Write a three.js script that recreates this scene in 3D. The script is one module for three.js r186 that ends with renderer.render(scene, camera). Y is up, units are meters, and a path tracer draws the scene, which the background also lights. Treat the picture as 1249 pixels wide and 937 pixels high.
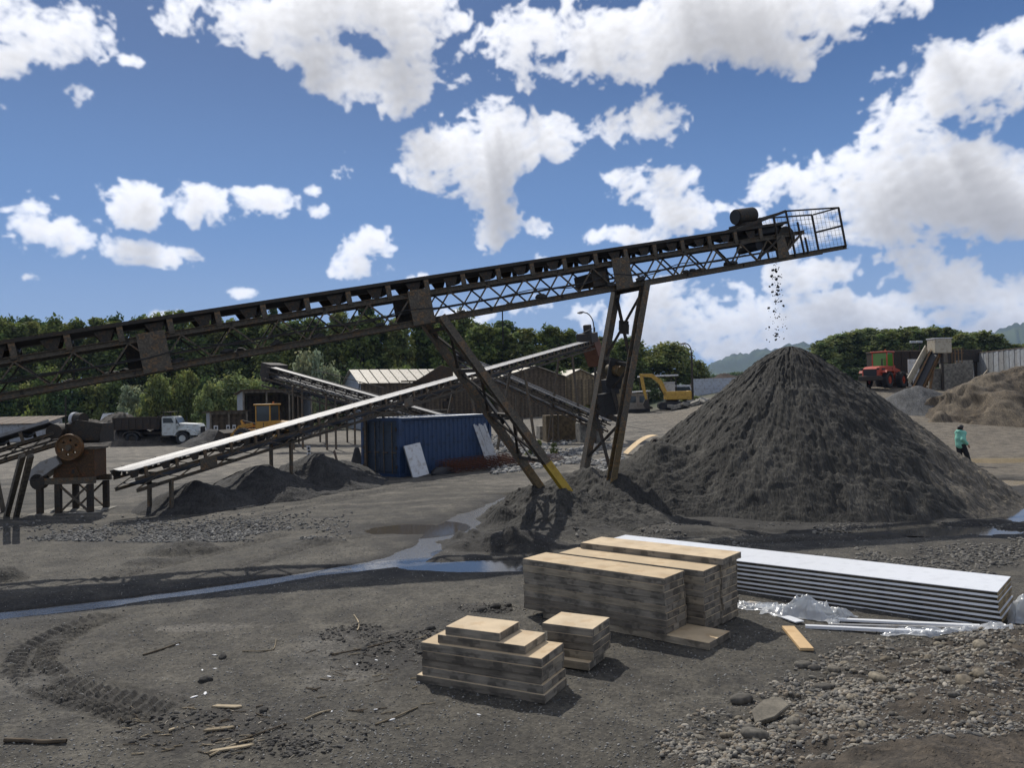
import * as THREE from 'three';
import { mergeGeometries, mergeVertices } from 'three/addons/utils/BufferGeometryUtils.js';
import { RoundedBoxGeometry } from 'three/addons/geometries/RoundedBoxGeometry.js';
import { MarchingCubes } from 'three/addons/objects/MarchingCubes.js';

// ---------------------------------------------------------------- camera, sky, sun, exposure
const scene = new THREE.Scene();
const FOCAL = 985, PW = 1249, PH = 937;                      // focal length in pixels of the photograph
const camera = new THREE.PerspectiveCamera(2 * Math.atan(PH / 2 / FOCAL) * 180 / Math.PI, PW / PH, 0.1, 9000);
camera.position.set(0, 3.45, 0);
camera.rotation.set(0.0137, 0, -0.0218, 'YXZ');
camera.updateMatrixWorld(true);
const renderer = new THREE.WebGLRenderer({ antialias: true });
renderer.toneMapping = THREE.LinearToneMapping;
renderer.toneMappingExposure = 1.07;
renderer.shadowMap.enabled = true;
const SUN_DIR = new THREE.Vector3(-0.36, 1, -0.92).normalize();   // towards the sun: ahead of the camera, a little to its left
const sun = new THREE.DirectionalLight(new THREE.Color(1, 0.95, 0.87), 3.6);
sun.name = 'sun';
sun.position.copy(SUN_DIR).multiplyScalar(120).add(new THREE.Vector3(0, 0, -25));
sun.target.position.set(0, 0, -25);
sun.castShadow = true;
sun.shadow.mapSize.set(4096, 4096);
Object.assign(sun.shadow.camera, { left: -60, right: 60, top: 60, bottom: -60, near: 1, far: 300 });
scene.add(sun, sun.target);

// ---------------------------------------------------------------- numbers and noise
function rng(seed) { let a = seed >>> 0; return () => { a = (a + 0x6d2b79f5) | 0; let t = Math.imul(a ^ (a >>> 15), 1 | a); t = (t + Math.imul(t ^ (t >>> 7), 61 | t)) ^ t; return ((t ^ (t >>> 14)) >>> 0) / 4294967296; }; }
const R = rng(7), rr = (a, b, r = R) => a + (b - a) * r();
const clamp = (x, a = 0, b = 1) => x < a ? a : x > b ? b : x, lerp = (a, b, t) => a + (b - a) * t;
const ss = (a, b, x) => { const t = clamp((x - a) / (b - a)); return t * t * (3 - 2 * t); };
const V = (x, y, z) => new THREE.Vector3(x, y, z);
const PERM = new Uint8Array(512);
{ const r = rng(99), p = [...Array(256).keys()]; for (let i = 255; i > 0; i--) { const j = Math.floor(r() * (i + 1)); [p[i], p[j]] = [p[j], p[i]]; } for (let i = 0; i < 512; i++) PERM[i] = p[i & 255]; }
const vh = (x, y, z = 0) => PERM[PERM[PERM[x & 255] + (y & 255)] + (z & 255)] / 255;
function n2(x, y, per = 256, seed = 0) {              // value noise, repeats every per cells
  const ix = Math.floor(x), iy = Math.floor(y), fx = x - ix, fy = y - iy, u = fx * fx * (3 - 2 * fx), v = fy * fy * (3 - 2 * fy);
  const a = ((ix % per) + per) % per, b = (a + 1) % per, c = ((iy % per) + per) % per, d = (c + 1) % per;
  return lerp(lerp(vh(a, c, seed), vh(b, c, seed), u), lerp(vh(a, d, seed), vh(b, d, seed), u), v);
}
function fbm(x, y, oct = 4, per = 256, seed = 0) { let s = 0, a = 0.5, n = 0; for (let i = 0; i < oct; i++) { s += a * n2(x, y, per, seed + i * 17); n += a; a *= 0.5; x *= 2; y *= 2; per = Math.min(256, per * 2); } return s / n; }
function n3(x, y, z) {
  const ix = Math.floor(x), iy = Math.floor(y), iz = Math.floor(z), fx = x - ix, fy = y - iy, fz = z - iz, u = fx * fx * (3 - 2 * fx), v = fy * fy * (3 - 2 * fy), w = fz * fz * (3 - 2 * fz);
  const q = (k) => lerp(lerp(vh(ix, iy, k), vh(ix + 1, iy, k), u), lerp(vh(ix, iy + 1, k), vh(ix + 1, iy + 1, k), u), v);
  return lerp(q(iz), q(iz + 1), w);
}
function fbm3(x, y, z, oct) { let s = 0, a = 0.5, n = 0; for (let i = 0; i < oct; i++) { s += a * n3(x, y, z); n += a; a *= 0.52; x = x * 2.03 + 7.1; y = y * 2.03 + 3.7; z = z * 2.03 + 1.3; } return s / n; }

// where a thing seen in the survey photograph stands: on the sight line at a distance, or on the ground
const ray = (px, py) => V((px - PW / 2) / FOCAL, (PH / 2 - py) / FOCAL, -1).applyQuaternion(camera.quaternion);
const P = (px, py, d) => { const r = ray(px, py); return r.multiplyScalar(d / -r.z).add(camera.position); };
const G = (px, py, y = 0) => { const r = ray(px, py); return r.multiplyScalar((y - camera.position.y) / r.y).add(camera.position); };

// ---------------------------------------------------------------- sky: blue air and fair-weather cumulus
{
  const W = 4096, H = 2048, data = new Float32Array(W * H * 4), mid = H / 2;
  const dirOf = (px, py) => ray(px, py).normalize();
  // [x, y, half width, half height, weight] of the larger clouds, as directions; more of the same kind fill the rest of the sky
  const blobs = [];
  const add = (x, y, w, h, k = 1) => { const d = dirOf(x, y); blobs.push([Math.atan2(d.z, d.x), Math.asin(d.y), w * 0.86 / FOCAL, h * 0.86 / FOCAL, k]); };
  for (const b of [
    [30, 30, 70, 40], [0, 70, 40, 25], [410, 30, 150, 62, 1.2], [470, 85, 70, 52], [330, 35, 80, 45], [540, 75, 30, 30, .7],
    [760, 30, 150, 62, 1.25], [680, 60, 60, 45], [930, 20, 150, 50, 1.2], [860, 50, 80, 40], [980, 60, 45, 26, .9], [1080, 0, 60, 30, .8],
    [590, 185, 75, 52, 1.1], [530, 195, 45, 35], [600, 240, 40, 55, .9], [595, 290, 26, 26, .8], [690, 175, 50, 32, .8],
    [790, 155, 62, 34, 1.1], [830, 135, 24, 18, .6], [800, 222, 66, 28, 1.15], [830, 250, 45, 30, 1], [755, 290, 52, 16, .9], [660, 270, 22, 26, .7], [665, 316, 22, 12, .7],
    [1130, 110, 90, 52, 1.1], [1210, 90, 70, 50, 1.1], [1100, 165, 60, 38, 1], [1180, 150, 26, 20, .5], [1040, 200, 90, 45, 1.1], [970, 225, 70, 40, 1], [1100, 235, 120, 52, 1.25], [1200, 240, 90, 52, 1.2], [1010, 260, 80, 36, .9], [1249, 260, 60, 36, 1],
    [1110, 335, 60, 28, 1], [1160, 350, 90, 30, 1.1], [1230, 350, 60, 30, 1], [1000, 330, 60, 20, 1], [960, 345, 60, 22, .9], [870, 355, 70, 22, .9], [800, 370, 60, 40, .9], [720, 385, 60, 26, .9], [900, 390, 120, 26, 1], [1020, 378, 110, 24, 1.1], [1130, 385, 110, 24, 1.1], [1220, 385, 60, 22, 1], [640, 375, 50, 20, .7], [560, 385, 60, 14, .7], [820, 415, 90, 22, 1], [930, 415, 80, 20, 1], [760, 405, 60, 20, .9], [1040, 405, 90, 20, 1], [880, 435, 80, 14, .9], [690, 420, 60, 12, .7], [1150, 410, 100, 16, .9], [960, 372, 80, 20, 1],
    [55, 272, 54, 32, 1.12], [200, 248, 76, 30, 1.12], [175, 258, 40, 24, 1], [250, 235, 26, 16, .6], [322, 248, 42, 20, 1.1], [388, 258, 16, 10, .8], [378, 235, 12, 10, .5], [418, 208, 22, 12, .8], [420, 186, 16, 7, .4], [190, 308, 50, 18, 1], [450, 310, 42, 30, 1], [470, 280, 12, 14, .5], [430, 330, 26, 14, .7], [515, 340, 22, 9, .8], [292, 356, 20, 8, .7], [200, 384, 26, 7, .8], [245, 388, 20, 6, .6], [32, 338, 12, 5, .5], [97, 113, 14, 13, .75], [160, 75, 16, 7, .6], [5, 120, 10, 12, .6], [90, 395, 30, 5, .5],
  ]) add(...b);
  const r = rng(31), inFrame = (az, el, mx = 0.86, my = 0.62) => { const d = V(Math.cos(az) * Math.cos(el), Math.sin(el), Math.sin(az) * Math.cos(el)).applyQuaternion(camera.quaternion.clone().invert()); return d.z < 0 && Math.abs(d.x / -d.z) < mx && Math.abs(d.y / -d.z) < my; };
  for (let i = 0; i < 520; i++) {
    const el = Math.asin(Math.pow(r(), 1.15) * 0.97), az = r() * 2 * Math.PI - Math.PI, big = r() < 0.4;
    if (inFrame(az, el)) continue;
    const n = big ? 4 : 1, sc = (big ? rr(0.05, 0.1, r) : rr(0.02, 0.045, r)) * lerp(0.7, 1.5, Math.sin(el));
    for (let k = 0; k < n; k++) { const q = [az + rr(-1, 1, r) * sc * 1.6, clamp(el + rr(-0.6, 0.6, r) * sc, 0.02, 1.5), sc * rr(0.7, 1.3, r), sc * rr(0.35, 0.6, r), rr(0.8, 1.2, r)]; if (!inFrame(q[0], q[1], 0.66 + q[2] * 2.4, 0.5 + q[3] * 2.4)) blobs.push(q); }
  }
  // rows bucket the clouds that can reach them
  const D = new Float32Array(W * (H - mid)), rows = H - mid;
  for (let row = 0; row < rows; row++) {
    const el = ((row + 0.5) / rows) * Math.PI / 2, ce = Math.cos(el), y = Math.sin(el), near = [];
    for (const b of blobs) { const e = (el - b[1]) / (b[3] * 1.5); if (Math.abs(e) < 1) near.push(b); }
    const cover = new Float32Array(W);
    for (const b of near) {
      const half = Math.min(Math.PI, b[2] * 1.5 / Math.max(0.08, Math.cos(b[1]))), c0 = (b[0] / (2 * Math.PI) + 0.5) * W, dc = Math.ceil(half / (2 * Math.PI) * W);
      for (let c = -dc; c <= dc; c++) {
        const col = ((Math.round(c0 + c) % W) + W) % W, ex = (c / W * 2 * Math.PI) * Math.cos(b[1]) / b[2], ey = (el - b[1]) / b[3], q = ex * ex + ey * ey;
        if (q < 2.2) { const v = b[4] * Math.pow(1 - q / 2.2, 1.1); cover[col] = Math.max(cover[col], v) + 0.16 * Math.min(cover[col], v); }
      }
    }
    for (let col = 0; col < W; col++) {
      if (cover[col] < 0.02) continue;
      const az = ((col + 0.5) / W - 0.5) * 2 * Math.PI, x = Math.cos(az) * ce, z = Math.sin(az) * ce;
      const wx = fbm3(x * 22 + 3, y * 26 + 8, z * 22 + 1, 3) - 0.5, wy = fbm3(x * 22 + 63, y * 26 + 18, z * 22 + 51, 3) - 0.5;
      const n = fbm3(x * 19 + 40 + wx * 1.3, y * 25 + 40 + wy * 1.3, z * 19 + 40, 7), b = Math.abs(fbm3(x * 48 + 11 + wy, y * 60 + 5 + wx, z * 48 + 23, 5) - 0.5) * 2;
      const w = fbm3(x * 120 + 31 + wx * 3, y * 140 + 15 + wy * 3, z * 120 + 3, 4) - 0.5;
      D[row * W + col] = clamp((cover[col] * 1.2 + (n - 0.5) * 2.9 - b * 0.5 + w * 0.85 - 0.56) * 1.25, 0, 1.7);
    }
  }
  const sAz = Math.atan2(SUN_DIR.z, SUN_DIR.x), sEl = Math.asin(SUN_DIR.y), at = (row, col) => D[clamp(Math.round(row), 0, rows - 1) * W + (((Math.round(col) % W) + W) % W)];
  const mix3 = (a, b, t) => [lerp(a[0], b[0], t), lerp(a[1], b[1], t), lerp(a[2], b[2], t)];
  for (let row = 0; row < rows; row++) {
    const el = ((row + 0.5) / rows) * Math.PI / 2, deg = el * 180 / Math.PI;
    let air = mix3([0.36, 0.50, 0.72], [0.150, 0.285, 0.56], ss(0, 13, deg)); air = mix3(air, [0.056, 0.128, 0.31], ss(9, 26, deg)); air = mix3(air, [0.042, 0.100, 0.26], ss(26, 80, deg));
    for (let col = 0; col < W; col++) {
      const az = ((col + 0.5) / W - 0.5) * 2 * Math.PI, cosSun = Math.cos(el) * Math.cos(sEl) * Math.cos(az - sAz) + Math.sin(el) * Math.sin(sEl);
      const glow = 0.10 * Math.exp(-(1 - cosSun) * 9), o = ((mid + row) * W + col) * 4, d = D[row * W + col];
      let c = [air[0] + glow, air[1] + glow, air[2] + glow];
      if (d > 0) {
        // light that reaches this bit of cloud from the sun's side, through what lies between
        let thick = 0; const step = 9, da = Math.sin(sAz - az) * 0.5 * step, de = step;
        for (let k = 1; k <= 6; k++) thick += at(row + de * k, col + da * k);
        const lit = 0.34 + 1.12 * Math.exp(-(thick * 0.19 + d * 0.42)), a = 1 - Math.exp(-d * 3.0), far = ss(13, 0, deg) * 0.16;
        const grey = [lit, lit * 1.0, lit * 1.012 + 0.012];
        c = mix3(c, mix3(grey, [0.72, 0.76, 0.84], far), a);
      }
      data[o] = c[0]; data[o + 1] = c[1]; data[o + 2] = c[2]; data[o + 3] = 1;
    }
  }
  for (let row = 0; row < mid; row++) for (let col = 0; col < W; col++) { const o = (row * W + col) * 4; data[o] = 0.30; data[o + 1] = 0.36; data[o + 2] = 0.46; data[o + 3] = 1; }
  const sky = new THREE.DataTexture(data, W, H, THREE.RGBAFormat, THREE.FloatType);
  sky.mapping = THREE.EquirectangularReflectionMapping; sky.magFilter = sky.minFilter = THREE.LinearFilter; sky.needsUpdate = true;
  scene.background = sky; scene.environment = sky;
}

// ---------------------------------------------------------------- builders
const used = new Map();
function numbered(name) { const n = used.get(name) ?? 0; used.set(name, n + 1); return n ? name + '_' + String(n).padStart(3, '0') : name; }
function tag(o, label, category, group, kind) { o.userData.label = label; o.userData.category = category; if (group) o.userData.group = group; if (kind) o.userData.kind = kind; return o; }
function thing(name, label, category, pos = [0, 0, 0], turn = 0, group) {
  const o = new THREE.Group(); o.name = numbered(name); scene.add(o);
  if (pos.isVector3) o.position.copy(pos); else o.position.set(...pos);
  o.rotation.y = turn; return tag(o, label, category, group);
}
function struct(name, geo, mat) { const m = new THREE.Mesh(geo, mat); m.name = numbered(name); m.userData.kind = 'structure'; m.userData.label = name.replace(/_/g, ' '); scene.add(m); return m; }
function mesh(parent, name, geo, mat) { const m = new THREE.Mesh(geo, mat); m.name = name; parent.add(m); return m; }
function single(name, label, category, geo, mat, group) { const m = new THREE.Mesh(geo, mat); m.name = numbered(name); scene.add(m); return tag(m, label, category, group); }
function copyOf(o, label) { const c = o.clone(); c.userData = { ...o.userData }; c.name = numbered(o.name.replace(/_\d+$/, '')); if (label) c.userData.label = label; scene.add(c); return c; }
const geoCache = new Map();
let uvShift = 0;
function boxGeo(w, h, d, bevel = 0) {
  const key = [w, h, d, bevel].map((x) => x.toFixed(3)).join();
  if (geoCache.has(key)) return geoCache.get(key);
  let g;
  if (bevel) g = new RoundedBoxGeometry(w, h, d, 1, bevel); else g = new THREE.BoxGeometry(w, h, d);
  uvShift += 0.37;
  const p = g.attributes.position, n = g.attributes.normal, uv = new Float32Array(p.count * 2);
  for (let i = 0; i < p.count; i++) {
    const ax = Math.abs(n.getX(i)), ay = Math.abs(n.getY(i)), az = Math.abs(n.getZ(i)), x = p.getX(i), y = p.getY(i), z = p.getZ(i);
    if (ax > ay && ax > az) { uv[i * 2] = z; uv[i * 2 + 1] = y; } else if (ay > az) { uv[i * 2] = x; uv[i * 2 + 1] = z; } else { uv[i * 2] = x; uv[i * 2 + 1] = y; }
    uv[i * 2] += uvShift; uv[i * 2 + 1] += uvShift * 0.61;
  }
  g.setAttribute('uv', new THREE.BufferAttribute(uv, 2));
  geoCache.set(key, g); return g;
}
// a box at (x, y, z) of the parent's frame; y is its centre
function box(parent, name, mat, w, h, d, x = 0, y = 0, z = 0, o = {}) {
  const m = mesh(parent, name, boxGeo(w, h, d, o.bevel), mat); m.position.set(x, y, z); m.rotation.set(o.rx ?? 0, o.ry ?? 0, o.rz ?? 0); return m;
}
const UP = V(0, 1, 0);
function along(m, p, q, up = UP) {            // local z runs from p to q, local y near up
  const z = q.clone().sub(p).normalize(); let x = up.clone().cross(z); if (x.lengthSq() < 1e-6) x = V(1, 0, 0).cross(z); x.normalize();
  const y = z.clone().cross(x); m.quaternion.setFromRotationMatrix(new THREE.Matrix4().makeBasis(x, y, z)); m.position.copy(p).add(q).multiplyScalar(0.5); return m;
}
function beam(parent, name, mat, p, q, w, h = w, up = UP) { const L = p.distanceTo(q); return along(mesh(parent, name, boxGeo(w, h, +L.toFixed(3)), mat), p, q, up); }
const chanCache = new Map();
function channel(parent, name, mat, p, q, w, h, up = UP, flip = 1) {          // rolled steel channel: a web and two flanges
  const L = +p.distanceTo(q).toFixed(3), key = [w, h, L, flip].join();
  if (!chanCache.has(key)) {
    const t = Math.max(0.012, w * 0.16), a = boxGeo(t, h, L).clone().translate(flip * (w / 2 - t / 2), 0, 0), b = boxGeo(w - t, t, L).clone().translate(-flip * t / 2, h / 2 - t / 2, 0), c = boxGeo(w - t, t, L).clone().translate(-flip * t / 2, -h / 2 + t / 2, 0);
    chanCache.set(key, mergeGeometries([a, b, c]));
  }
  return along(mesh(parent, name, chanCache.get(key), mat), p, q, up);
}
const cylCache = new Map();
function cylGeo(r1, r2, L, seg = 14, open = false) { const k = [r1, r2, L, seg, open].map((x) => +x).join(); if (!cylCache.has(k)) { const g = new THREE.CylinderGeometry(r2, r1, L, seg, 1, open); const u = g.attributes.uv; for (let i = 0; i < u.count; i++) u.setXY(i, u.getX(i) * r1 * 6.28, u.getY(i) * Math.max(L, 0.1)); cylCache.set(k, g); } return cylCache.get(k); }
function rod(parent, name, mat, p, q, r, r2 = r, seg = 10) {
  const m = mesh(parent, name, cylGeo(r, r2, +p.distanceTo(q).toFixed(3), seg), mat);
  m.quaternion.setFromUnitVectors(UP, q.clone().sub(p).normalize()); m.position.copy(p).add(q).multiplyScalar(0.5); return m;
}
function prism(parent, name, mat, pts, depth, bevel = 0.01) {              // outline in x, y, given thickness in z, centred
  const s = new THREE.Shape(pts.map((p) => new THREE.Vector2(p[0], p[1])));
  const g = new THREE.ExtrudeGeometry(s, { depth: depth - 2 * bevel, bevelEnabled: bevel > 0, bevelThickness: bevel, bevelSize: bevel * 0.7, bevelOffset: -bevel * 0.7, bevelSegments: 1, curveSegments: 6 });
  g.translate(0, 0, -depth / 2 + bevel); return mesh(parent, name, g, mat);
}
function tube(parent, name, mat, pts, r, seg = 24, rad = 6) { return mesh(parent, name, new THREE.TubeGeometry(new THREE.CatmullRomCurve3(pts), seg, r, rad), mat); }

// ---------------------------------------------------------------- textures and materials
function tex(size, fn, srgb = true, rep = 1) {
  const d = new Uint8Array(size * size * 4);
  for (let y = 0; y < size; y++) for (let x = 0; x < size; x++) { const c = fn(x / size, y / size), o = (y * size + x) * 4; for (let k = 0; k < 3; k++) d[o + k] = clamp(Array.isArray(c) ? c[k] : c) * 255; d[o + 3] = 255; }
  const t = new THREE.DataTexture(d, size, size); t.wrapS = t.wrapT = THREE.RepeatWrapping; t.magFilter = THREE.LinearFilter; t.minFilter = THREE.LinearMipmapLinearFilter; t.generateMipmaps = true;
  if (srgb) t.colorSpace = THREE.SRGBColorSpace; t.repeat.set(rep, rep); t.needsUpdate = true; return t;
}
const lin = (r, g, b) => new THREE.Color().setRGB(r, g, b);
// loose grit: pebble-like cells over fine sand, one height for both colour and relief
function gritField(size, cells, seed) {
  const f = new Float32Array(size * size), tone = new Float32Array(size * size), r = rng(seed);
  for (const [n, rad] of cells) for (let i = 0; i < n; i++) {
    const cx = r() * size, cy = r() * size, ra = rad * size * (0.5 + r()), rb = ra * (0.55 + 0.4 * r()), th = r() * 6.3, c = Math.cos(th), s = Math.sin(th), tn = r(), e = Math.ceil(ra);
    for (let y = -e; y <= e; y++) for (let x = -e; x <= e; x++) {
      const u = (x * c + y * s) / ra, v = (-x * s + y * c) / rb, q = u * u + v * v; if (q >= 1) continue;
      const k = (((Math.floor(cy) + y) % size + size) % size) * size + ((Math.floor(cx) + x) % size + size) % size, h = Math.sqrt(1 - q) * Math.min(1, ra / size / 0.006);
      if (h > f[k] * 0.8) { f[k] = Math.max(f[k], h); tone[k] = 0.3 + tn * 0.7; }
    }
  }
  return { f, tone };
}
const gritS = 1024, grit = gritField(gritS, [[5200, 0.0022], [900, 0.0045], [160, 0.009]], 5);
const fl = (u, v, a) => a[Math.floor(v * gritS) * gritS + Math.floor(u * gritS)];
const T_grit = tex(gritS, (u, v) => { const g = fl(u, v, grit.tone), n = fbm(u * 64, v * 64, 3, 64), m = fbm(u * 8, v * 8, 4, 8, 9); let b = 0.60 + (n - 0.5) * 0.42 + (m - 0.5) * 0.3; if (g > 0) b = lerp(b, 0.34 + g * 0.64, 0.62); return [b * 1.0, b * 0.985, b * 0.965]; });
const T_gritB = tex(gritS, (u, v) => fl(u, v, grit.f) * 0.55 + fbm(u * 90, v * 90, 3, 90) * 0.3 + fbm(u * 10, v * 10, 3, 10) * 0.15, false);
const T_sand = tex(512, (u, v) => { const n = fbm(u * 48, v * 48, 4, 48, 3), m = fbm(u * 6, v * 6, 4, 6, 4), s = vh(u * 512, v * 512, 5); const b = 0.6 + (n - 0.5) * 0.45 + (m - 0.5) * 0.25 + (s - 0.5) * 0.16; return [b, b * 0.99, b * 0.975]; });
const T_sandB = tex(512, (u, v) => fbm(u * 40, v * 40, 4, 40, 3) * 0.6 + fbm(u * 12, v * 12, 3, 12, 8) * 0.4, false);
const T_rust = tex(512, (u, v) => { const a = fbm(u * 7, v * 7, 5, 7, 1), b = fbm(u * 30, v * 30, 3, 30, 2), rust = ss(0.48, 0.66, a + (b - 0.5) * 0.35), c = 0.75 + (b - 0.5) * 0.5; return [lerp(0.34, 0.42, rust) * c, lerp(0.32, 0.34, rust) * c, lerp(0.285, 0.25, rust) * c]; });
const T_wear = tex(512, (u, v) => { const a = fbm(u * 6, v * 6, 5, 6, 21), b = fbm(u * 44, v * 44, 3, 44, 22), dirt = ss(0.48, 0.78, a + (b - 0.5) * 0.5); const k = 0.92 + (b - 0.5) * 0.12; return [lerp(k, 0.56, dirt * 0.4), lerp(k, 0.49, dirt * 0.4), lerp(k, 0.42, dirt * 0.4)]; });
const T_wearR = tex(256, (u, v) => 0.5 + fbm(u * 9, v * 9, 4, 9, 25) * 0.5, false);
const T_ply = tex(512, (u, v) => { const g = fbm(u * 3, v * 60, 4, 3, 31), m = fbm(u * 4, v * 4, 5, 4, 32), st = ss(0.55, 0.7, fbm(u * 5 + 2, v * 5, 4, 5, 33)), b = 0.9 + (g - 0.5) * 0.12 + (m - 0.5) * 0.2; return [lerp(b, 0.82, st * 0.5) * 0.86, lerp(b, 0.80, st * 0.6) * 0.77, lerp(b, 0.76, st * 0.6) * 0.63]; });
const T_edge = tex(512, (u, v) => { const g = fbm(u * 5, v * 70, 4, 5, 41), m = fbm(u * 5, v * 5, 5, 5, 42), dk = ss(0.52, 0.68, fbm(u * 6 + 1, v * 9, 4, 3, 43)), b = 0.7 + (g - 0.5) * 0.3 + (m - 0.5) * 0.3; return [lerp(b, 0.44, dk * 0.7) * 0.70, lerp(b, 0.44, dk * 0.7) * 0.66, lerp(b, 0.44, dk * 0.7) * 0.59]; });
const T_conc = tex(512, (u, v) => { const a = fbm(u * 6, v * 6, 5, 6, 51), b = fbm(u * 50, v * 50, 3, 50, 52), b2 = 0.72 + (a - 0.5) * 0.5 + (b - 0.5) * 0.2; return [b2, b2 * 0.98, b2 * 0.94]; });
const M = {};
const std = (o) => new THREE.MeshStandardMaterial({ roughness: 0.85, ...o });
M.ground = std({ map: T_grit, bumpMap: T_gritB, bumpScale: 0.026, vertexColors: true, roughness: 0.92 });
M.sand = std({ map: T_sand, bumpMap: T_sandB, bumpScale: 0.05, vertexColors: true, roughness: 0.95 });
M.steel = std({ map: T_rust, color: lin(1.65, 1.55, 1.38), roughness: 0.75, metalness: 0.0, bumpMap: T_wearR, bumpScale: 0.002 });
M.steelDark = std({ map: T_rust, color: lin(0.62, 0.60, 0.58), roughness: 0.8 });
M.belt = std({ color: lin(0.022, 0.022, 0.023), roughness: 0.65 });
M.beltDusty = std({ map: T_sand, color: lin(0.80, 0.79, 0.77), roughness: 0.55 });
M.rubber = std({ map: T_wear, color: lin(0.035, 0.034, 0.033), roughness: 0.9 });
M.yellow = std({ map: T_wear, color: lin(0.50, 0.33, 0.03), roughness: 0.6 });
M.yellowFaded = std({ map: T_rust, color: lin(1.9, 1.5, 0.75), roughness: 0.7 });
M.ply = std({ map: T_ply, roughness: 0.8 });
M.edge = std({ map: T_edge, roughness: 0.9, bumpMap: T_wearR, bumpScale: 0.003 });
M.edge2 = std({ map: T_edge, color: lin(1.25, 1.2, 1.1), roughness: 0.9, bumpMap: T_wearR, bumpScale: 0.003 });
M.edge3 = std({ map: T_edge, color: lin(0.78, 0.76, 0.74), roughness: 0.9 });
M.conc = std({ map: T_conc, color: lin(0.42, 0.41, 0.38), roughness: 0.92, bumpMap: T_wearR, bumpScale: 0.004 });
M.white = std({ map: T_wear, color: lin(0.78, 0.79, 0.79), roughness: 0.5 });
M.glass = new THREE.MeshPhysicalMaterial({ color: lin(0.05, 0.06, 0.065), roughness: 0.06, metalness: 0, specularIntensity: 1 });
M.black = std({ color: lin(0.015, 0.015, 0.016), roughness: 0.6 });
const paint = (r, g, b, rough = 0.5) => std({ map: T_wear, color: lin(r, g, b), roughness: rough });
// ---------------------------------------------------------------- the lie of the land
const xz = (px, py, y = 0) => { const p = G(px, py, y); return [p.x, p.z]; };
const WATER_Y = -0.02;
function segDist(x, z, pts) {              // distance to a polyline, with the place along it (index + fraction) and the side
  let best = 1e9, at = 0, side = 1, len = 0, run = 0;
  for (let i = 0; i + 1 < pts.length; i++) {
    const [ax, az] = pts[i], [bx, bz] = pts[i + 1], dx = bx - ax, dz = bz - az, L2 = dx * dx + dz * dz, t = clamp(((x - ax) * dx + (z - az) * dz) / L2), ex = x - ax - dx * t, ez = z - az - dz * t, q = ex * ex + ez * ez;
    if (q < best) { best = q; at = i + t; side = ex * dz - ez * dx > 0 ? 1 : -1; run = len + t * Math.sqrt(L2); }
    len += Math.sqrt(L2);
  }
  return [Math.sqrt(best), at, side, run];
}
const stream = [[-220, 779], [-100, 765], [0, 752], [100, 741], [190, 729], [300, 714], [380, 701], [440, 692], [490, 684], [525, 667], [540, 656], [560, 646], [590, 632], [615, 617], [640, 603]].map((p) => xz(p[0], p[1], WATER_Y));
const streamW = [0.26, 0.26, 0.25, 0.24, 0.22, 0.24, 0.25, 0.34, 0.48, 0.42, 0.5, 0.65, 0.8, 0.65, 0.5];
// puddles: centre, half axes, turn, depth, wobble
const ell = (px, py, rx, rz, turn = 0, dep = 0.06, wob = 0.35) => { const [x, z] = xz(px, py, WATER_Y); return { x, z, rx, rz, c: Math.cos(turn), s: Math.sin(turn), dep, wob }; };
const puddles = [ell(585, 691, 1.65, 0.55, 0.05, 0.07, 0.3), ell(690, 690, 1.1, 0.5, 0.1), ell(620, 676, 1.1, 0.45, 0.2, 0.045, 0.7), ell(500, 646, 1.0, 0.8, -0.1, 0.07, 0.3), ell(655, 610, 0.7, 0.9, 0.5, 0.05), ell(1222, 562, 4.6, 1.3, 0, 0.07), ell(1235, 628, 2.2, 1.3, 0.5, 0.05, 0.9), ell(1160, 648, 2.2, 0.5, 0.35, 0.035, 1.2), ell(1215, 590, 1.6, 0.8, 0, 0.035, 1.1)];
const bankLine = [[720, 1010], [860, 925], [985, 862], [1080, 808], [1249, 764], [1500, 735]].map((p) => xz(p[0], p[1]));
const tracks = [
  { pts: [[140, 752], [95, 768], [45, 795], [35, 815], [60, 838], [110, 855], [160, 868], [205, 884]], w: 0.62, a: 0.05 },
  { pts: [[360, 650], [300, 668], [230, 686], [170, 700], [100, 716]], w: 0.42, a: 0.035 },
  { pts: [[470, 650], [380, 668], [330, 682], [290, 700]], w: 0.42, a: 0.03 },
  { pts: [[420, 601], [300, 617], [150, 640], [0, 668]], w: 0.42, a: 0.03 },
  { pts: [[600, 584], [480, 600], [330, 628], [160, 665]], w: 0.42, a: 0.028 },
  { pts: [[640, 575], [520, 590], [400, 612], [200, 640]], w: 0.42, a: 0.028 },
].map((t) => { const pts = t.pts.map((p) => xz(p[0], p[1])); let x0 = 1e9, x1 = -1e9, z0 = 1e9, z1 = -1e9; for (const [x, z] of pts) { x0 = Math.min(x0, x); x1 = Math.max(x1, x); z0 = Math.min(z0, z); z1 = Math.max(z1, z); } return { ...t, pts, box: [x0 - 0.5, x1 + 0.5, z0 - 0.5, z1 + 0.5] }; });
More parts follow.
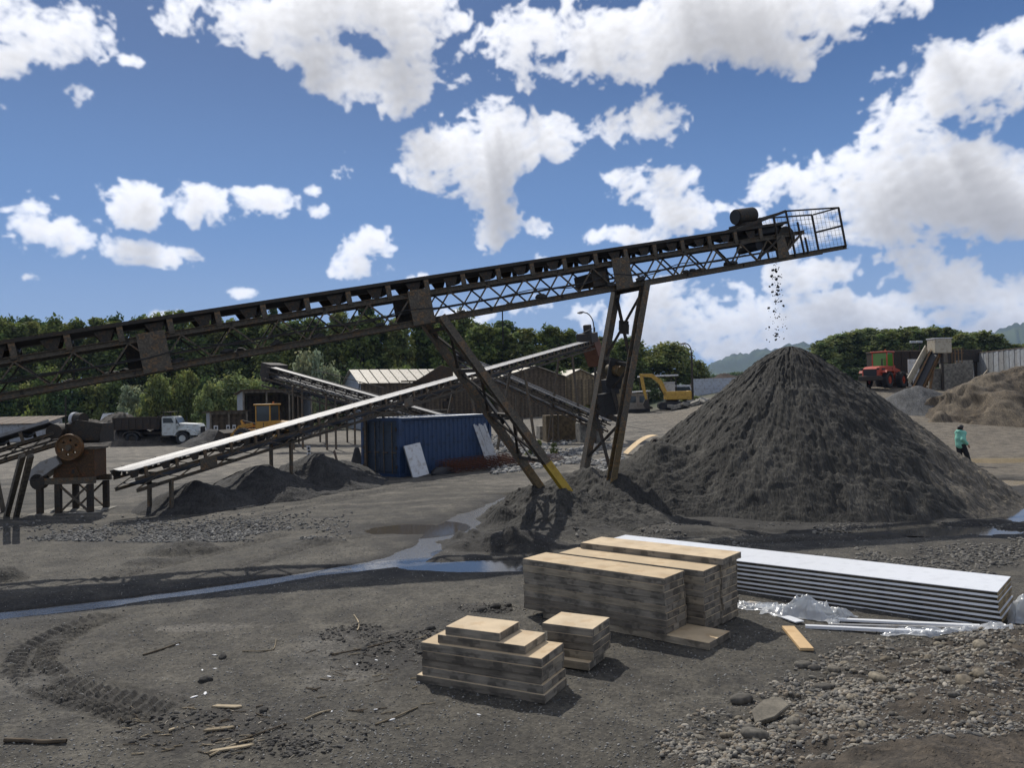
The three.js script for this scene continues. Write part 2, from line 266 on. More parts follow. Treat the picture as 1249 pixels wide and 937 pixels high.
// wheel ruts that curve round the foot of the pile
const ruts = [[[760, 668], [900, 664], [1040, 660], [1150, 652], [1249, 636], [1400, 600]], [[700, 640], [800, 655], [900, 654], [1040, 649], [1130, 640]], [[760, 610], [830, 640], [950, 650]]].map((r) => r.map((p) => xz(p[0], p[1])));
function rise(x, d) { const centre = 1.15 * ss(55, 85, d) * ss(-15, 8, x), right = 3.4 * clamp((d - 44) / 32) ** 1.08, w = ss(13, 27, x); return lerp(centre, right, w); }
function landmarks(x, z) {                 // what lies at a place: how deep in stream or puddle, how far up the bank, in which track
  const d = -z, o = { ch: 0, near: 9, bank: -9, tr: 0, lug: 0, rut: 0 };
  if (d > 8 && d < 28 && x < 4) { const [q, at] = segDist(x, z, stream), i = Math.floor(at), w = lerp(streamW[i], streamW[Math.min(i + 1, streamW.length - 1)], at - i) * (0.75 + 0.5 * fbm(x * 1.6, z * 1.6, 3)); o.ch = Math.max(o.ch, 0.075 * (1 - ss(w * 0.55, w * 1.5, q))); o.near = Math.min(o.near, q - w); }
  for (const p of puddles) {
    const dx = x - p.x, dz = z - p.z; if (Math.abs(dx) > p.rx * 2.2 || Math.abs(dz) > (p.rz + 0.6) * 2.6) continue;
    const u = (dx * p.c + dz * p.s) / p.rx, v = (-dx * p.s + dz * p.c) / p.rz, q = Math.sqrt(u * u + v * v) + (fbm(x * 1.3 + 9, z * 2.2, 4) - 0.5) * p.wob * 2;
    o.ch = Math.max(o.ch, p.dep * (1 - ss(0.6, 1.35, q))); o.near = Math.min(o.near, (q - 1) * p.rz);
  }
  if (d < 20 && x > -2) { const [q, , side] = segDist(x, z, bankLine); o.bank = side < 0 ? q : -q; }
  for (const t of tracks) {
    if (x < t.box[0] || x > t.box[1] || z < t.box[2] || z > t.box[3]) continue;
    const [q, at, side, run] = segDist(x, z, t.pts); if (q > t.w * 0.75) continue;
    const e = 1 - ss(t.w * 0.44, t.w * 0.56, q), end = ss(0, 0.35, at) * ss(t.pts.length - 1, t.pts.length - 1.4, at), f = ((run + q * 0.6 + (side > 0 ? 0.1 : 0)) / (t.w > 0.6 ? 0.165 : 0.19)) % 1, lug = ss(0.1, 0.22, f) * (1 - ss(0.5, 0.62, f)) * ss(0.015, 0.05, q);
    const worn = ss(0.2, 0.4, fbm(x * 1.2 + 30, z * 1.2, 3));
    o.tr = Math.max(o.tr, e * end * worn); o.lug += t.a * e * end * worn * (0.45 - lug) - t.a * 0.5 * (ss(t.w * 0.44, t.w * 0.56, q) - ss(t.w * 0.58, t.w * 0.75, q)) * end * -1;
  }
  if (d > 16 && d < 30 && x > 1) for (const r of ruts) { const [q] = segDist(x, z, r); o.rut = Math.max(o.rut, 1 - ss(0.1, 0.34, q)); }
  return o;
}
function heightAt(x, z, o = landmarks(x, z)) {
  const d = -z, flat = ss(0, 0.8, o.near);
  let h = rise(x, d) + (fbm(x * 0.45, z * 0.45, 4) * 0.10 + 0.006) * lerp(0.12, 1, flat) + (fbm(x * 2.4, z * 2.4, 3, 256, 7) - 0.5) * 0.03 * lerp(0.35, 1, flat);
  h += 0.004;
  if (d < 70) h += Math.pow(Math.abs(fbm(x * 5.5 + 3, z * 5.5, 3, 256, 3) - 0.5) * 2, 1.4) * 0.028 * flat;
  h -= o.ch + o.lug + o.rut * 0.07;
  if (o.bank > -1.2) h += 0.46 * ss(-0.5, 2.2, o.bank + (fbm(x * 1.7, z * 1.7, 3) - 0.5) * 0.7) + ss(-0.8, 0.2, o.bank) * (fbm(x * 4, z * 4, 4, 256, 5) - 0.45) * 0.16;
  if (d > 9 && d < 24) { // churned dark clods left of the stream and beside it
    for (const [cx, cz, r, k] of clods) { const q = ((x - cx) ** 2 + ((z - cz) * 1.5) ** 2) / (r * r); if (q < 1) h += k * (1 - q) * (0.55 + 0.9 * fbm(x * 6, z * 6, 3)); }
  }
  return h;
}
const clods = [[...xz(222, 676), 0.95, 0.20], [...xz(180, 690), 0.6, 0.07], [...xz(2, 712), 0.55, 0.22], [...xz(390, 664), 0.8, 0.09], [...xz(600, 664), 1.3, 0.22], [...xz(640, 668), 1.0, 0.2], [...xz(560, 660), 0.7, 0.12], [...xz(300, 644), 0.5, 0.06], [...xz(700, 655), 1.4, 0.16]];
const mixc = (a, b, t) => [lerp(a[0], b[0], t), lerp(a[1], b[1], t), lerp(a[2], b[2], t)];
const C_near = [0.168, 0.155, 0.124], C_dark = [0.078, 0.074, 0.067], C_pale = [0.255, 0.238, 0.195], C_yard = [0.46, 0.42, 0.345], C_bank = [0.155, 0.126, 0.092], C_grass = [0.085, 0.125, 0.04], C_wet = [0.07, 0.066, 0.06];
function colourAt(x, z, o) {
  const d = -z, a = fbm(x * 0.33 + 50, z * 0.5, 4), b = fbm(x * 1.9, z * 1.9, 4, 256, 6), c = fbm(x * 7, z * 7, 3, 256, 8);
  let k = mixc(C_near, C_pale, ss(0.47, 0.66, a * 0.6 + b * 0.4) * 0.8);
  k = mixc(k, C_dark, ss(0.52, 0.66, fbm(x * 0.8 + 7, z * 0.8, 4, 256, 4) * 0.7 + c * 0.3) * 0.55);
  const yard = ss(26, 44, d + (a - 0.5) * 14 + (b - 0.5) * 5); k = mixc(k, C_yard, yard * lerp(0.55, 1, ss(0.35, 0.6, b)));
  if (d > 17 && d < 90) { const st = fbm((x - z * 0.35) * 0.16 + 3, (z + x * 0.22) * 1.1, 4, 256, 14), st2 = fbm((x + z * 0.2) * 0.3, (z + x * 0.15) * 2.6, 3, 256, 16); k = mixc(k, k.map((v) => v * 0.55), ss(0.52, 0.68, st * 0.6 + st2 * 0.4) * ss(17, 24, d)); k = mixc(k, C_yard, ss(0.56, 0.7, st2 * 0.6 + (1 - st) * 0.4) * 0.5 * ss(17, 26, d)); }
  if (x > 11 && d > 26 && d < 80) k = mixc(k, [0.40, 0.345, 0.26], ss(11, 16, x + (b - 0.5) * 6) * 0.8 * ss(26, 31, d + (b - 0.5) * 8));
  if (d > 8 && d < 30) k = mixc(k, C_wet, (1 - ss(0.1, 1.0, o.near + (b - 0.5) * 0.8 + (c - 0.5) * 0.3)) * 0.85);
  if (d > 18 && d < 30) { const q = Math.hypot(x - pileC.x, z - pileC.z); k = mixc(k, C_dark, (1 - ss(7.1, 9.2, q + (b - 0.5) * 2.4 + (c - 0.5) * 0.5)) * 0.9); }
  if (d > 7 && d < 14) for (const [cx, cz, rx, rz, cc, am] of patches) { const q = Math.hypot((x - cx) / rx, (z - cz) / rz) + (b - 0.5) * 1.1 + (c - 0.5) * 0.7; if (q < 1) k = mixc(k, cc, am * ss(1, 0.7, q)); }
  k = mixc(k, C_dark, o.tr * 0.6 * ss(0.25, 0.55, c + 0.1)); k = mixc(k, C_dark, o.rut * 0.7);
  if (o.bank > -1) k = mixc(k, C_bank, ss(-0.5, 0.5, o.bank + (b - 0.5) * 1.1));
  if (d > 9 && d < 24) for (const [cx, cz, r] of clods) { const q = Math.hypot(x - cx, (z - cz) * 1.5) / r + (c - 0.5) * 0.5; k = mixc(k, C_dark, (1 - ss(0.6, 1, q)) * 0.8); }
  if (d > 84 || d < -20) { const g = ss(84, 100, Math.abs(d) + (b - 0.5) * 16); k = mixc(k, C_grass, g); }
  const s = 0.86 + c * 0.28; return [k[0] * s, k[1] * s, k[2] * s];
}
const pileC = P(963, 421, 27);
const patches = [[...xz(400, 795), 0.5, 1.1, [0.30, 0.285, 0.25], 0.8], [...xz(420, 830), 0.5, 0.7, [0.30, 0.285, 0.25], 0.7], [...xz(250, 770), 0.9, 0.22, [0.34, 0.32, 0.28], 0.7], [...xz(465, 805), 0.75, 0.8, [0.075, 0.069, 0.06], 0.85], [...xz(430, 775), 0.5, 0.5, [0.085, 0.078, 0.068], 0.7], [...xz(590, 746), 0.6, 0.35, [0.08, 0.075, 0.066], 0.8], [...xz(30, 838), 0.5, 0.5, [0.30, 0.285, 0.25], 0.6], [...xz(250, 895), 0.8, 0.5, [0.09, 0.08, 0.066], 0.7], [...xz(150, 860), 1.1, 0.4, [0.10, 0.092, 0.08], 0.5]];
{
  const zs = [], xs = [];
  for (let d = -60; d < 6.4; d += d < 2 ? 8 : 1.1) zs.push(d);
  for (let d = 6.4; d < 16; d += d > 8.3 && d < 12.4 ? 0.032 : 0.052) zs.push(d);
  for (let d = 16, s; d < 34; d += s) { zs.push(d); s = 0.05 * (d / 16) ** 1.3; }
  for (let d = 34, s; d < 125; d += s) { zs.push(d); s = 0.14 * (d / 34) ** 2; }
  for (let d = 125; d < 4600; d *= 1.12) zs.push(d);
  const half = []; for (let x = 0, s; x < 7; x += 0.052) half.push(x);
  for (let x = 7; x < 14; x += 0.085) half.push(x);
  for (let x = 14; x < 34; x += 0.25) half.push(x);
  for (let x = 34; x < 90; x += 1.6) half.push(x);
  for (let x = 90; x < 4600; x *= 1.25) half.push(x);
  for (let i = half.length - 1; i > 0; i--) { xs.push(-half[i]); if (half[i] > 3.3 && half[i] < 7) xs.push(-half[i] + 0.026); } xs.push(...half);
  const nx = xs.length, nz = zs.length, pos = new Float32Array(nx * nz * 3), col = new Float32Array(nx * nz * 3), uv = new Float32Array(nx * nz * 2), idx = new Uint32Array((nx - 1) * (nz - 1) * 6);
  for (let j = 0, k = 0; j < nz; j++) for (let i = 0; i < nx; i++, k++) {
    const x = xs[i], z = -zs[j], o = landmarks(x, z), c = colourAt(x, z, o);
    pos.set([x, heightAt(x, z, o), z], k * 3); col.set(c, k * 3); uv.set([x / 2.3 + 0.05 * Math.sin(z), z / 2.3], k * 2);
  }
  for (let j = 0, t = 0; j + 1 < nz; j++) for (let i = 0; i + 1 < nx; i++) { const a = j * nx + i, b = a + 1, c = a + nx, d = c + 1; idx[t++] = a; idx[t++] = b; idx[t++] = c; idx[t++] = b; idx[t++] = d; idx[t++] = c; }
  const g = new THREE.BufferGeometry(); g.setAttribute('position', new THREE.BufferAttribute(pos, 3)); g.setAttribute('color', new THREE.BufferAttribute(col, 3)); g.setAttribute('uv', new THREE.BufferAttribute(uv, 2)); g.setIndex(new THREE.BufferAttribute(idx, 1)); g.computeVertexNormals();
  struct('ground', g, M.ground).userData.label = 'dark gravelly yard ground with tyre tracks';
  console.log('ground', nx, nz);
}
// standing water: level sheets that show where the ground dips under them
const T_rip = tex(256, (u, v) => fbm(u * 14, v * 26, 4, 14, 61), false);
M.water = new THREE.MeshPhysicalMaterial({ color: lin(0.085, 0.08, 0.07), roughness: 0.05, ior: 1.38, bumpMap: T_rip, bumpScale: 0.0007 });
M.flow = new THREE.MeshPhysicalMaterial({ color: lin(0.12, 0.115, 0.105), roughness: 0.2, ior: 1.45, bumpMap: T_rip, bumpScale: 0.003 });
M.mudWater = new THREE.MeshPhysicalMaterial({ color: lin(0.075, 0.064, 0.048), roughness: 0.08, ior: 1.33, bumpMap: T_rip, bumpScale: 0.0005 });
M.tanWater = new THREE.MeshPhysicalMaterial({ color: lin(0.30, 0.235, 0.135), roughness: 0.12, ior: 1.33, bumpMap: T_rip, bumpScale: 0.0006 });
function water(name, label, mat, outline) {
  const s = new THREE.Shape(outline.map(([x, z]) => new THREE.Vector2(x, -z))), g = new THREE.ShapeGeometry(s); g.rotateX(-Math.PI / 2);
  const m = struct(name, g, mat); m.position.y = WATER_Y; m.userData.label = label; return m;
}
{
  const L = [], Rr = [];
  for (let i = 0; i < stream.length; i++) { const a = stream[Math.max(0, i - 1)], b = stream[Math.min(stream.length - 1, i + 1)], l = Math.hypot(b[0] - a[0], b[1] - a[1]), nx = -(b[1] - a[1]) / l, nz = (b[0] - a[0]) / l, w = streamW[i] * 2.2; L.push([stream[i][0] + nx * w, stream[i][1] + nz * w]); Rr.unshift([stream[i][0] - nx * w, stream[i][1] - nz * w]); }
  water('stream_water', 'narrow stream of water running across the yard', M.flow, [...L, ...Rr]);
  const oval = (p, k = 1.6) => [...Array(24).keys()].map((i) => { const a = i / 24 * 6.2832, u = Math.cos(a) * p.rx * k, v = Math.sin(a) * (p.rz + 0.12) * k; return [p.x + u * p.c - v * p.s, p.z + u * p.s + v * p.c]; });
  const lab = ['blue sky-reflecting puddle beside the wooden panel stack', 'puddle behind the wooden panel stack', 'shallow puddle in front of the sand ridge', 'brown muddy puddle beside the stream', 'puddle by the conveyor foot', 'tan muddy puddle behind the person', 'wet film at the foot of the sand pile', 'thin water in the wheel ruts', 'small tan puddle near the sand pile foot'];
  puddles.forEach((p, i) => { const m = water('puddle_water', lab[i], i === 3 ? M.mudWater : i === 5 || i === 8 ? M.tanWater : M.water, oval(p)); m.position.y = WATER_Y + 0.0008 * (i + 1); });
}
// ---------------------------------------------------------------- heaps of sand and gravel
function heap(name, label, category, cones, o) {
  // cones: [x, z, height, slope]; the heap is their smooth union on the ground
  const k = o.k ?? 0.1, c0 = o.centre ?? cones[0], seed = o.seed ?? 0;
  const hf = (x, z) => {
    let s = 0, wob = (fbm(x * 0.8 + seed, z * 0.8, 3) - 0.5) * (o.wob ?? 0.5);
    for (const [cx, cz, h, sl] of cones) { const q = Math.sqrt((x - cx) ** 2 + (z - cz) ** 2 + 0.05 * h); s += Math.exp(clamp((h - (q + wob * Math.min(1, q)) * sl) / k, -40, 60)); }
    return k * Math.log(1 + s) - k * 0.69;
  };
  const na = o.na ?? 160, nr = o.nr ?? 60, pos = [], col = [], uv = [], idx = [];
  const det = o.detail ?? ((x, z, h, a, r) => 0);
  for (let i = 0; i <= na; i++) {
    const a = i / na * Math.PI * 2, ca = Math.cos(a), sa = Math.sin(a);
    let rm = 0.2; while (rm < 40 && hf(c0[0] + ca * rm, c0[1] + sa * rm) > 0.004) rm += 0.1;
    for (let j = 0; j <= nr; j++) {
      const t = j / nr, r = rm * Math.pow(t, 0.9), x = c0[0] + ca * r, z = c0[1] + sa * r, h = Math.max(0, hf(x, z)), aa = i === na ? 0 : a;
      const g = heightAt(x, z), y = g + h + (t < 1 ? det(x, z, h, aa, r) * ss(0, 0.25, h) : 0) - 0.06 * ss(0.93, 1, t);
      pos.push(x, y, z); col.push(...o.colour(x, z, h, aa, r)); uv.push(x / 1.6, (z + y * 0.8) / 1.6);
    }
  }
  for (let i = 0; i < na; i++) for (let j = 0; j < nr; j++) { const a = i * (nr + 1) + j, b = a + nr + 1; idx.push(a, a + 1, b, b, a + 1, b + 1); }
  const g = new THREE.BufferGeometry(); g.setAttribute('position', new THREE.Float32BufferAttribute(pos, 3)); g.setAttribute('color', new THREE.Float32BufferAttribute(col, 3)); g.setAttribute('uv', new THREE.Float32BufferAttribute(uv, 2)); g.setIndex(idx); g.computeVertexNormals();
  // close the seam's normals
  const n = g.attributes.normal; for (let j = 0; j <= nr; j++) { const b = na * (nr + 1) + j, x = n.getX(j) + n.getX(b), y = n.getY(j) + n.getY(b), z = n.getZ(j) + n.getZ(b), l = Math.hypot(x, y, z); n.setXYZ(j, x / l, y / l, z / l); n.setXYZ(b, x / l, y / l, z / l); }
  const m = single(name, label, category, g, o.mat ?? M.sand, o.group); m.userData.top = hf; return m;
}
const S_dark = [0.086, 0.082, 0.070], S_mid = [0.152, 0.144, 0.124], S_tan = [0.33, 0.29, 0.225];
const PH_ = (px, py, d) => { const p = P(px, py, d); return [p.x, p.z, p.y]; };
const apex = PH_(963, 421, 27), shoulder = PH_(803, 528, 25);
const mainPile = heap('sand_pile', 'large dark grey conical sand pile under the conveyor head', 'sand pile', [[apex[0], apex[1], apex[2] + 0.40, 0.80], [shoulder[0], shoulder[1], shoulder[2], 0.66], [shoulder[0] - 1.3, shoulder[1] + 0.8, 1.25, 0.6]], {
  centre: apex, k: 0.13, wob: 0.3, na: 560, nr: 190,
  detail: (x, z, h, a, r) => {
    const lane = fbm(a * 26 + fbm(r * 0.7, a * 5, 2) * 1.6, r * 0.35, 3, 256, 3), rill = -Math.pow(Math.abs(lane - 0.5) * 2, 1.2) * 0.10 * ss(1.6, 4.2, r);
    const slump = (fbm(a * 7, r * 1.6, 3, 256, 9) - 0.5) * 0.07 * ss(0.5, 2.2, r), clod = (Math.max(0, fbm(x * 11, z * 11 + h * 9, 3, 256, 13) - 0.5) * 0.14 + (n2(x * 19, z * 19 + h * 15) - 0.5) * 0.03) * ss(0.2, 1.2, r);
    const scar = ss(0.56, 0.60, fbm(a * 13 + 4, r * 1.9 + 3, 3, 256, 15)) * 0.05; return rill + slump + clod - scar;
  },
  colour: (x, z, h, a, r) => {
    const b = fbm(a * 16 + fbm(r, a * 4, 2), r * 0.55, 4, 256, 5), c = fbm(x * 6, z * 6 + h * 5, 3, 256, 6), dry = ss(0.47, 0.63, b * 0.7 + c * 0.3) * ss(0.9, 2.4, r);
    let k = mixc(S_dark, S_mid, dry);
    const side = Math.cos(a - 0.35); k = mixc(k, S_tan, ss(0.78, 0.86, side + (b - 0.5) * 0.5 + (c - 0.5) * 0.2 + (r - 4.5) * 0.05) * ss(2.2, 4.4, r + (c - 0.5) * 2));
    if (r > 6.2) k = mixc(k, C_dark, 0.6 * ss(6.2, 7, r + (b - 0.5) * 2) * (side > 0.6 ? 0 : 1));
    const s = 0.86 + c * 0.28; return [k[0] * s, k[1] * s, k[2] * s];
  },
});
const darkSand = (x, z, h) => { const c = fbm(x * 5, z * 5 + h * 4, 4, 256, 6), b = fbm(x * 1.4 + 3, z * 1.4, 3, 256, 2), k = mixc(S_dark, S_mid, ss(0.45, 0.62, b * 0.6 + c * 0.4)); return k.map((v) => v * (0.82 + c * 0.36)); };
const rough = (amp, f = 5) => (x, z, h) => (fbm(x * f, z * f + h * 3, 4, 256, 11) - 0.5) * amp * 0.8 + Math.max(0, fbm(x * f * 3.3, z * f * 3.3 + h * 6, 3, 256, 12) - 0.48) * amp * 0.5;
const toes = [[P(692, 602, 22), 0.98], [P(655, 594, 23.2), 0.95], [P(746, 594, 23.7), 0.95], [P(716, 575, 25), 1.3]];
heap('sand_heap', 'churned dark sand heap burying the feet of the conveyor legs', 'sand heap', [...toes.map(([p, h]) => [p.x, p.z, h, 0.5]), [...xz(700, 640).slice(0, 2), 0.55, 0.32], [...xz(760, 632), 0.5, 0.3], [...xz(650, 640), 0.4, 0.34]], { centre: [P(700, 600, 22.3).x, P(700, 600, 22.3).z], k: 0.09, wob: 0.7, na: 300, nr: 110, detail: rough(0.34, 2.6), colour: darkSand, seed: 5 });
{ const c = xz(612, 641); heap('sand_cone', 'small steep dark sand cone beside the stream', 'sand heap', [[c[0], c[1], 0.74, 1.05], [c[0] + 0.1, c[1] + 0.1, 0.25, 0.25]], { k: 0.05, wob: 0.12, na: 90, nr: 40, detail: rough(0.05, 7), colour: (x, z, h) => darkSand(x, z, h).map((v) => v * 0.7), seed: 9 }); }
// piles farther off
{
  const far = (px, py, d, h) => { const p = P(px, py, d); return [p.x, p.z, h]; };
  const g1 = far(1120, 485, 60, 2.0);
  heap('gravel_pile', 'rounded blue-grey gravel pile in front of the red loader', 'gravel pile', [[g1[0], g1[1], 2.1, 0.62], [g1[0] - 0.9, g1[1], 1.75, 0.62], [g1[0] + 0.9, g1[1], 1.75, 0.62]], { k: 0.2, na: 120, nr: 40, wob: 0.3, detail: rough(0.1, 3), colour: (x, z) => { const c = fbm(x * 4, z * 4, 3); return [0.27, 0.275, 0.275].map((v) => v * (0.8 + c * 0.4)); } });
  const brown = [[1180, 2.6, 57], [1212, 3.3, 58], [1245, 3.7, 59], [1290, 3.4, 58], [1330, 3.2, 60], [1155, 1.1, 54.5], [1225, 2.4, 54.5]].map(([px, h, d]) => [...far(px, 500, d, h), 0.62]);
  heap('earth_pile', 'broad brown sandy earth pile below the corrugated wall', 'earth pile', brown, { centre: brown[2], k: 0.25, na: 220, nr: 90, wob: 0.9, detail: (x, z, h) => { const s = ss(0.50, 0.56, fbm(x * 0.35 + 2, z * 0.5 + h * 0.3, 3, 256, 19)); return (fbm(x * 2, z * 2, 4, 256, 11) - 0.5) * 0.35 - s * 0.45; }, colour: (x, z, h) => { const c = fbm(x * 3, z * 3 + h * 2, 4), b = fbm(x * 0.7, z * 0.7 + h, 3, 256, 3); return mixc([0.24, 0.185, 0.12], [0.36, 0.29, 0.20], ss(0.4, 0.6, b)).map((v) => v * (0.78 + c * 0.44)); } });
  const g2 = xz(247, 547); heap('gravel_pile', 'dark grey gravel pile beside the dump truck', 'gravel pile', [[g2[0], g2[1] - 2, 1.55, 0.66], [g2[0] - 1.2, g2[1] - 2, 0.9, 0.6]], { k: 0.12, na: 110, nr: 40, wob: 0.5, detail: rough(0.16, 3), colour: (x, z) => { const c = fbm(x * 5, z * 5, 3); return [0.14, 0.135, 0.13].map((v) => v * (0.6 + c * 0.8)); } });
  const g3 = xz(118, 548); heap('rubble_pile', 'earth and rubble bank behind the jaw crusher', 'rubble pile', [[g3[0] - 1, g3[1] - 6, 3.0, 0.6], [g3[0] + 2.5, g3[1] - 5, 1.5, 0.55], [g3[0] - 4, g3[1] - 6, 2.6, 0.6]], { k: 0.2, na: 130, nr: 50, wob: 0.9, detail: rough(0.5, 1.6), colour: (x, z) => { const c = fbm(x * 3, z * 3, 4); return [0.21, 0.185, 0.15].map((v) => v * (0.6 + c * 0.8)); } });
}
// ---------------------------------------------------------------- belt conveyors on lattice frames
const project = (p) => { const q = p.clone().project(camera); return [(q.x + 1) / 2 * PW, (1 - q.y) / 2 * PH]; };
function beltGeo(L, W, trough, t = 0.03, lip = 0) {     // cross-section across z, run along x
  const h = W / 2, c = h * 0.4, pr = [[-h, trough], [-c, 0], [c, 0], [h, trough]], pos = [], uv = [], idx = [];
  const ring = [...pr, ...pr.slice().reverse().map(([z, y]) => [z, y - t])];
  for (const x of [0, L]) ring.forEach(([z, y], i) => { pos.push(x, y, z); uv.push(x, z); });
  const n = ring.length; for (let i = 0; i < n; i++) { const j = (i + 1) % n; idx.push(i, j, i + n, j, j + n, i + n); }
  for (const o of [0, n]) for (let i = 0; i < 3; i++) idx.push(o + i, o + i + 1, o + n - 1 - i, o + i + 1, o + n - 2 - i, o + n - 1 - i);
  const g = new THREE.BufferGeometry(); g.setAttribute('position', new THREE.Float32BufferAttribute(pos, 3)); g.setAttribute('uv', new THREE.Float32BufferAttribute(uv, 2)); g.setIndex(idx); const f = g.toNonIndexed(); f.computeVertexNormals(); return f;
}
// A, B: ends of the lower chord on the side of the camera. Local x runs up the conveyor, y off its deck, +z towards the viewer's side.
function conveyor(o) {
  const { A, B, W, h } = o, L = A.distanceTo(B), X = B.clone().sub(A).normalize(), Z = X.clone().cross(UP).normalize(), Y = Z.clone().cross(X);
  const root = thing(o.name, o.label, 'conveyor', A); root.quaternion.setFromRotationMatrix(new THREE.Matrix4().makeBasis(X, Y, Z)); root.updateMatrixWorld(true);
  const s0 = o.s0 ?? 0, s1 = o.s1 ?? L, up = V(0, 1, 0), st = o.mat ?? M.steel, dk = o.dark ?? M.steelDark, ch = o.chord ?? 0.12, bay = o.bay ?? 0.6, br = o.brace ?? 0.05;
  for (const z of [0, -W]) {
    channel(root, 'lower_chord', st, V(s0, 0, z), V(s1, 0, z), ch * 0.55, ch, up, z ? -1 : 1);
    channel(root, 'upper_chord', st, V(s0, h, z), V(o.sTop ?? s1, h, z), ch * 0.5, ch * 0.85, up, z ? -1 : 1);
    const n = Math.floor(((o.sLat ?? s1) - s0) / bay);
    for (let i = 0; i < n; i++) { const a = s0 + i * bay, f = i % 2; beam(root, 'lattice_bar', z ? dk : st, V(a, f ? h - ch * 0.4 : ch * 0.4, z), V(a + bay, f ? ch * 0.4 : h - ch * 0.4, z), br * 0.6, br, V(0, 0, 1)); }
  }
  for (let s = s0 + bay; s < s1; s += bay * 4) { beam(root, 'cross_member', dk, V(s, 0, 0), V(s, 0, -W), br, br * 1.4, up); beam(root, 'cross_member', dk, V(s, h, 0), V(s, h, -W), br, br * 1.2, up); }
  // idlers: side post, two tilted wing rollers and a middle one
  const yb = o.yBelt, pitch = o.pitch ?? 1.07, rr_ = o.roller ?? 0.065;
  for (let s = s0 + (o.first ?? 0.4); s < (o.sIdl ?? s1) - 0.2; s += pitch) {
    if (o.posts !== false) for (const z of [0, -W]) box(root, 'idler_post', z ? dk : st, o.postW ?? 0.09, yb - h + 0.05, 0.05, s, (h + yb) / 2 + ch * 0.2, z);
    const bw = W * 0.84, m = -W / 2, c = bw * 0.2, tr = o.trough;
    rod(root, 'idler_roller', M.black, V(s, yb - rr_ - 0.035, m - c), V(s, yb - rr_ - 0.035, m + c), rr_, rr_, 8);
    for (const q of [-1, 1]) rod(root, 'idler_roller', M.black, V(s, yb - rr_ - 0.025, m + q * c * 1.06), V(s, yb + tr - rr_ - 0.035, m + q * bw * 0.5), rr_, rr_, 8);
    if (o.bracket) { const b = prism(root, 'idler_bracket', M.steelDark, [[-0.22, 0.0], [0.22, 0.0], [0.10, -0.24], [-0.10, -0.24]], 0.03, 0.004); b.position.set(s - 0.33, yb + 0.02, -0.1); const b2 = b.clone(); b2.position.z = -W + 0.1; root.add(b2); }
  }
  const be = mesh(root, 'belt', beltGeo((o.sIdl ?? s1) - s0, W * 0.9, o.trough, 0.03), o.beltMat ?? M.belt); be.position.set(s0, yb, -W / 2);
  const rb = box(root, 'return_belt', o.returnMat ?? M.belt, (o.sIdl ?? s1) - s0 - 0.4, 0.025, W * 0.7, (s0 + (o.sIdl ?? s1)) / 2, h * (o.ret ?? 0.45), -W / 2);
  if (o.rail) for (const z of [0.02, -W - 0.02]) beam(root, 'stringer', o.railMat ?? dk, V(s0, yb + o.rail, z), V(o.sIdl ?? s1, yb + o.rail, z), 0.05, o.railH ?? 0.085, up);
  const hp = rod(root, 'head_pulley', M.steelDark, V(o.sIdl ?? s1, (yb + h * (o.ret ?? 0.45)) / 2, -W * 0.08), V(o.sIdl ?? s1, (yb + h * (o.ret ?? 0.45)) / 2, -W * 0.92), (yb - h * (o.ret ?? 0.45)) / 2, undefined, 18);
  return { root, L, toLocal: (p) => root.worldToLocal(p.clone()), W, h };
}
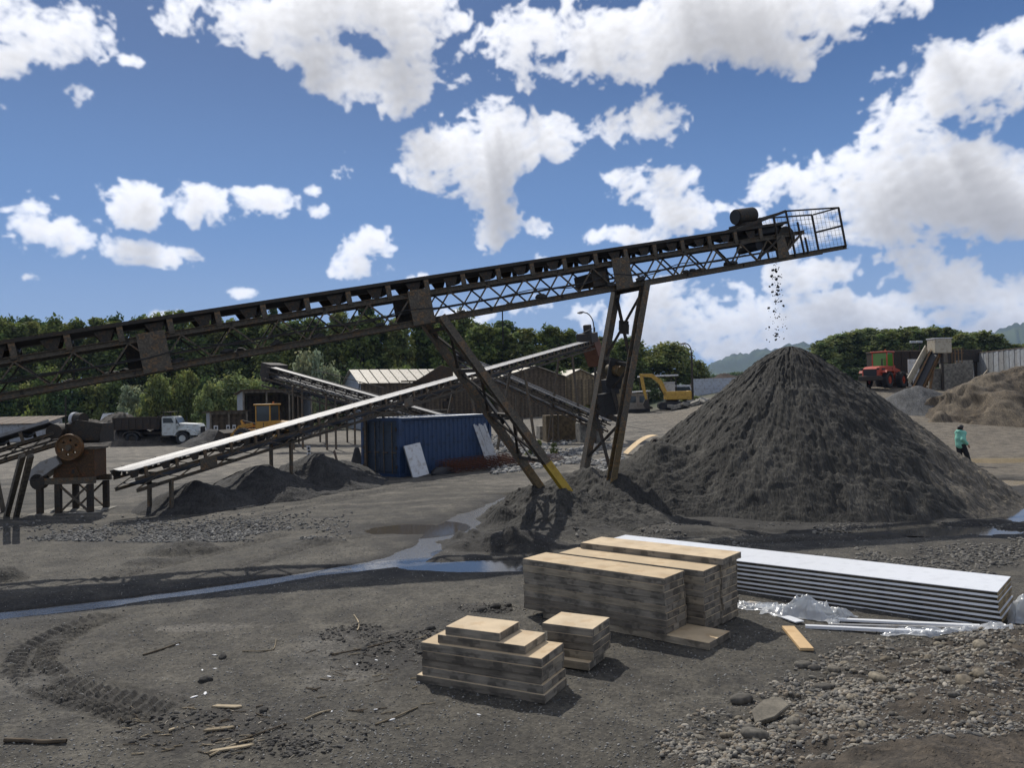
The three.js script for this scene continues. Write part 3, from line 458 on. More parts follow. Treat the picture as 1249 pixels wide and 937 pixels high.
// ---- the big stacker conveyor
{
  const A = P(0, 484, 17.35), B = P(1033, 301, 28.1), L = A.distanceTo(B);
  const at = (px) => { let a = -3, b = L + 2; for (let i = 0; i < 40; i++) { const m = (a + b) / 2, q = project(A.clone().lerp(B, m / L)); if (q[0] < px) a = m; else b = m; } return (a + b) / 2; };
  const sHead = at(966), sTop = at(986), W = 1.15, h = 0.74, yb = 1.04;
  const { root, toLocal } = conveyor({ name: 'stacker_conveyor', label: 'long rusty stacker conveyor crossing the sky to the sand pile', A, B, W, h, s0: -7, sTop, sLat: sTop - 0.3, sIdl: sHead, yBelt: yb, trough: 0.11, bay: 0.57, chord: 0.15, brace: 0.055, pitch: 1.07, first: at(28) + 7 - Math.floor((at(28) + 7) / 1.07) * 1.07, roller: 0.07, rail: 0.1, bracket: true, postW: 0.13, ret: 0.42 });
  // gusset plates
  for (const [px, w] of [[193, 0.62], [517, 0.62], [761, 0.62]]) { const s = at(px); for (const z of [0.05, -W - 0.05]) box(root, 'gusset_plate', M.steel, w, h + 0.18, 0.02, s, h / 2 + 0.03, z); box(root, 'cross_plate', M.steelDark, w * 0.9, h * 0.8, 0.02, s - 0.35, h / 2, -W / 2, { ry: 0.5 }); }
  box(root, 'cross_plate', M.steelDark, 0.5, 0.4, W * 0.9, at(735), 0.35, -W / 2);
  // sand that has dropped off the return belt and lies on the lower chords
  const r = rng(12);
  for (let i = 0; i < 26; i++) { const g = new THREE.IcosahedronGeometry(rr(0.07, 0.16, r), 1), p = g.attributes.position; for (let k = 0; k < p.count; k++) { const f = 0.7 + 0.6 * vh(Math.round(p.getX(k) * 90) + i, Math.round(p.getY(k) * 90), Math.round(p.getZ(k) * 90)); p.setXYZ(k, p.getX(k) * f * 1.5, Math.max(-0.03, p.getY(k) * f * 0.8), p.getZ(k) * f); } g.computeVertexNormals(); const m = mesh(root, 'sand_clump', g, M.rubber); m.position.set(rr(1, sHead - 2, r), 0.1, r() < 0.5 ? rr(-0.05, 0.02, r) : -W + rr(-0.03, 0.05, r)); }
  // legs: pairs that splay to the heap, yellow bands at the feet
  function legPair(tops, feet, yellow, w, d, faded = false) {
    const T = tops.map((p) => V(...p)), F = feet.map(toLocal), out = [];
    for (let i = 0; i < 2; i++) {
      const f = yellow[i], cut = T[i].clone().lerp(F[i], 1 - f), end = T[i].clone().lerp(F[i], 1.06);
      channel(root, 'leg', M.steel, T[i], cut, w, d, V(0, 0, 1), i ? -1 : 1);
      const c2 = channel(root, 'leg_foot', f > 0.001 ? (i || faded ? M.yellowFaded : M.yellow) : M.steel, cut, end, w * 1.01, d * 1.01, V(0, 0, 1), i ? -1 : 1); if (f > 0.001) c2.userData.label = 'yellow painted foot of the leg';
      out.push([T[i], F[i]]);
    }
    return out;
  }
  const mid = (l, t) => l[0].clone().lerp(l[1], t);
  const s1 = at(533), p1 = legPair([[s1 + 0.1, 0.05, 0.08], [s1 + 0.05, 0.05, -W - 0.08]], [P(693, 601, 22), P(657, 592, 23.2)], [0.17, 0.12], 0.2, 0.24);
  for (const t of [0.06, 0.3, 0.56, 0.82]) beam(root, 'leg_rung', M.steelDark, mid(p1[0], t), mid(p1[1], t), 0.12, 0.1);
  for (const [a, b] of [[0.06, 0.3], [0.3, 0.56], [0.56, 0.82]]) { beam(root, 'leg_brace', M.steelDark, mid(p1[0], a), mid(p1[1], b), 0.07, 0.05); beam(root, 'leg_brace', M.steelDark, mid(p1[1], a), mid(p1[0], b), 0.07, 0.05); }
  { const a = mid(p1[0], 0.56), b = mid(p1[1], 0.56), c = mid(p1[1], 0.84), d2 = mid(p1[0], 0.8); beam(root, 'leg_plate', M.steelDark, a.clone().lerp(b, 0.5), c.clone().lerp(d2, 0.5), 0.55, 0.03); beam(root, 'leg_plate', M.rubber, mid(p1[1], 0.4).lerp(mid(p1[0], 0.4), 0.35), mid(p1[1], 0.62).lerp(mid(p1[0], 0.6), 0.4), 0.4, 0.05); }
  const s2 = at(784), p2 = legPair([[s2 + 0.05, 0.02, 0.08], [s2 - 0.15, 0.02, -W - 0.08]], [P(745, 590, 23.7), P(714, 566, 25.1)], [0.26, 0.0], 0.2, 0.26, true);
  for (const t of [0.03, 0.42, 0.7]) beam(root, 'leg_rung', M.steelDark, mid(p2[0], t), mid(p2[1], t), 0.12, 0.12);
  for (const [a, b] of [[0.03, 0.42], [0.42, 0.7], [0.7, 0.97]]) { beam(root, 'leg_brace', M.steelDark, mid(p2[0], a), mid(p2[1], b), 0.1, 0.06); beam(root, 'leg_brace', M.steelDark, mid(p2[1], a), mid(p2[0], b), 0.1, 0.06); }
  for (const [i, t] of [[0, 0.22], [1, 0.24]]) { const c = mid(p2[0], t).lerp(mid(p2[1], t), 0.5), g = box(root, 'brace_gusset', M.steelDark, 0.34, 0.3, 0.03, 0, 0, 0); g.position.copy(c); g.rotation.z = -0.25; g.position.z += i * 0.06; }
  // rubber sheet and tackle hung between the second pair
  { const c = mid(p2[0], 0.55).lerp(mid(p2[1], 0.55), 0.5), a = mid(p2[0], 0.4).lerp(mid(p2[1], 0.4), 0.5); beam(root, 'hung_sheet', M.rubber, a, c, 0.55, 0.04, V(0, 0, 1)); rod(root, 'winch_drum', M.yellowFaded, mid(p2[0], 0.46).lerp(mid(p2[1], 0.46), 0.3), mid(p2[0], 0.46).lerp(mid(p2[1], 0.46), 0.75), 0.17); box(root, 'winch_box', M.black, 0.4, 0.5, 0.3).position.copy(mid(p2[0], 0.55).lerp(mid(p2[1], 0.55), 0.6)); box(root, 'winch_box', M.rubber, 0.5, 0.7, 0.3).position.copy(mid(p2[0], 0.64).lerp(mid(p2[1], 0.64), 0.55)); }
  // trestle beyond the frame's edge
  { const f = (z) => { const t = root.localToWorld(V(-5.5, 0, z)); return toLocal(V(t.x, -0.1, t.z)); }; for (const z of [0, -W]) channel(root, 'leg', M.steel, V(-5.5, 0, z), f(z), 0.16, 0.2, V(1, 0, 0)); }
  // motor, gearbox and the guard cage over the head
  const sm = at(928);
  rod(root, 'motor', M.steelDark, V(sm - 0.36, yb + 0.56, -0.42), V(sm + 0.36, yb + 0.56, -0.42), 0.26, 0.26, 20);
  for (const q of [-0.38, 0.37]) rod(root, 'motor_end', M.black, V(sm + q - 0.03, yb + 0.56, -0.42), V(sm + q + 0.04, yb + 0.56, -0.42), 0.235, 0.235, 20);
  box(root, 'motor_mount', M.steelDark, 0.7, 0.2, 0.8, sm + 0.05, yb + 0.22, -0.5); box(root, 'gearbox', M.black, 1.3, 0.34, 0.8, sm + 0.55, yb + 0.0, -W / 2, { bevel: 0.06 });
  rod(root, 'snub_roller', M.black, V(sm + 0.15, 0.55, -0.1), V(sm + 0.15, 0.55, -W + 0.1), 0.16, 0.16, 12);
  prism(root, 'head_plate', M.steel, [[-0.25, 0], [0.25, 0], [0.14, h], [-0.2, h]], 0.03, 0.004).position.set(at(955), 0, 0.05);
  beam(root, 'head_brace', M.steel, V(at(955), 0.12, 0.04), V(at(982), h, 0.04), 0.05, 0.09, V(0, 0, 1)); beam(root, 'head_brace', M.steelDark, V(at(925), 0.12, 0.04), V(at(955), h * 0.95, 0.04), 0.05, 0.08, V(0, 0, 1));
  const g0 = at(969), g1 = L - 0.1, yt = 1.52, y1 = 1.38;
  for (const z of [0.03, -W - 0.03]) {
    beam(root, 'guard_post', M.steelDark, V(g0, 0, z), V(g0 - 0.1, yt, z), 0.05); beam(root, 'guard_post', M.steelDark, V(g1, 0, z), V(g1 - 0.05, y1, z), 0.055);
    beam(root, 'guard_rail', M.steelDark, V(at(905), 1.15, z), V(g0 - 0.1, yt, z), 0.05, 0.09); beam(root, 'guard_rail', M.steelDark, V(g0 - 0.1, yt, z), V(g1 - 0.05, y1, z), 0.04, 0.05);
    beam(root, 'guard_post', M.steelDark, V(at(951), 0.5, z), V(at(951), yt - 0.16, z), 0.06, 0.05); beam(root, 'guard_post', M.steelDark, V(at(980), 0, z), V(at(978), 1.1, z), 0.05);  beam(root, 'guard_post', M.steelDark, V(at(985), 0, z), V(at(984), 0.55, z), 0.05);
    const n = 13; for (let i = 1; i < n; i++) { const s = lerp(g0, g1, i / n); beam(root, 'guard_wire', M.steelDark, V(s, 0.02, z), V(s - 0.06, lerp(yt, y1, i / n) - 0.02, z), 0.006); }
    for (let i = 1; i < 9; i++) beam(root, 'guard_wire', M.steelDark, V(g0, yt * i / 9, z), V(g1, y1 * i / 9, z), 0.006);
  }
  beam(root, 'guard_rail', M.steelDark, V(g1, y1, 0), V(g1, y1, -W), 0.05); beam(root, 'guard_rail', M.steelDark, V(g1, 0, 0), V(g1, 0, -W), 0.08); beam(root, 'guard_rail', M.steelDark, V(g0 - 0.1, yt, 0), V(g0 - 0.1, yt, -W), 0.05);
  { const c = V(at(622), 0.03, -0.5), w = root.localToWorld(c.clone()); w.y -= 1.05; rod(root, 'hanging_cable', M.black, c, toLocal(w), 0.018, 0.018, 6); }
  // cable looping along the frame
  const pts = []; for (let s = -5; s < sHead - 1; s += 1.3) pts.push(V(s, 0.3 + 0.1 * Math.sin(s * 2.1), 0.06)); tube(root, 'power_cable', M.black, pts, 0.014, 120, 5);
  // what is falling off the head pulley on to the pile
  const drop = root.localToWorld(V(at(957), 0, -W / 2)), rf = rng(77), geos = [0, 1, 2, 3].map((q) => { const g = new THREE.IcosahedronGeometry(0.05, 1), p = g.attributes.position; for (let k = 0; k < p.count; k++) { const f = 0.6 + 0.8 * vh(Math.round(p.getX(k) * 200) + q * 7, Math.round(p.getY(k) * 200), Math.round(p.getZ(k) * 200)); p.setXYZ(k, p.getX(k) * f, p.getY(k) * f * 0.8, p.getZ(k) * f); } g.computeVertexNormals(); return g; });
  for (let i = 0; i < 120; i++) { const t = rf(), spread = 0.1 + t * 0.26, m = single('falling_clod', 'dark clod of sand falling from the conveyor head to the pile', 'sand clod', geos[i % 4], M.rubber, 'sand clods falling from the conveyor head'); m.position.set(drop.x + (rf() + rf() - 1) * spread * 1.3 + 0.1, lerp(drop.y - 0.1, apex[2] + 0.15, Math.pow(t, 1.05)), drop.z + (rf() - 0.5) * spread); m.rotation.set(rf() * 6, rf() * 6, rf() * 6); m.scale.setScalar(rf() < 0.2 ? rr(0.65, 1.05, rf) : rr(0.18, 0.5, rf)); }
}
// ---- conveyors in the yard behind
{
  const legTo = (c, s, z, name = 'support_leg', mat = M.steel, w = 0.1, dx = 0) => { const t = c.root.localToWorld(V(s, 0, z)), g = V(t.x + dx, heightAt(t.x + dx, t.z) - 0.05, t.z); return beam(c.root, name, mat, V(s, 0, z), c.toLocal(g), w, w); };
  // pale-belted conveyor from the crusher up behind the container
  const a = P(122, 613, 22.6), b = P(726, 425, 60);
  const c = conveyor({ name: 'belt_conveyor', label: 'long conveyor with pale dusty belt rising behind the blue container', A: a, B: b, W: 0.95, h: 0.34, yBelt: 0.60, s0: 1.25, trough: 0.03, bay: 0.8, chord: 0.1, brace: 0.045, pitch: 1.15, roller: 0.07, beltMat: M.beltDusty, returnMat: M.belt, bracket: true, postW: 0.1 });
  for (const s of [2.5, 8, 14]) for (const z of [0, -0.95]) legTo(c, s, z);
  for (const s of [22, 29, 37]) { for (const z of [0, -0.95]) { legTo(c, s, z, 'support_leg', M.steel, 0.13, z ? -0.9 : 0.6); } }
  { const uc = []; for (let s = 2.6; s < 13.4; s += 1.5) { const p = c.root.localToWorld(V(s, 0, -0.5)); uc.push([p.x, p.z + 0.2, (p.y - 0.1) * (0.62 + 0.2 * Math.sin(s * 1.9)) * ss(15, 10, s) * ss(1.5, 4, s), 0.5]); } heap('gravel_ridge', 'long dark gravel ridge lying under the pale-belted conveyor', 'gravel pile', uc, { centre: uc[4], k: 0.1, na: 220, nr: 70, wob: 0.8, detail: rough(0.22, 2.6), colour: (x, z) => { const q = fbm(x * 5, z * 5, 3); return [0.105, 0.102, 0.097].map((v) => v * (0.5 + q)); } }); }
  for (const s of [4, 16, 22]) box(c.root, 'side_plate', M.steel, 0.7, 0.36, 0.02, s, 0.2, 0.05);
  box(c.root, 'drive_box', M.steelDark, 1.4, 0.7, 1.2, c.L - 0.2, 0.82, -0.5); box(c.root, 'motor', M.steelDark, 0.6, 0.7, 0.5, c.L - 0.3, 1.45, -0.4, { bevel: 0.08 }); beam(c.root, 'guard_rail', M.steelDark, V(c.L - 2.4, 1.35, 0), V(c.L - 0.4, 1.5, 0), 0.05);
  prism(c.root, 'discharge_chute', paint(0.16, 0.07, 0.04, 0.8), [[-0.4, 0.4], [0.9, 0.5], [1.9, -1.4], [1.1, -1.7]], 1.1, 0.01).position.set(c.L, 0.2, -0.5);
  // lower conveyor falling away to the right behind the container
  const d = conveyor({ name: 'belt_conveyor', label: 'dark double-railed conveyor sloping down behind the two leg frames', A: P(742, 527, 55), B: P(560, 446, 60), W: 1.0, h: 0.5, yBelt: 0.8, trough: 0.04, bay: 0.9, chord: 0.12, brace: 0.05, pitch: 1.1, rail: 0.08, railMat: paint(0.35, 0.34, 0.33, 0.6), beltMat: M.belt });
  for (const s of [1, 4, 7]) for (const z of [0, -1]) legTo(d, s, z);
  // conveyor at the back running down to the right, light belt
  const e = conveyor({ name: 'belt_conveyor', label: 'conveyor with white belt descending behind the pale-belted conveyor', A: P(560, 527, 50), B: P(335, 462, 57), W: 0.9, h: 0.5, yBelt: 0.8, trough: 0.03, bay: 0.8, chord: 0.1, brace: 0.05, pitch: 1.0, beltMat: M.beltDusty, rail: 0.02, railMat: M.steelDark });
  for (const s of [2, 6, 10, 13]) for (const z of [0, -0.9]) legTo(e, s, z);
  const f = conveyor({ name: 'belt_conveyor', label: 'broad dark conveyor deck descending beside the grey metal building', A: P(470, 506, 60), B: P(345, 470, 66), W: 2.2, h: 0.6, yBelt: 0.95, trough: 0.05, bay: 0.8, chord: 0.14, brace: 0.06, pitch: 0.8, beltMat: M.belt, rail: 0.35, railH: 0.06 });
  for (const s of [1, 4, 7]) for (const z of [0, -2.2]) legTo(f, s, z);
  box(f.root, 'drive_box', M.steelDark, 1.1, 1.1, 1.8, f.L, 1.2, -1.1); for (const q of [0, 1, 2, 3]) beam(f.root, 'hand_rail_post', M.steelDark, V(1 + q * 2, 0.9, 0.05), V(1 + q * 2, 1.9, 0.05), 0.05); beam(f.root, 'hand_rail', M.steelDark, V(0.5, 1.9, 0.05), V(8, 1.9, 0.05), 0.05);
  // feed conveyor that comes in from the left over the crusher
  const g = conveyor({ name: 'feed_conveyor', label: 'feed conveyor rising from the frame edge to the jaw crusher', A: P(-120, 600, 24.3), B: P(70, 541, 25.2), W: 1.1, h: 0.34, yBelt: 0.62, trough: 0.08, bay: 0.6, chord: 0.1, brace: 0.05, pitch: 0.8, rail: 0.13, railMat: paint(0.30, 0.30, 0.30, 0.6), beltMat: M.belt });
  for (const [s, dx] of [[2.2, -0.7], [2.2, 0.3]]) for (const z of [0, -1.1]) legTo(g, s, z, 'support_leg', M.edge3, 0.14, dx);
  // the two timber props in front
  for (const [px, px2] of [[8, 28], [20, 38]]) beam(g.root, 'timber_prop', M.edge3, g.toLocal(G(px, 632)), g.toLocal(P(px2, 556, 21.6)), 0.14, 0.1);
}
// ---------------------------------------------------------------- foreground: formwork panels, sandwich panels, timber
const ord = ['topmost', 'second', 'third', 'fourth', 'fifth', 'sixth', 'seventh', 'eighth', 'ninth', 'tenth'];
const edgeMats = [M.edge, M.edge2, M.edge3];
const plyMats = [M.ply, std({ map: T_ply, color: lin(0.92, 0.9, 0.86), roughness: 0.82 }), std({ map: T_ply, color: lin(1.0, 1.02, 1.04), roughness: 0.8 })];
// one formwork panel: a plywood face on a frame of planks, with end blocks. Local x is its length, origin under its middle.
function formwork(label, L, Wd, T, pos, turn, r, group) {
  const t = thing('formwork_panel', label, 'formwork panel', pos, turn + rr(-0.012, 0.012, r), group);
  const em = () => edgeMats[Math.floor(r() * 3)], sheet = 0.02, hT = T - 0.003;
  box(t, 'face_board', plyMats[Math.floor(r() * 3)], L - 0.012, sheet, Wd - 0.012, 0, T - sheet / 2, 0, { bevel: 0.002 });
  for (const z of [-1, 1]) box(t, 'side_plank', em(), L, hT, 0.035, 0, hT / 2, z * (Wd / 2 - 0.0175), { bevel: 0.004 });
  for (const x of [-1, 1]) {
    const n = 2 + Math.floor(r() * 2), cuts = [-Wd / 2 + 0.037]; for (let i = 1; i < n; i++) cuts.push(-Wd / 2 + 0.037 + (Wd - 0.074) * (i + rr(-0.2, 0.2, r)) / n); cuts.push(Wd / 2 - 0.037);
    for (let i = 0; i < n; i++) box(t, 'end_block', em(), 0.05, hT * rr(0.93, 1, r), cuts[i + 1] - cuts[i] - 0.004, x * (L / 2 - 0.025 - rr(0, 0.006, r)), hT / 2, (cuts[i] + cuts[i + 1]) / 2, { bevel: 0.004 });
  }
  box(t, 'core_board', M.edge3, L - 0.11, hT - 0.03, Wd - 0.08, 0, hT / 2 - 0.012, 0);
  return t;
}
// a stack given by the ground place of its near corner (the corner nearest the camera, right end) and the turn of its long side
function stackAt(corner, th, L, Wd, T, n, name, r, base = 0, o = {}) {
  const e = V(Math.cos(th), 0, Math.sin(th)), w = V(Math.sin(th), 0, -Math.cos(th));           // e: towards the right end, w: away from the camera
  for (let i = 0; i < n; i++) {
    const j = () => rr(-0.010, 0.010, r), Li = (o.len?.[i] ?? L) + rr(-0.012, 0.012, r), Wi = (o.wid?.[i] ?? Wd), sh = o.shift?.[i] ?? [0, 0], c = corner.clone().addScaledVector(e, -Li / 2 + sh[0] + j()).addScaledVector(w, Wi / 2 + sh[1] + j());
    const k = n - 1 - i, which = (k === 0 ? 'topmost' : i === 0 && n > 2 ? 'lowest' : ord[k] + ' from top'); c.y = base + i * (T + 0.001);
    formwork((o.label?.[i]) ?? which + ' wooden formwork panel of ' + name, Li, Wi, T, c, -th, r);
  }
}
{
  const r = rng(41), T = 0.094;
  // small stack in front: lowest layers, then two shorter panels on top
  const lvl = (x, z) => heightAt(x, z);
  const c1 = G(664, 863, 0.03), th1 = 0.47, y1 = lvl(c1.x, c1.z) + 0.012;
  stackAt(c1, th1, 1.60, 0.62, T, 7, 'the small front stack', r, y1, { len: [1.66, 1.58, 1.56, 1.56, 1.56, 1.14, 0.72], wid: [0.62, 0.62, 0.62, 0.62, 0.62, 0.56, 0.52], shift: [[0.02, -0.03], [0, 0], [-0.03, 0.01], [-0.02, 0.0], [-0.03, 0.0], [-0.26, 0.06], [-0.60, 0.10]], label: { 6: 'short topmost plywood panel crowning the small front stack', 5: 'shorter pale panel under the topmost of the small front stack' } });
  // the little stack of short panels behind it, on a low panel of its own
  const c2 = G(703, 832, 0.02), th2 = 0.5, y2 = lvl(c2.x, c2.z) + 0.012;
  stackAt(G(718, 822, 0.05), th2, 0.85, 0.5, T, 1, 'x', r, y2, { label: ['single low panel lying under and behind the small front stack'] });
  stackAt(G(724, 812, 0.12), th2, 0.66, 0.58, T, 4, 'the short stack beside the large stack', r, y2 + T + 0.003, { len: [0.6, 0.62, 0.62, 0.68] });
  // the large stack: three columns side by side
  const th = 0.68, cA = G(812, 789, 0.02), e = V(Math.cos(th), 0, Math.sin(th)), w = V(Math.sin(th), 0, -Math.cos(th)), yA = lvl(cA.x, cA.z) + 0.01;
  stackAt(cA.clone().addScaledVector(e, 0.62).addScaledVector(w, 0.02), th, 2.7, 0.66, T, 1, 'x', r, yA, { label: ['long bottom panel sticking out under the large stack'] });
  stackAt(cA, th, 2.42, 0.60, T, 8, 'the front column of the large stack', r, yA + T + 0.002);
  const cB = cA.clone().addScaledVector(w, 0.68).addScaledVector(e, 0.24);
  stackAt(cB, th, 2.45, 0.54, T, 9, 'the middle column of the large stack', r, yA + 0.005, { len: [2.2, 2.45, 2.42, 2.47, 2.45, 2.44, 2.46, 2.44, 2.47] });
  const cC = cB.clone().addScaledVector(w, 0.56).addScaledVector(e, 0.02);
  stackAt(cC, th, 2.45, 0.54, T, 10, 'the rear column of the large stack', r, yA + 0.003, { wid: { 9: 0.64 }, shift: { 9: [0.05, -0.08] }, label: { 9: 'highest plywood-faced panel capping the rear column of the large stack' } });
  // white insulated wall panels: steel skins on a dark core
  const P1 = G(1219, 771, 0.02), thp = 0.69, ep = V(Math.cos(thp), 0, Math.sin(thp)), wp = V(Math.sin(thp), 0, -Math.cos(thp)), LP = 6.7, WP = 1.14, core = std({ map: T_edge, color: lin(0.34, 0.32, 0.26), roughness: 0.95 }), endm = std({ map: T_edge, color: lin(1.25, 1.05, 0.66), roughness: 0.95 }), skin = std({ color: lin(0.80, 0.815, 0.83), roughness: 0.38, map: tex(256, (u, v) => 0.97 - ss(0.5, 0.8, fbm(u * 9, v * 9, 4, 9, 71)) * 0.04) });
  const yP = lvl(P1.x, P1.z) * 0 + 0.07;
  for (let i = 0; i < 7; i++) {
    const c = P1.clone().addScaledVector(ep, -LP / 2 + rr(-0.03, 0.03, r)).addScaledVector(wp, WP / 2 + rr(-0.008, 0.008, r)); c.y = yP + i * 0.0715;
    const k = 6 - i, t = thing('insulated_panel', (k === 0 ? 'topmost' : i === 0 ? 'lowest' : ord[k] + ' from top') + ' long white insulated wall panel in the flat stack', 'wall panel', c, -thp);
    box(t, 'lower_skin', skin, LP, 0.009, WP, 0, 0.0045, 0); box(t, 'core', core, LP - 0.012, 0.052, WP - 0.035, 0, 0.036, 0); box(t, 'upper_skin', skin, LP, 0.009, WP, 0, 0.0665, 0);
    for (const z of [-1, 1]) { box(t, 'side_lip', skin, LP, 0.014, 0.006, 0, 0.014, z * (WP / 2 - 0.003)); }
    for (const x of [-1, 1]) box(t, 'end_core', endm, 0.01, 0.05, WP - 0.04, x * (LP / 2 + 0.001), 0.036, 0);
  }
  // a sill beam under them and trim lengths lying in front
  for (const s of [-0.5, -3.1, -5.8]) { const a = P1.clone().addScaledVector(ep, s).addScaledVector(wp, 0.06), b = a.clone().addScaledVector(wp, WP - 0.12); a.y = b.y = 0.03; const m = thing('timber_bearer', ['nearest', 'middle', 'farthest'][[-0.5, -3.1, -5.8].indexOf(s)] + ' timber bearer under the white panels', 'timber', a); beam(m, 'timber', M.edge2, V(0, 0, 0), b.clone().sub(a), 0.09, 0.075); }
  const strip = (lab, px, py, px2, py2, w, h, mat) => { const a = G(px, py, 0.06), b = G(px2, py2, 0.06); a.y = heightAt(a.x, a.z) + h / 2 + 0.006; b.y = heightAt(b.x, b.z) + h / 2 + 0.006; const t = thing('trim_strip', lab, 'trim strip', a); beam(t, 'strip', mat, V(0, 0, 0), b.clone().sub(a), w, h); };
  strip('white trim strip lying farthest out in front of the white panels', 982, 765, 1150, 776, 0.07, 0.04, skin); strip('white folded trim strip against the lowest white panel', 1022, 757, 1195, 771, 0.09, 0.03, skin); strip('grey trim strip lying between the two white trim strips', 1010, 763, 1190, 774, 0.05, 0.025, paint(0.4, 0.4, 0.4)); strip('short grey trim strip half under the plastic sheet', 912, 741, 960, 750, 0.1, 0.03, paint(0.55, 0.56, 0.56)); strip('thin white trim strip nearest the large wooden stack', 908, 737, 952, 745, 0.06, 0.03, skin);
  // crumpled clear plastic wrapping
  const film = new THREE.MeshPhysicalMaterial({ color: lin(0.82, 0.84, 0.85), roughness: 0.22, transmission: 0.6, thickness: 0, side: THREE.DoubleSide });
  function plastic(label, cx, cz, lx, lz, hgt, turn, seed, peak = []) {
    const nx = 90, nz = 54, g = new THREE.PlaneGeometry(lx, lz, nx, nz), p = g.attributes.position, cs = Math.cos(turn), sn = Math.sin(turn);
    for (let i = 0; i < p.count; i++) {
      const u = p.getX(i), v = p.getY(i), wu = u + (fbm(u * 3 + seed, v * 3, 3) - 0.5) * 0.35, wv = v + (fbm(u * 3, v * 3 + seed, 3) - 0.5) * 0.35, x = cx + wu * cs - wv * sn, z = cz + wu * sn + wv * cs;
      const ridge = 1 - Math.abs(fbm(u * 2.6 + seed, v * 2.6 + 5, 3) - 0.5) * 4, edge = ss(1, 0.55, Math.max(Math.abs(u) / lx * 2, Math.abs(v) / lz * 2));
      let y = heightAt(x, z) + 0.012 + Math.max(0, ridge) ** 3 * hgt * edge + (1 - Math.abs(fbm(u * 7 + seed, v * 7, 3) - 0.5) * 5) * 0.05 * edge + Math.abs(fbm(u * 16 + seed, v * 16, 2) - 0.5) * 0.03; for (const [pu, pv, ph, pr] of peak) y += ph * Math.exp(-((u - pu) ** 2 + (v - pv) ** 2) / (pr * pr));
      p.setXYZ(i, x, y, z);
    }
    g.computeVertexNormals(); return single('plastic_sheet', label, 'plastic sheet', g, film);
  }
  { const a = G(985, 750, 0.05); plastic('crumpled clear plastic sheet heaped against the white panels', a.x, a.z, 1.25, 0.7, 0.16, -thp * -1, 3, [[0.02, 0.1, 0.15, 0.09], [-0.15, 0.02, 0.08, 0.16], [0.3, 0.0, 0.09, 0.16]]); }
  { const a = G(930, 744, 0.03); plastic('flat torn plastic sheet at the foot of the large stack', a.x, a.z, 0.75, 0.4, 0.07, 0.3, 8); }
  { const a = G(1150, 777, 0.04); plastic('plastic sheet spread under the near end of the white panels', a.x, a.z, 1.6, 0.4, 0.06, 0.25, 13); }
  { const a = G(1241, 762, 0.1); plastic('bunched plastic sheet hanging off the panel stack end', a.x + 0.1, a.z, 0.5, 0.45, 0.2, 0.9, 17, [[0, 0, 0.16, 0.12]]); }
  // loose boards
  const board = (lab, px, py, px2, py2, w, h, mat, tilt = 0) => { const a = G(px, py, 0.03), b = G(px2, py2, 0.03); a.y = heightAt(a.x, a.z) + h / 2 + 0.01; b.y = heightAt(b.x, b.z) + h / 2 + 0.01 + tilt; const t = thing('loose_board', lab, 'board', a); const m = beam(t, 'board', mat, V(0, 0, 0), b.clone().sub(a), w, h); return t; };
  board('new yellow softwood board lying alone before the white panels', 961, 769, 984, 799, 0.17, 0.035, std({ map: T_ply, color: lin(1.05, 0.92, 0.72), roughness: 0.75 }));
  board('small white offcut board beside the yellow board', 957, 756, 975, 763, 0.16, 0.015, skin, 0.02); board('wooden offcut at the foot of the large stack', 912, 739, 924, 741, 0.12, 0.03, M.ply);
}
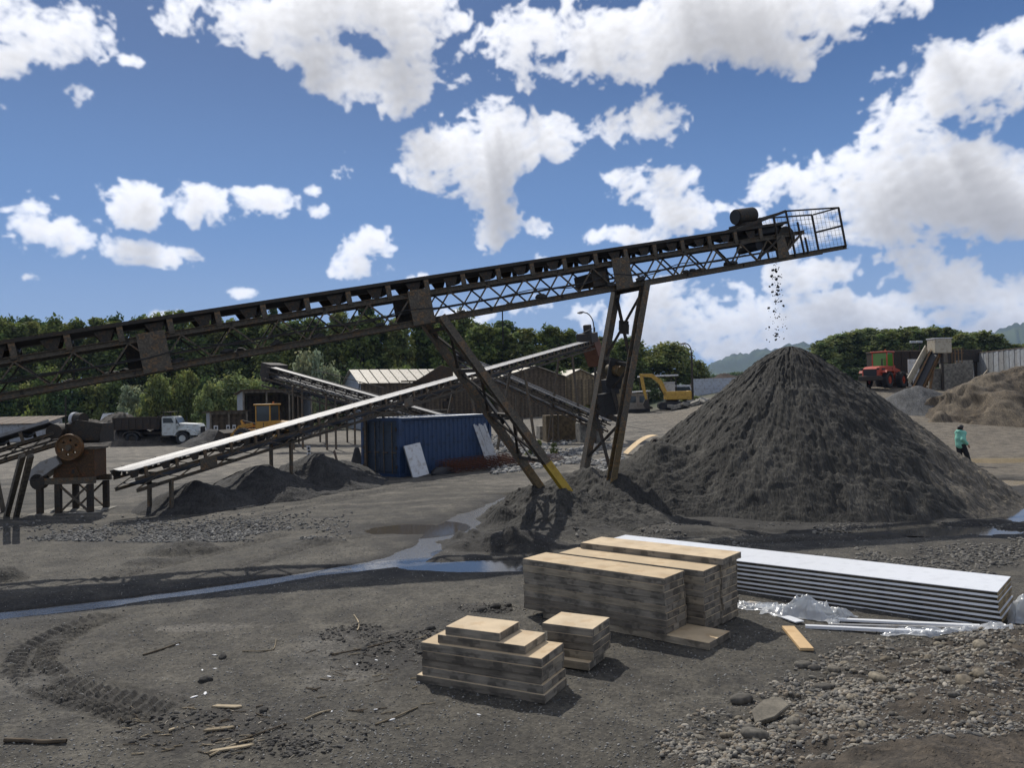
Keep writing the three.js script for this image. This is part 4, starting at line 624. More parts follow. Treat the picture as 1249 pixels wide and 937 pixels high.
// ---------------------------------------------------------------- jaw crusher on its steel stand
{
  const ox = G(88, 628), t = thing('jaw_crusher', 'rusty jaw crusher with a big yellow-brown flywheel on a braced stand', 'crusher', [ox.x, 0, ox.z - 0.3], 0.06), rustY = std({ map: T_rust, color: lin(1.35, 0.82, 0.40), roughness: 0.8 }), wheelM = std({ map: T_rust, color: lin(2.0, 1.25, 0.55), roughness: 0.75 });
  t.scale.set(0.8, 0.88, 0.8); const yd = 1.12;  // deck height
  for (const x of [-1.15, -0.45, 0.75]) for (const z of [0.5, -0.9]) box(t, 'stand_leg', M.steelDark, 0.2, yd, 0.2, x, yd / 2 - 0.03, z);
  for (const z of [0.5, -0.9]) { box(t, 'deck_beam', M.steel, 2.2, 0.22, 0.18, -0.15, yd + 0.1, z); beam(t, 'stand_brace', M.steel, V(-0.4, 0.12, z), V(0.7, yd - 0.05, z), 0.06, 0.1, V(0, 0, 1)); beam(t, 'stand_brace', M.steel, V(-0.4, yd - 0.05, z + 0.03), V(0.7, 0.12, z + 0.03), 0.06, 0.1, V(0, 0, 1)); }
  box(t, 'base_slab', M.conc, 2.6, 0.12, 2.0, -0.2, 0.03, -0.2);
  prism(t, 'crusher_body', rustY, [[-0.75, 0], [0.85, 0], [0.85, 0.98], [0.3, 0.98], [0.2, 0.72], [-0.2, 0.72], [-0.55, 0.75]], 1.1, 0.02).position.set(0, yd + 0.21, -0.2);
  prism(t, 'side_rib', rustY, [[0.12, 0.05], [0.36, 0.05], [0.12, 0.45]], 0.05, 0.005).position.set(0, yd + 0.21, 0.38); box(t, 'top_lip', M.steel, 0.75, 0.05, 1.15, 0.55, yd + 1.21, -0.2); rod(t, 'bolt_boss', M.black, V(0.08, yd + 0.42, 0.34), V(0.08, yd + 0.42, 0.4), 0.07);
  const wc = V(0.0, yd + 1.28, 0.46), sh = new THREE.Shape(); sh.absarc(0, 0, 0.56, 0, Math.PI * 2); for (let i = 0; i < 6; i++) { const a = i * 1.0472 + 0.3, h = new THREE.Path(); h.absarc(Math.cos(a) * 0.31, Math.sin(a) * 0.31, 0.065, 0, Math.PI * 2, true); sh.holes.push(h); }
  const fw = mesh(t, 'flywheel', new THREE.ExtrudeGeometry(sh, { depth: 0.1, bevelEnabled: true, bevelSize: 0.015, bevelThickness: 0.015, bevelSegments: 1, curveSegments: 28 }), wheelM); fw.position.copy(wc); fw.scale.set(0.9, 0.82, 1);
  const rim = mesh(fw, 'rim', new THREE.TorusGeometry(0.54, 0.055, 8, 40), wheelM); rim.scale.z = 2.2; rim.position.z = 0.05; const hub = mesh(fw, 'hub', cylGeo(0.13, 0.13, 0.3, 16), M.steel); hub.rotation.x = Math.PI / 2; hub.position.z = 0.05;
  // dusty guard chute and motor
  prism(t, 'belt_guard', std({ map: T_wear, color: lin(0.36, 0.35, 0.33), roughness: 0.85 }), [[-1.75, 0.35], [-1.35, 0.1], [-0.35, 0.75], [-0.5, 1.05], [-1.1, 0.85]], 0.9, 0.02).position.set(0, yd - 0.05, 0.15);
  rod(t, 'drive_pulley', M.steelDark, V(-1.2, yd + 0.1, 0.6), V(-1.2, yd + 0.1, 0.2), 0.28, 0.28, 18);
  box(t, 'feed_hopper', M.steelDark, 1.3, 0.7, 1.3, 0.25, yd + 1.75, -0.7); prism(t, 'hopper_side', M.steelDark, [[-0.5, 0], [0.7, 0], [0.9, 0.6], [-0.1, 0.75]], 0.06, 0.005).position.set(0.2, yd + 1.5, 0.1);
  const mo = rod(t, 'motor', M.steelDark, V(-0.2, yd + 2.25, -0.4), V(0.22, yd + 2.25, -0.2), 0.24, 0.24, 18); rod(t, 'motor_cowl', std({ color: lin(0.5, 0.5, 0.5), roughness: 0.4 }), V(-0.28, yd + 2.27, -0.44), V(-0.12, yd + 2.27, -0.36), 0.25, 0.25, 18); for (const x of [-0.25, -0.05]) beam(t, 'motor_post', M.steelDark, V(x, yd + 1.0, -0.2), V(x, yd + 2.1, -0.3), 0.06);
  rod(t, 'hoist_cable', M.steelDark, V(-0.3, yd + 1.2, 0.2), V(-0.32, yd + 3.1, 0.1), 0.025, 0.025, 6);
}
// ---------------------------------------------------------------- blue shipping container and what leans on it
{
  const n0 = G(488, 584), u = V(0.625, 0, -0.78).normalize(), turn = Math.atan2(-u.z, u.x), L = 6.06, Wc = 2.44, Hc = 2.55;
  // local x: along the side away from the camera; local -z... the side facing the camera is at z = 0, doors at x = 0
  const t = thing('shipping_container', 'blue corrugated shipping container with closed dark doors', 'shipping container', [n0.x, 0.03, n0.z], turn), blue = std({ map: T_wear, color: lin(0.024, 0.060, 0.145), roughness: 0.55 }), door = std({ map: T_wear, color: lin(0.035, 0.055, 0.085), roughness: 0.6 }), roofM = std({ map: T_wear, color: lin(0.5, 0.55, 0.62), roughness: 0.5 });
  const corr = (len, pitch, dep) => { const pts = []; for (let x = 0; x < len - 0.01; x += pitch) pts.push([x, 0], [x + pitch * 0.25, 0], [x + pitch * 0.4, -dep], [x + pitch * 0.82, -dep]); pts.push([len, 0]); return pts; };
  const wall = (pts, h) => { const pos = [], idx = [], uv = []; pts.forEach(([x, z], i) => { pos.push(x, 0, z, x, h, z); uv.push(x, 0, x, h); if (i) { const a = i * 2; idx.push(a - 2, a, a - 1, a, a + 1, a - 1); } }); const g = new THREE.BufferGeometry(); g.setAttribute('position', new THREE.Float32BufferAttribute(pos, 3)); g.setAttribute('uv', new THREE.Float32BufferAttribute(uv, 2)); g.setIndex(idx); const f = g.toNonIndexed(); f.computeVertexNormals(); return f; };
  const sw = mesh(t, 'side_wall', wall(corr(L - 0.3, 0.278, 0.045), Hc - 0.3), blue); sw.position.set(0.15, 0.16, -0.03); const sw2 = sw.clone(); sw2.position.z = -Wc + 0.07; t.add(sw2);
  for (const z of [-0.06, -Wc + 0.06]) { box(t, 'top_rail', blue, L, 0.1, 0.12, L / 2, Hc - 0.06, z); box(t, 'bottom_rail', blue, L, 0.16, 0.12, L / 2, 0.08, z); for (const x of [0.07, L - 0.07]) box(t, 'corner_post', blue, 0.15, Hc - 0.01, 0.15, x, Hc / 2, z + (z > -1 ? -0.01 : 0.01)); }
  const rf = mesh(t, 'roof', wall(corr(L - 0.2, 0.3, 0.03), Wc - 0.1), roofM); rf.rotation.x = -Math.PI / 2; rf.position.set(0.1, Hc - 0.01, -0.05); box(t, 'floor', M.steelDark, L - 0.3, 0.08, Wc - 0.2, L / 2, 0.12, -Wc / 2);
  box(t, 'end_wall', blue, 0.05, Hc - 0.25, Wc - 0.3, L - 0.08, Hc / 2, -Wc / 2); for (const y of [0.08, Hc - 0.07]) box(t, 'end_rail', blue, 0.12, 0.14, Wc - 0.2, 0.05, y, -Wc / 2);
  for (const k of [0, 1]) {
    const d = new THREE.Group(); d.name = 'door'; d.position.set(0, 0.16, -0.15 - k * (Wc - 0.3) / 2); t.add(d); const w = (Wc - 0.3) / 2 - 0.02;
    box(d, 'leaf', door, 0.05, Hc - 0.32, w, 0.02, (Hc - 0.32) / 2, -w / 2); for (const z of [0.25, 0.75]) { rod(d, 'lock_rod', M.steel, V(-0.04, 0.02, -w * z), V(-0.04, Hc - 0.36, -w * z), 0.022, 0.022, 8); box(d, 'handle', M.steel, 0.04, 0.05, 0.3, -0.05, 0.9, -w * z + 0.1); }
    for (const y of [0.12, 0.75, 1.4, 2.0]) box(d, 'panel_rib', door, 0.05, 0.06, w - 0.1, -0.012, y, -w / 2); for (const y of [0.3, 1.1, 1.9]) box(d, 'hinge', M.steelDark, 0.06, 0.14, 0.08, -0.02, y, k ? -w + 0.02 : -0.02);
  }
  const at = (x, y, z) => V(x, y, z).applyAxisAngle(UP, turn).add(V(n0.x, 0, n0.z));
  // leaning white board
  { const b = thing('leaning_panel', 'white board leaning on the blue container near its doors', 'board', at(0.62, heightAt(at(0.62, 0, 0.5).x, at(0.62, 0, 0.5).z), 0.5), turn); const g = new THREE.Group(); const m = box(b, 'board', M.white, 0.98, 1.42, 0.04, 0, 0.7, -0.12, { rx: -0.26, rz: 0.11 }); box(b, 'edge_strip', paint(0.3, 0.3, 0.3), 0.03, 1.42, 0.05, -0.485, 0.65, -0.12, { rx: -0.26, rz: 0.11 }); }
  // bundle of white battens
  for (let i = 0; i < 7; i++) { const b0 = at(5.15 + i * 0.125 + (i % 2) * 0.02, 0.05, 0.6), b1 = at(4.75 + i * 0.125, 2.12 - (i % 3) * 0.05, 0.06); const b = thing('white_batten', (i === 0 ? 'first' : ord[i]) + ' white batten from the doors end, leaning on the container', 'batten', b0); beam(b, 'batten', M.white, V(0, 0, 0), b1.sub(b0), 0.09, 0.03, V(0, 0, 1)); }
  // rusty reinforcing mesh lying along its foot
  const rm = thing('rebar_mesh', 'sheets of rusty reinforcing mesh at the foot of the container', 'rebar mesh', at(2.2, 0.06, 0.7), turn), rs = std({ map: T_rust, color: lin(1.3, 0.55, 0.33), roughness: 0.9 });
  for (let l = 0; l < 4; l++) { const y = 0.06 + l * 0.09; for (let i = 0; i < 15; i++) rod(rm, 'rebar', rs, V(i * 0.3 - 0.1 + l * 0.1, y + 0.02 * (i % 3), 0.75), V(i * 0.3 + 0.02 * l + l * 0.1, y + 0.22 + 0.05 * (l % 2), -0.5), 0.013, 0.013, 5); for (let i = 0; i < 6; i++) rod(rm, 'rebar', rs, V(-0.3, y + 0.03 + i * 0.04, 0.75 - i * 0.24), V(4.6, y + 0.05 + i * 0.04, 0.75 - i * 0.24), 0.013, 0.013, 5); }
  for (let i = 0; i < 7; i++) rod(rm, 'rebar', rs, V(3.8 + i * 0.05, 0.1 + i * 0.03, 0.9), V(7.2 + i * 0.1, 0.12 + i * 0.04, 1.3 - i * 0.15), 0.016, 0.016, 5);
  // black tarpaulin bundle
  { const g = new THREE.IcosahedronGeometry(0.5, 3), p = g.attributes.position; for (let i = 0; i < p.count; i++) { const f = 0.75 + 0.5 * fbm3(p.getX(i) * 4 + 3, p.getY(i) * 4, p.getZ(i) * 4, 3); p.setXYZ(i, p.getX(i) * f * 1.6, Math.max(-0.02, p.getY(i) * f * 0.7), p.getZ(i) * f * 0.6); } g.computeVertexNormals(); const b = single('tarpaulin_bundle', 'black plastic bundle between white board and rusty mesh', 'tarpaulin', g, M.black); b.position.copy(at(1.95, 0.05, 0.7)); b.rotation.y = turn; }
  // curled sheet, stool-like trolley, black cone, signpost in front of the doors
  { const c = G(418, 584), b = thing('curled_sheet', 'rusty curled steel sheet standing beside the container doors', 'steel sheet', [c.x, heightAt(c.x, c.z), c.z], 0.15), pts = [[-0.35, 1.15], [-0.2, 0.6], [-0.02, 0.15], [0.25, 0.02], [0.7, 0.03], [1.1, 0.06]], cv = new THREE.CatmullRomCurve3(pts.map(([x, y]) => V(x, y, 0))).getPoints(20), pos = [], idx = [], uv = []; cv.forEach((q, i) => { pos.push(q.x, q.y, 0.4, q.x + 0.02, q.y + 0.015, -0.5); uv.push(i * 0.1, 0, i * 0.1, 0.9); if (i) { const a = i * 2; idx.push(a - 2, a - 1, a, a, a - 1, a + 1); } }); const g = new THREE.BufferGeometry(); g.setAttribute('position', new THREE.Float32BufferAttribute(pos, 3)); g.setAttribute('uv', new THREE.Float32BufferAttribute(uv, 2)); g.setIndex(idx); g.computeVertexNormals(); const s = mesh(b, 'sheet', g, std({ map: T_rust, color: lin(2.0, 1.35, 0.9), roughness: 0.7, side: THREE.DoubleSide })); const e = s.clone(); e.name = 'sheet_back'; e.position.y = -0.012; b.add(e); }
  { const c = G(393, 592), b = thing('wheelbarrow', 'dark upturned wheelbarrow before the second conveyor', 'wheelbarrow', [c.x, heightAt(c.x, c.z), c.z], 0.1); prism(b, 'tray', M.steelDark, [[-0.45, 0.5], [0.5, 0.5], [0.32, 0.28], [-0.2, 0.28]], 0.6, 0.01); for (const z of [-0.25, 0.25]) { rod(b, 'handle', M.steel, V(-0.95, 0.5, z), V(0.5, 0.25, z * 0.6), 0.02); rod(b, 'leg', M.steel, V(-0.15, 0.28, z), V(-0.25, 0.0, z), 0.02); } const w = mesh(b, 'wheel', new THREE.TorusGeometry(0.15, 0.045, 8, 20), M.rubber); w.position.set(0.55, 0.19, 0); }
  { const c = G(431, 572); const g = new THREE.LatheGeometry([[0.42, 0], [0.36, 0.08], [0.28, 0.35], [0.2, 0.62], [0.13, 0.9], [0.09, 1.0], [0, 1.02]].map((q) => new THREE.Vector2(...q)), 18); const m = single('rubber_cone', 'black rubber cone standing behind the curled sheet', 'rubber cone', g, M.rubber); m.position.set(c.x, 0, c.z - 1); }
  { const c = G(374, 590), b = thing('sign_post', 'post with three small white notice plates under the conveyor', 'sign', [c.x, heightAt(c.x, c.z), c.z - 0.5], 0.1); box(b, 'post', M.steelDark, 0.08, 1.5, 0.08, 0, 0.75, 0); for (const [y, k] of [[1.36, 0], [1.08, 1], [0.84, 1]]) { const s = box(b, 'notice_plate', M.white, 0.16, 0.2, 0.012, 0, y, 0.05); box(s, 'symbol', M.black, 0.07, 0.1, 0.004, 0, 0, 0.0085); } }
  // earth mound and weeds under the second conveyor
}
// bent plywood sheet and drum beyond the pile's shoulder
{
  const c = P(783, 531, 44); const b = thing('plywood_sheet', 'pale bent plywood sheet propped on a drum beyond the pile', 'plywood', [c.x, heightAt(c.x, c.z), c.z], 0.1), pos = [], idx = []; for (let i = 0; i <= 12; i++) { const s = i / 12; const x = -0.95 + s * 1.7, y = 0.08 + Math.sin(s * 1.6) * 0.95; for (const z of [0.55, -0.55]) { pos.push(x, y + 0.02, z); } if (i) { const a = i * 2; idx.push(a - 2, a, a - 1, a, a + 1, a - 1); } } const g = new THREE.BufferGeometry(); g.setAttribute('position', new THREE.Float32BufferAttribute(pos, 3)); g.setAttribute('uv', new THREE.Float32BufferAttribute(pos.filter((_, i) => i % 3 !== 1), 2)); g.setIndex(idx); g.computeVertexNormals(); mesh(b, 'sheet', g, std({ map: T_ply, color: lin(1.1, 1.05, 0.95), side: THREE.DoubleSide })); const b2 = mesh(b, 'sheet_back', g, M.ply); b2.position.y = -0.015;
  const d = thing('steel_drum', 'dark steel drum lying behind the bent plywood sheet', 'drum', [c.x + 1.0, heightAt(c.x + 1, c.z), c.z - 0.1], 0.3); rod(d, 'barrel', M.steelDark, V(0, 0.42, -0.5), V(0, 0.42, 0.5), 0.42, 0.42, 22); for (const z of [-0.5, -0.17, 0.17, 0.5]) { const h = mesh(d, 'hoop', new THREE.TorusGeometry(0.425, 0.02, 6, 26), M.steelDark); h.position.set(0, 0.42, z); }
}
// ---------------------------------------------------------------- machines
function wheel(parent, x, y, z, r, w, rimMat, name = 'wheel') {
  const g = new THREE.Group(); g.name = name; g.position.set(x, y, z); parent.add(g);
  const prof = [[r * 0.55, -w / 2], [r * 0.9, -w / 2], [r, -w * 0.36], [r, w * 0.36], [r * 0.9, w / 2], [r * 0.55, w / 2], [r * 0.55, -w / 2]].map((q) => new THREE.Vector2(...q)), key = 'tyre' + r + w;
  if (!geoCache.has(key)) { const parts = [new THREE.LatheGeometry(prof, 26)]; for (let i = 0; i < 22; i++) { const b = new THREE.BoxGeometry(r * 0.09, w * 0.9, r * 0.1); b.translate(r, 0, 0); b.rotateY(i / 22 * 6.2832); parts.push(b); } const m = mergeGeometries(parts.map((p) => p.toNonIndexed())); m.rotateX(Math.PI / 2); geoCache.set(key, m); }
  mesh(g, 'tyre', geoCache.get(key), M.rubber);
  const rm = mesh(g, 'rim', cylGeo(r * 0.56, r * 0.56, w * 0.7, 20), rimMat); rm.rotation.x = Math.PI / 2; const hb = mesh(g, 'hub', cylGeo(r * 0.2, r * 0.16, w * 0.9, 12), rimMat); hb.rotation.x = Math.PI / 2; return g;
}
// dump truck, seen from its right side: local +x is forward
{
  const c = G(198, 543), t = thing('dump_truck', 'old tipper truck with white bonneted cab and dark rusty bed', 'truck', [c.x, heightAt(c.x, c.z), c.z], 0.03), w = paint(0.62, 0.66, 0.64), bed = std({ map: T_rust, color: lin(0.62, 0.55, 0.5), roughness: 0.85 }), dk = M.steelDark;
  for (const z of [-0.42, 0.42]) box(t, 'chassis_rail', dk, 6.0, 0.22, 0.1, -0.2, 0.95, z);
  for (const z of [-1.0, 1.0]) { wheel(t, -1.9, 0.52, z * 0.98, 0.52, 0.5, dk); wheel(t, 2.05, 0.5, z, 0.5, 0.28, w); }
  box(t, 'bed_floor', bed, 3.6, 0.12, 2.3, -1.6, 1.34, 0); for (const z of [-1.12, 1.12]) { const s = box(t, 'bed_side', bed, 3.6, 0.85, 0.06, -1.6, 1.8, z); for (let i = 0; i < 7; i++) box(s, 'stake', bed, 0.08, 0.8, 0.07, -1.7 + i * 0.56, -0.02, Math.sign(z) * 0.06); box(s, 'top_rim', bed, 3.62, 0.09, 0.12, 0, 0.42, 0); }
  box(t, 'tailgate', bed, 0.06, 0.85, 2.2, -3.42, 1.8, 0); box(t, 'headboard', bed, 0.06, 1.0, 2.3, 0.2, 1.86, 0);
  for (const z of [-1.05, 1.05]) { const p = prism(t, 'mudguard', dk, [[-0.75, 0.0], [-0.62, 0.28], [-0.3, 0.42], [0.3, 0.42], [0.62, 0.28], [0.75, 0], [0.66, 0], [0.55, 0.2], [0.28, 0.33], [-0.28, 0.33], [-0.55, 0.2], [-0.66, 0]], 0.5, 0.005); p.position.set(-1.9, 0.75, z * 0.95); }
  prism(t, 'cab', w, [[0.35, 0.75], [1.55, 0.75], [1.55, 1.5], [1.72, 1.5], [1.32, 2.2], [1.15, 2.27], [0.45, 2.27], [0.35, 2.18]], 1.9, 0.05);
  prism(t, 'bonnet', w, [[1.5, 0.95], [2.0, 1.15], [2.5, 1.05], [3.25, 0.8], [3.3, 1.4], [3.15, 1.62], [1.6, 1.72], [1.5, 1.68]], 1.45, 0.06);
  for (const z of [-0.97, 0.97]) { const d = box(t, 'door', w, 1.02, 1.0, 0.03, 0.95, 1.25, z); box(d, 'handle', M.black, 0.12, 0.03, 0.02, -0.36, 0.25, Math.sign(z) * 0.02); prism(t, 'side_window', M.glass, [[0.5, 1.62], [1.42, 1.62], [1.16, 2.14], [0.5, 2.14]], 0.02, 0.003).position.z = z; const f = prism(t, 'front_wing', w, [[1.35, 0.72], [1.42, 1.1], [1.75, 1.28], [2.4, 1.28], [2.9, 1.15], [3.2, 0.9], [3.2, 0.72], [2.72, 0.72], [2.6, 0.98], [2.3, 1.12], [1.85, 1.12], [1.58, 0.98], [1.48, 0.72]], 0.42, 0.02); f.position.z = z * 0.92; const hl = mesh(t, 'headlight', cylGeo(0.13, 0.13, 0.08, 16), M.white); hl.rotation.z = Math.PI / 2; hl.position.set(3.28, 1.12, z * 0.7); box(t, 'mirror', M.black, 0.06, 0.3, 0.16, 1.62, 1.85, z * 1.15); }
  const ws = box(t, 'windscreen', M.glass, 0.03, 0.72, 1.6, 1.56, 1.86, 0, { rz: 0.52 }); box(t, 'grille', M.black, 0.04, 0.5, 0.9, 3.31, 1.15, 0); box(t, 'bumper', w, 0.12, 0.2, 1.9, 3.4, 0.68, 0, { bevel: 0.03 });
  box(t, 'roof_board', M.steelDark, 0.8, 0.06, 1.6, 0.75, 2.62, 0); for (const x of [0.45, 1.05]) for (const z of [-0.7, 0.7]) box(t, 'roof_post', dk, 0.04, 0.36, 0.04, x, 2.42, z); box(t, 'fuel_tank', dk, 0.7, 0.4, 0.4, 0.6, 0.75, 0.75, { bevel: 0.08 });
}
function wheelLoader(label, pos, turn, body, cabTint, scale = 1) {
  const t = thing('wheel_loader', label, 'wheel loader', pos, turn); t.scale.setScalar(scale); const dk = M.steelDark;
  for (const z of [-0.95, 0.95]) { wheel(t, 1.5, 0.74, z, 0.74, 0.55, body); wheel(t, -1.4, 0.74, z, 0.74, 0.55, body); }
  box(t, 'rear_frame', dk, 2.2, 0.5, 1.1, -1.4, 0.95, 0); box(t, 'front_frame', body, 1.5, 0.6, 1.0, 1.35, 1.05, 0, { bevel: 0.05 }); rod(t, 'pivot', dk, V(0.3, 0.6, 0), V(0.3, 1.4, 0), 0.2);
  prism(t, 'engine_hood', body, [[-2.75, 1.05], [-0.6, 1.05], [-0.6, 2.05], [-2.3, 1.95], [-2.75, 1.75]], 1.5, 0.08); box(t, 'rear_grille', M.black, 0.04, 0.62, 1.2, -2.77, 1.4, 0); box(t, 'counterweight', dk, 0.4, 0.45, 2.1, -2.75, 0.9, 0, { bevel: 0.08 });
  for (const z of [-0.98, 0.98]) { prism(t, 'mudguard', body, [[-2.3, 1.4], [-2.1, 1.62], [-0.7, 1.62], [-0.5, 1.35], [-0.6, 1.35], [-0.75, 1.52], [-2.05, 1.52], [-2.2, 1.38]], 0.6, 0.01).position.z = z; box(t, 'tail_light', M.black, 0.05, 0.16, 0.22, -2.78, 1.75, z * 0.75); box(t, 'hood_vent', M.black, 0.7, 0.4, 0.02, -1.7, 1.6, z * 0.775); rod(t, 'step_rail', dk, V(-0.35, 0.7, z * 1.05), V(-0.35, 1.9, z * 0.95), 0.025); }
  const cab = new THREE.Group(); cab.name = 'cab'; t.add(cab); cab.position.set(-0.15, 1.4, 0);
  box(cab, 'cab_base', body, 1.35, 0.6, 1.45, 0, 0.3, 0, { bevel: 0.04 }); box(cab, 'roof', body, 1.6, 0.13, 1.6, 0, 1.92, 0, { bevel: 0.05 }); for (const x of [-0.62, 0.62]) for (const z of [-0.66, 0.66]) box(cab, 'pillar', body, 0.09, 1.3, 0.09, x, 1.22, z);
  for (const x of [-0.63, 0.63]) box(cab, 'window', cabTint, 0.015, 1.2, 1.22, x, 1.22, 0); for (const z of [-0.67, 0.67]) box(cab, 'window', cabTint, 1.15, 1.2, 0.015, 0, 1.22, z);
  box(cab, 'seat', M.black, 0.5, 0.9, 0.5, -0.25, 0.85, 0, { bevel: 0.06 }); rod(cab, 'beacon', paint(0.6, 0.2, 0.05), V(-0.3, 1.98, 0.4), V(-0.3, 2.16, 0.4), 0.07);
  rod(t, 'exhaust', dk, V(-1.1, 1.95, 0.35), V(-1.1, 2.7, 0.35), 0.06);
  for (const z of [-0.48, 0.48]) { beam(t, 'lift_arm', body, V(0.9, 1.75, z), V(2.1, 1.55, z), 0.14, 0.3); beam(t, 'lift_arm', body, V(2.05, 1.6, z), V(3.1, 0.55, z), 0.14, 0.28); rod(t, 'lift_cylinder', dk, V(1.0, 1.0, z * 0.8), V(2.2, 1.3, z * 0.8), 0.07); } beam(t, 'tilt_link', body, V(2.0, 1.55, 0), V(2.2, 2.1, 0), 0.15, 0.2); rod(t, 'tilt_cylinder', dk, V(0.9, 1.75, 0), V(2.15, 2.05, 0), 0.08);
  prism(t, 'bucket', dk, [[2.95, 0.12], [4.25, 0.06], [4.3, 0.1], [3.15, 0.2], [3.0, 0.5], [3.05, 1.0], [3.55, 1.3], [3.5, 1.36], [2.95, 1.1], [2.85, 0.5]], 2.7, 0.01); for (const z of [-1.33, 1.33]) prism(t, 'bucket_cheek', dk, [[2.98, 0.14], [4.2, 0.09], [3.9, 0.6], [3.5, 1.3], [3.0, 1.05], [2.9, 0.5]], 0.04, 0.005).position.z = z;
  return t;
}
{
  const c = P(325, 533, 60); wheelLoader('yellow wheel loader parked before the open shed', [c.x, heightAt(c.x, c.z), c.z], Math.PI - 0.25, paint(0.55, 0.28, 0.03), M.glass, 0.92);
  const d = P(1078, 474, 75); wheelLoader('red wheel loader on the raised yard with its engine end towards us', [d.x, heightAt(d.x, d.z), d.z], 0.72, paint(0.52, 0.075, 0.035), new THREE.MeshPhysicalMaterial({ color: lin(0.16, 0.42, 0.05), roughness: 0.08, transmission: 0.5, thickness: 0 }), 1.0);
}
// excavator with its arm folded down in front of it: local +x points along the arm
{
  const c = P(820, 505, 85), t = thing('excavator', 'yellow tracked excavator with its arm folded to the ground', 'excavator', [c.x, heightAt(c.x, c.z), c.z], Math.PI - 0.12), y = paint(0.55, 0.33, 0.045), dk = M.steelDark;
  for (const z of [-0.95, 0.95]) { const tr = prism(t, 'track', M.rubber, [[-1.5, 0.2], [-1.3, 0], [1.3, 0], [1.5, 0.2], [1.5, 0.55], [1.25, 0.75], [-1.25, 0.75], [-1.5, 0.55]], 0.5, 0.03); tr.position.z = z; for (let i = 0; i < 5; i++) { const w = mesh(tr, 'track_roller', cylGeo(0.16, 0.16, 0.54, 12), dk); w.rotation.x = Math.PI / 2; w.position.set(-1 + i * 0.5, 0.24, 0); } }
  box(t, 'undercarriage', dk, 1.8, 0.4, 1.5, 0, 0.6, 0); rod(t, 'slew_ring', dk, V(0, 0.75, 0), V(0, 0.98, 0), 0.6, 0.6, 20); box(t, 'house', y, 2.5, 0.9, 2.1, -0.45, 1.42, 0, { bevel: 0.1 }); box(t, 'counterweight', y, 0.5, 1.0, 2.15, -1.7, 1.4, 0, { bevel: 0.15 });
  const cab = box(t, 'cab', paint(0.5, 0.5, 0.48), 1.1, 1.5, 0.9, 0.2, 2.05, 0.6, { bevel: 0.08 }); box(cab, 'window', M.glass, 0.02, 0.9, 0.7, 0.55, 0.15, 0); box(cab, 'window', M.glass, 0.8, 0.8, 0.02, 0, 0.2, 0.46); box(cab, 'roof', M.white, 1.16, 0.06, 0.96, 0, 0.77, 0);
  prism(t, 'boom', y, [[0.3, 1.4], [0.75, 1.3], [1.35, 2.7], [2.1, 3.35], [3.2, 3.5], [3.25, 3.75], [2.0, 3.75], [1.05, 3.1]], 0.36, 0.02); prism(t, 'stick', y, [[3.0, 3.8], [3.35, 3.75], [3.1, 2.2], [2.75, 0.95], [2.55, 0.98], [2.75, 2.3]], 0.28, 0.02); rod(t, 'boom_cylinder', dk, V(0.7, 1.35, 0.25), V(1.6, 2.75, 0.22), 0.07); rod(t, 'stick_cylinder', dk, V(1.9, 3.7, 0), V(3.1, 3.8, 0), 0.06);
  prism(t, 'bucket', dk, [[2.45, 1.05], [2.85, 1.05], [3.05, 0.5], [2.75, 0.1], [2.1, 0.05], [2.0, 0.2], [2.35, 0.4]], 0.9, 0.02);
}
{ // kiosk truck behind the leg frame and the white box van
  const c = P(776, 503, 88), t = thing('site_cabin', 'small site cabin with pale flat roof behind the excavator arm', 'cabin', [c.x, heightAt(c.x, c.z), c.z], 0.1); box(t, 'wall', paint(0.30, 0.27, 0.22), 2.2, 2.1, 1.8, 0, 1.1, 0); box(t, 'roof', M.white, 2.7, 0.12, 2.2, 0, 2.3, 0, { rz: 0.05 }); for (const x of [-0.6, 0.5]) box(t, 'window', M.glass, 0.7, 0.7, 0.03, x, 1.5, 0.91); box(t, 'plinth', M.rubber, 2.5, 0.5, 2, 0, 0.2, 0);
  const e = P(803, 503, 91), a = thing('flat_canopy', 'thin white flat canopy roof on posts behind the excavator', 'canopy', [e.x, heightAt(e.x, e.z), e.z], 0.03); box(a, 'roof', M.white, 4.1, 0.16, 2.6, 0, 3.7, 0, { rz: 0.015 }); for (const x of [-1.8, 1.8]) for (const z of [-1.1, 1.1]) box(a, 'post', M.steelDark, 0.1, 3.7, 0.1, x, 1.85, z);
  const v = P(829, 503, 92), b = thing('white_van', 'white-roofed van with dark blue windows beside the lamp post', 'van', [v.x, heightAt(v.x, v.z), v.z], 0.4), w = paint(0.6, 0.62, 0.63); prism(b, 'body', w, [[-1.6, 0.35], [1.6, 0.35], [1.65, 0.9], [1.3, 1.2], [0.9, 2.05], [-1.5, 2.1], [-1.62, 1.9]], 1.7, 0.06); for (const z of [-0.86, 0.86]) { prism(b, 'side_window', M.glass, [[-1.3, 1.25], [1.05, 1.25], [0.78, 1.85], [-1.3, 1.85]], 0.02, 0.003).position.z = z; for (const x of [-1, 1]) wheel(b, x, 0.32, z * 0.9, 0.32, 0.2, w); } box(b, 'rear_window', M.glass, 0.03, 0.6, 1.4, -1.63, 1.5, 0); box(b, 'windscreen', M.glass, 0.03, 0.75, 1.4, 1.14, 1.6, 0, { rz: 0.45 });
}
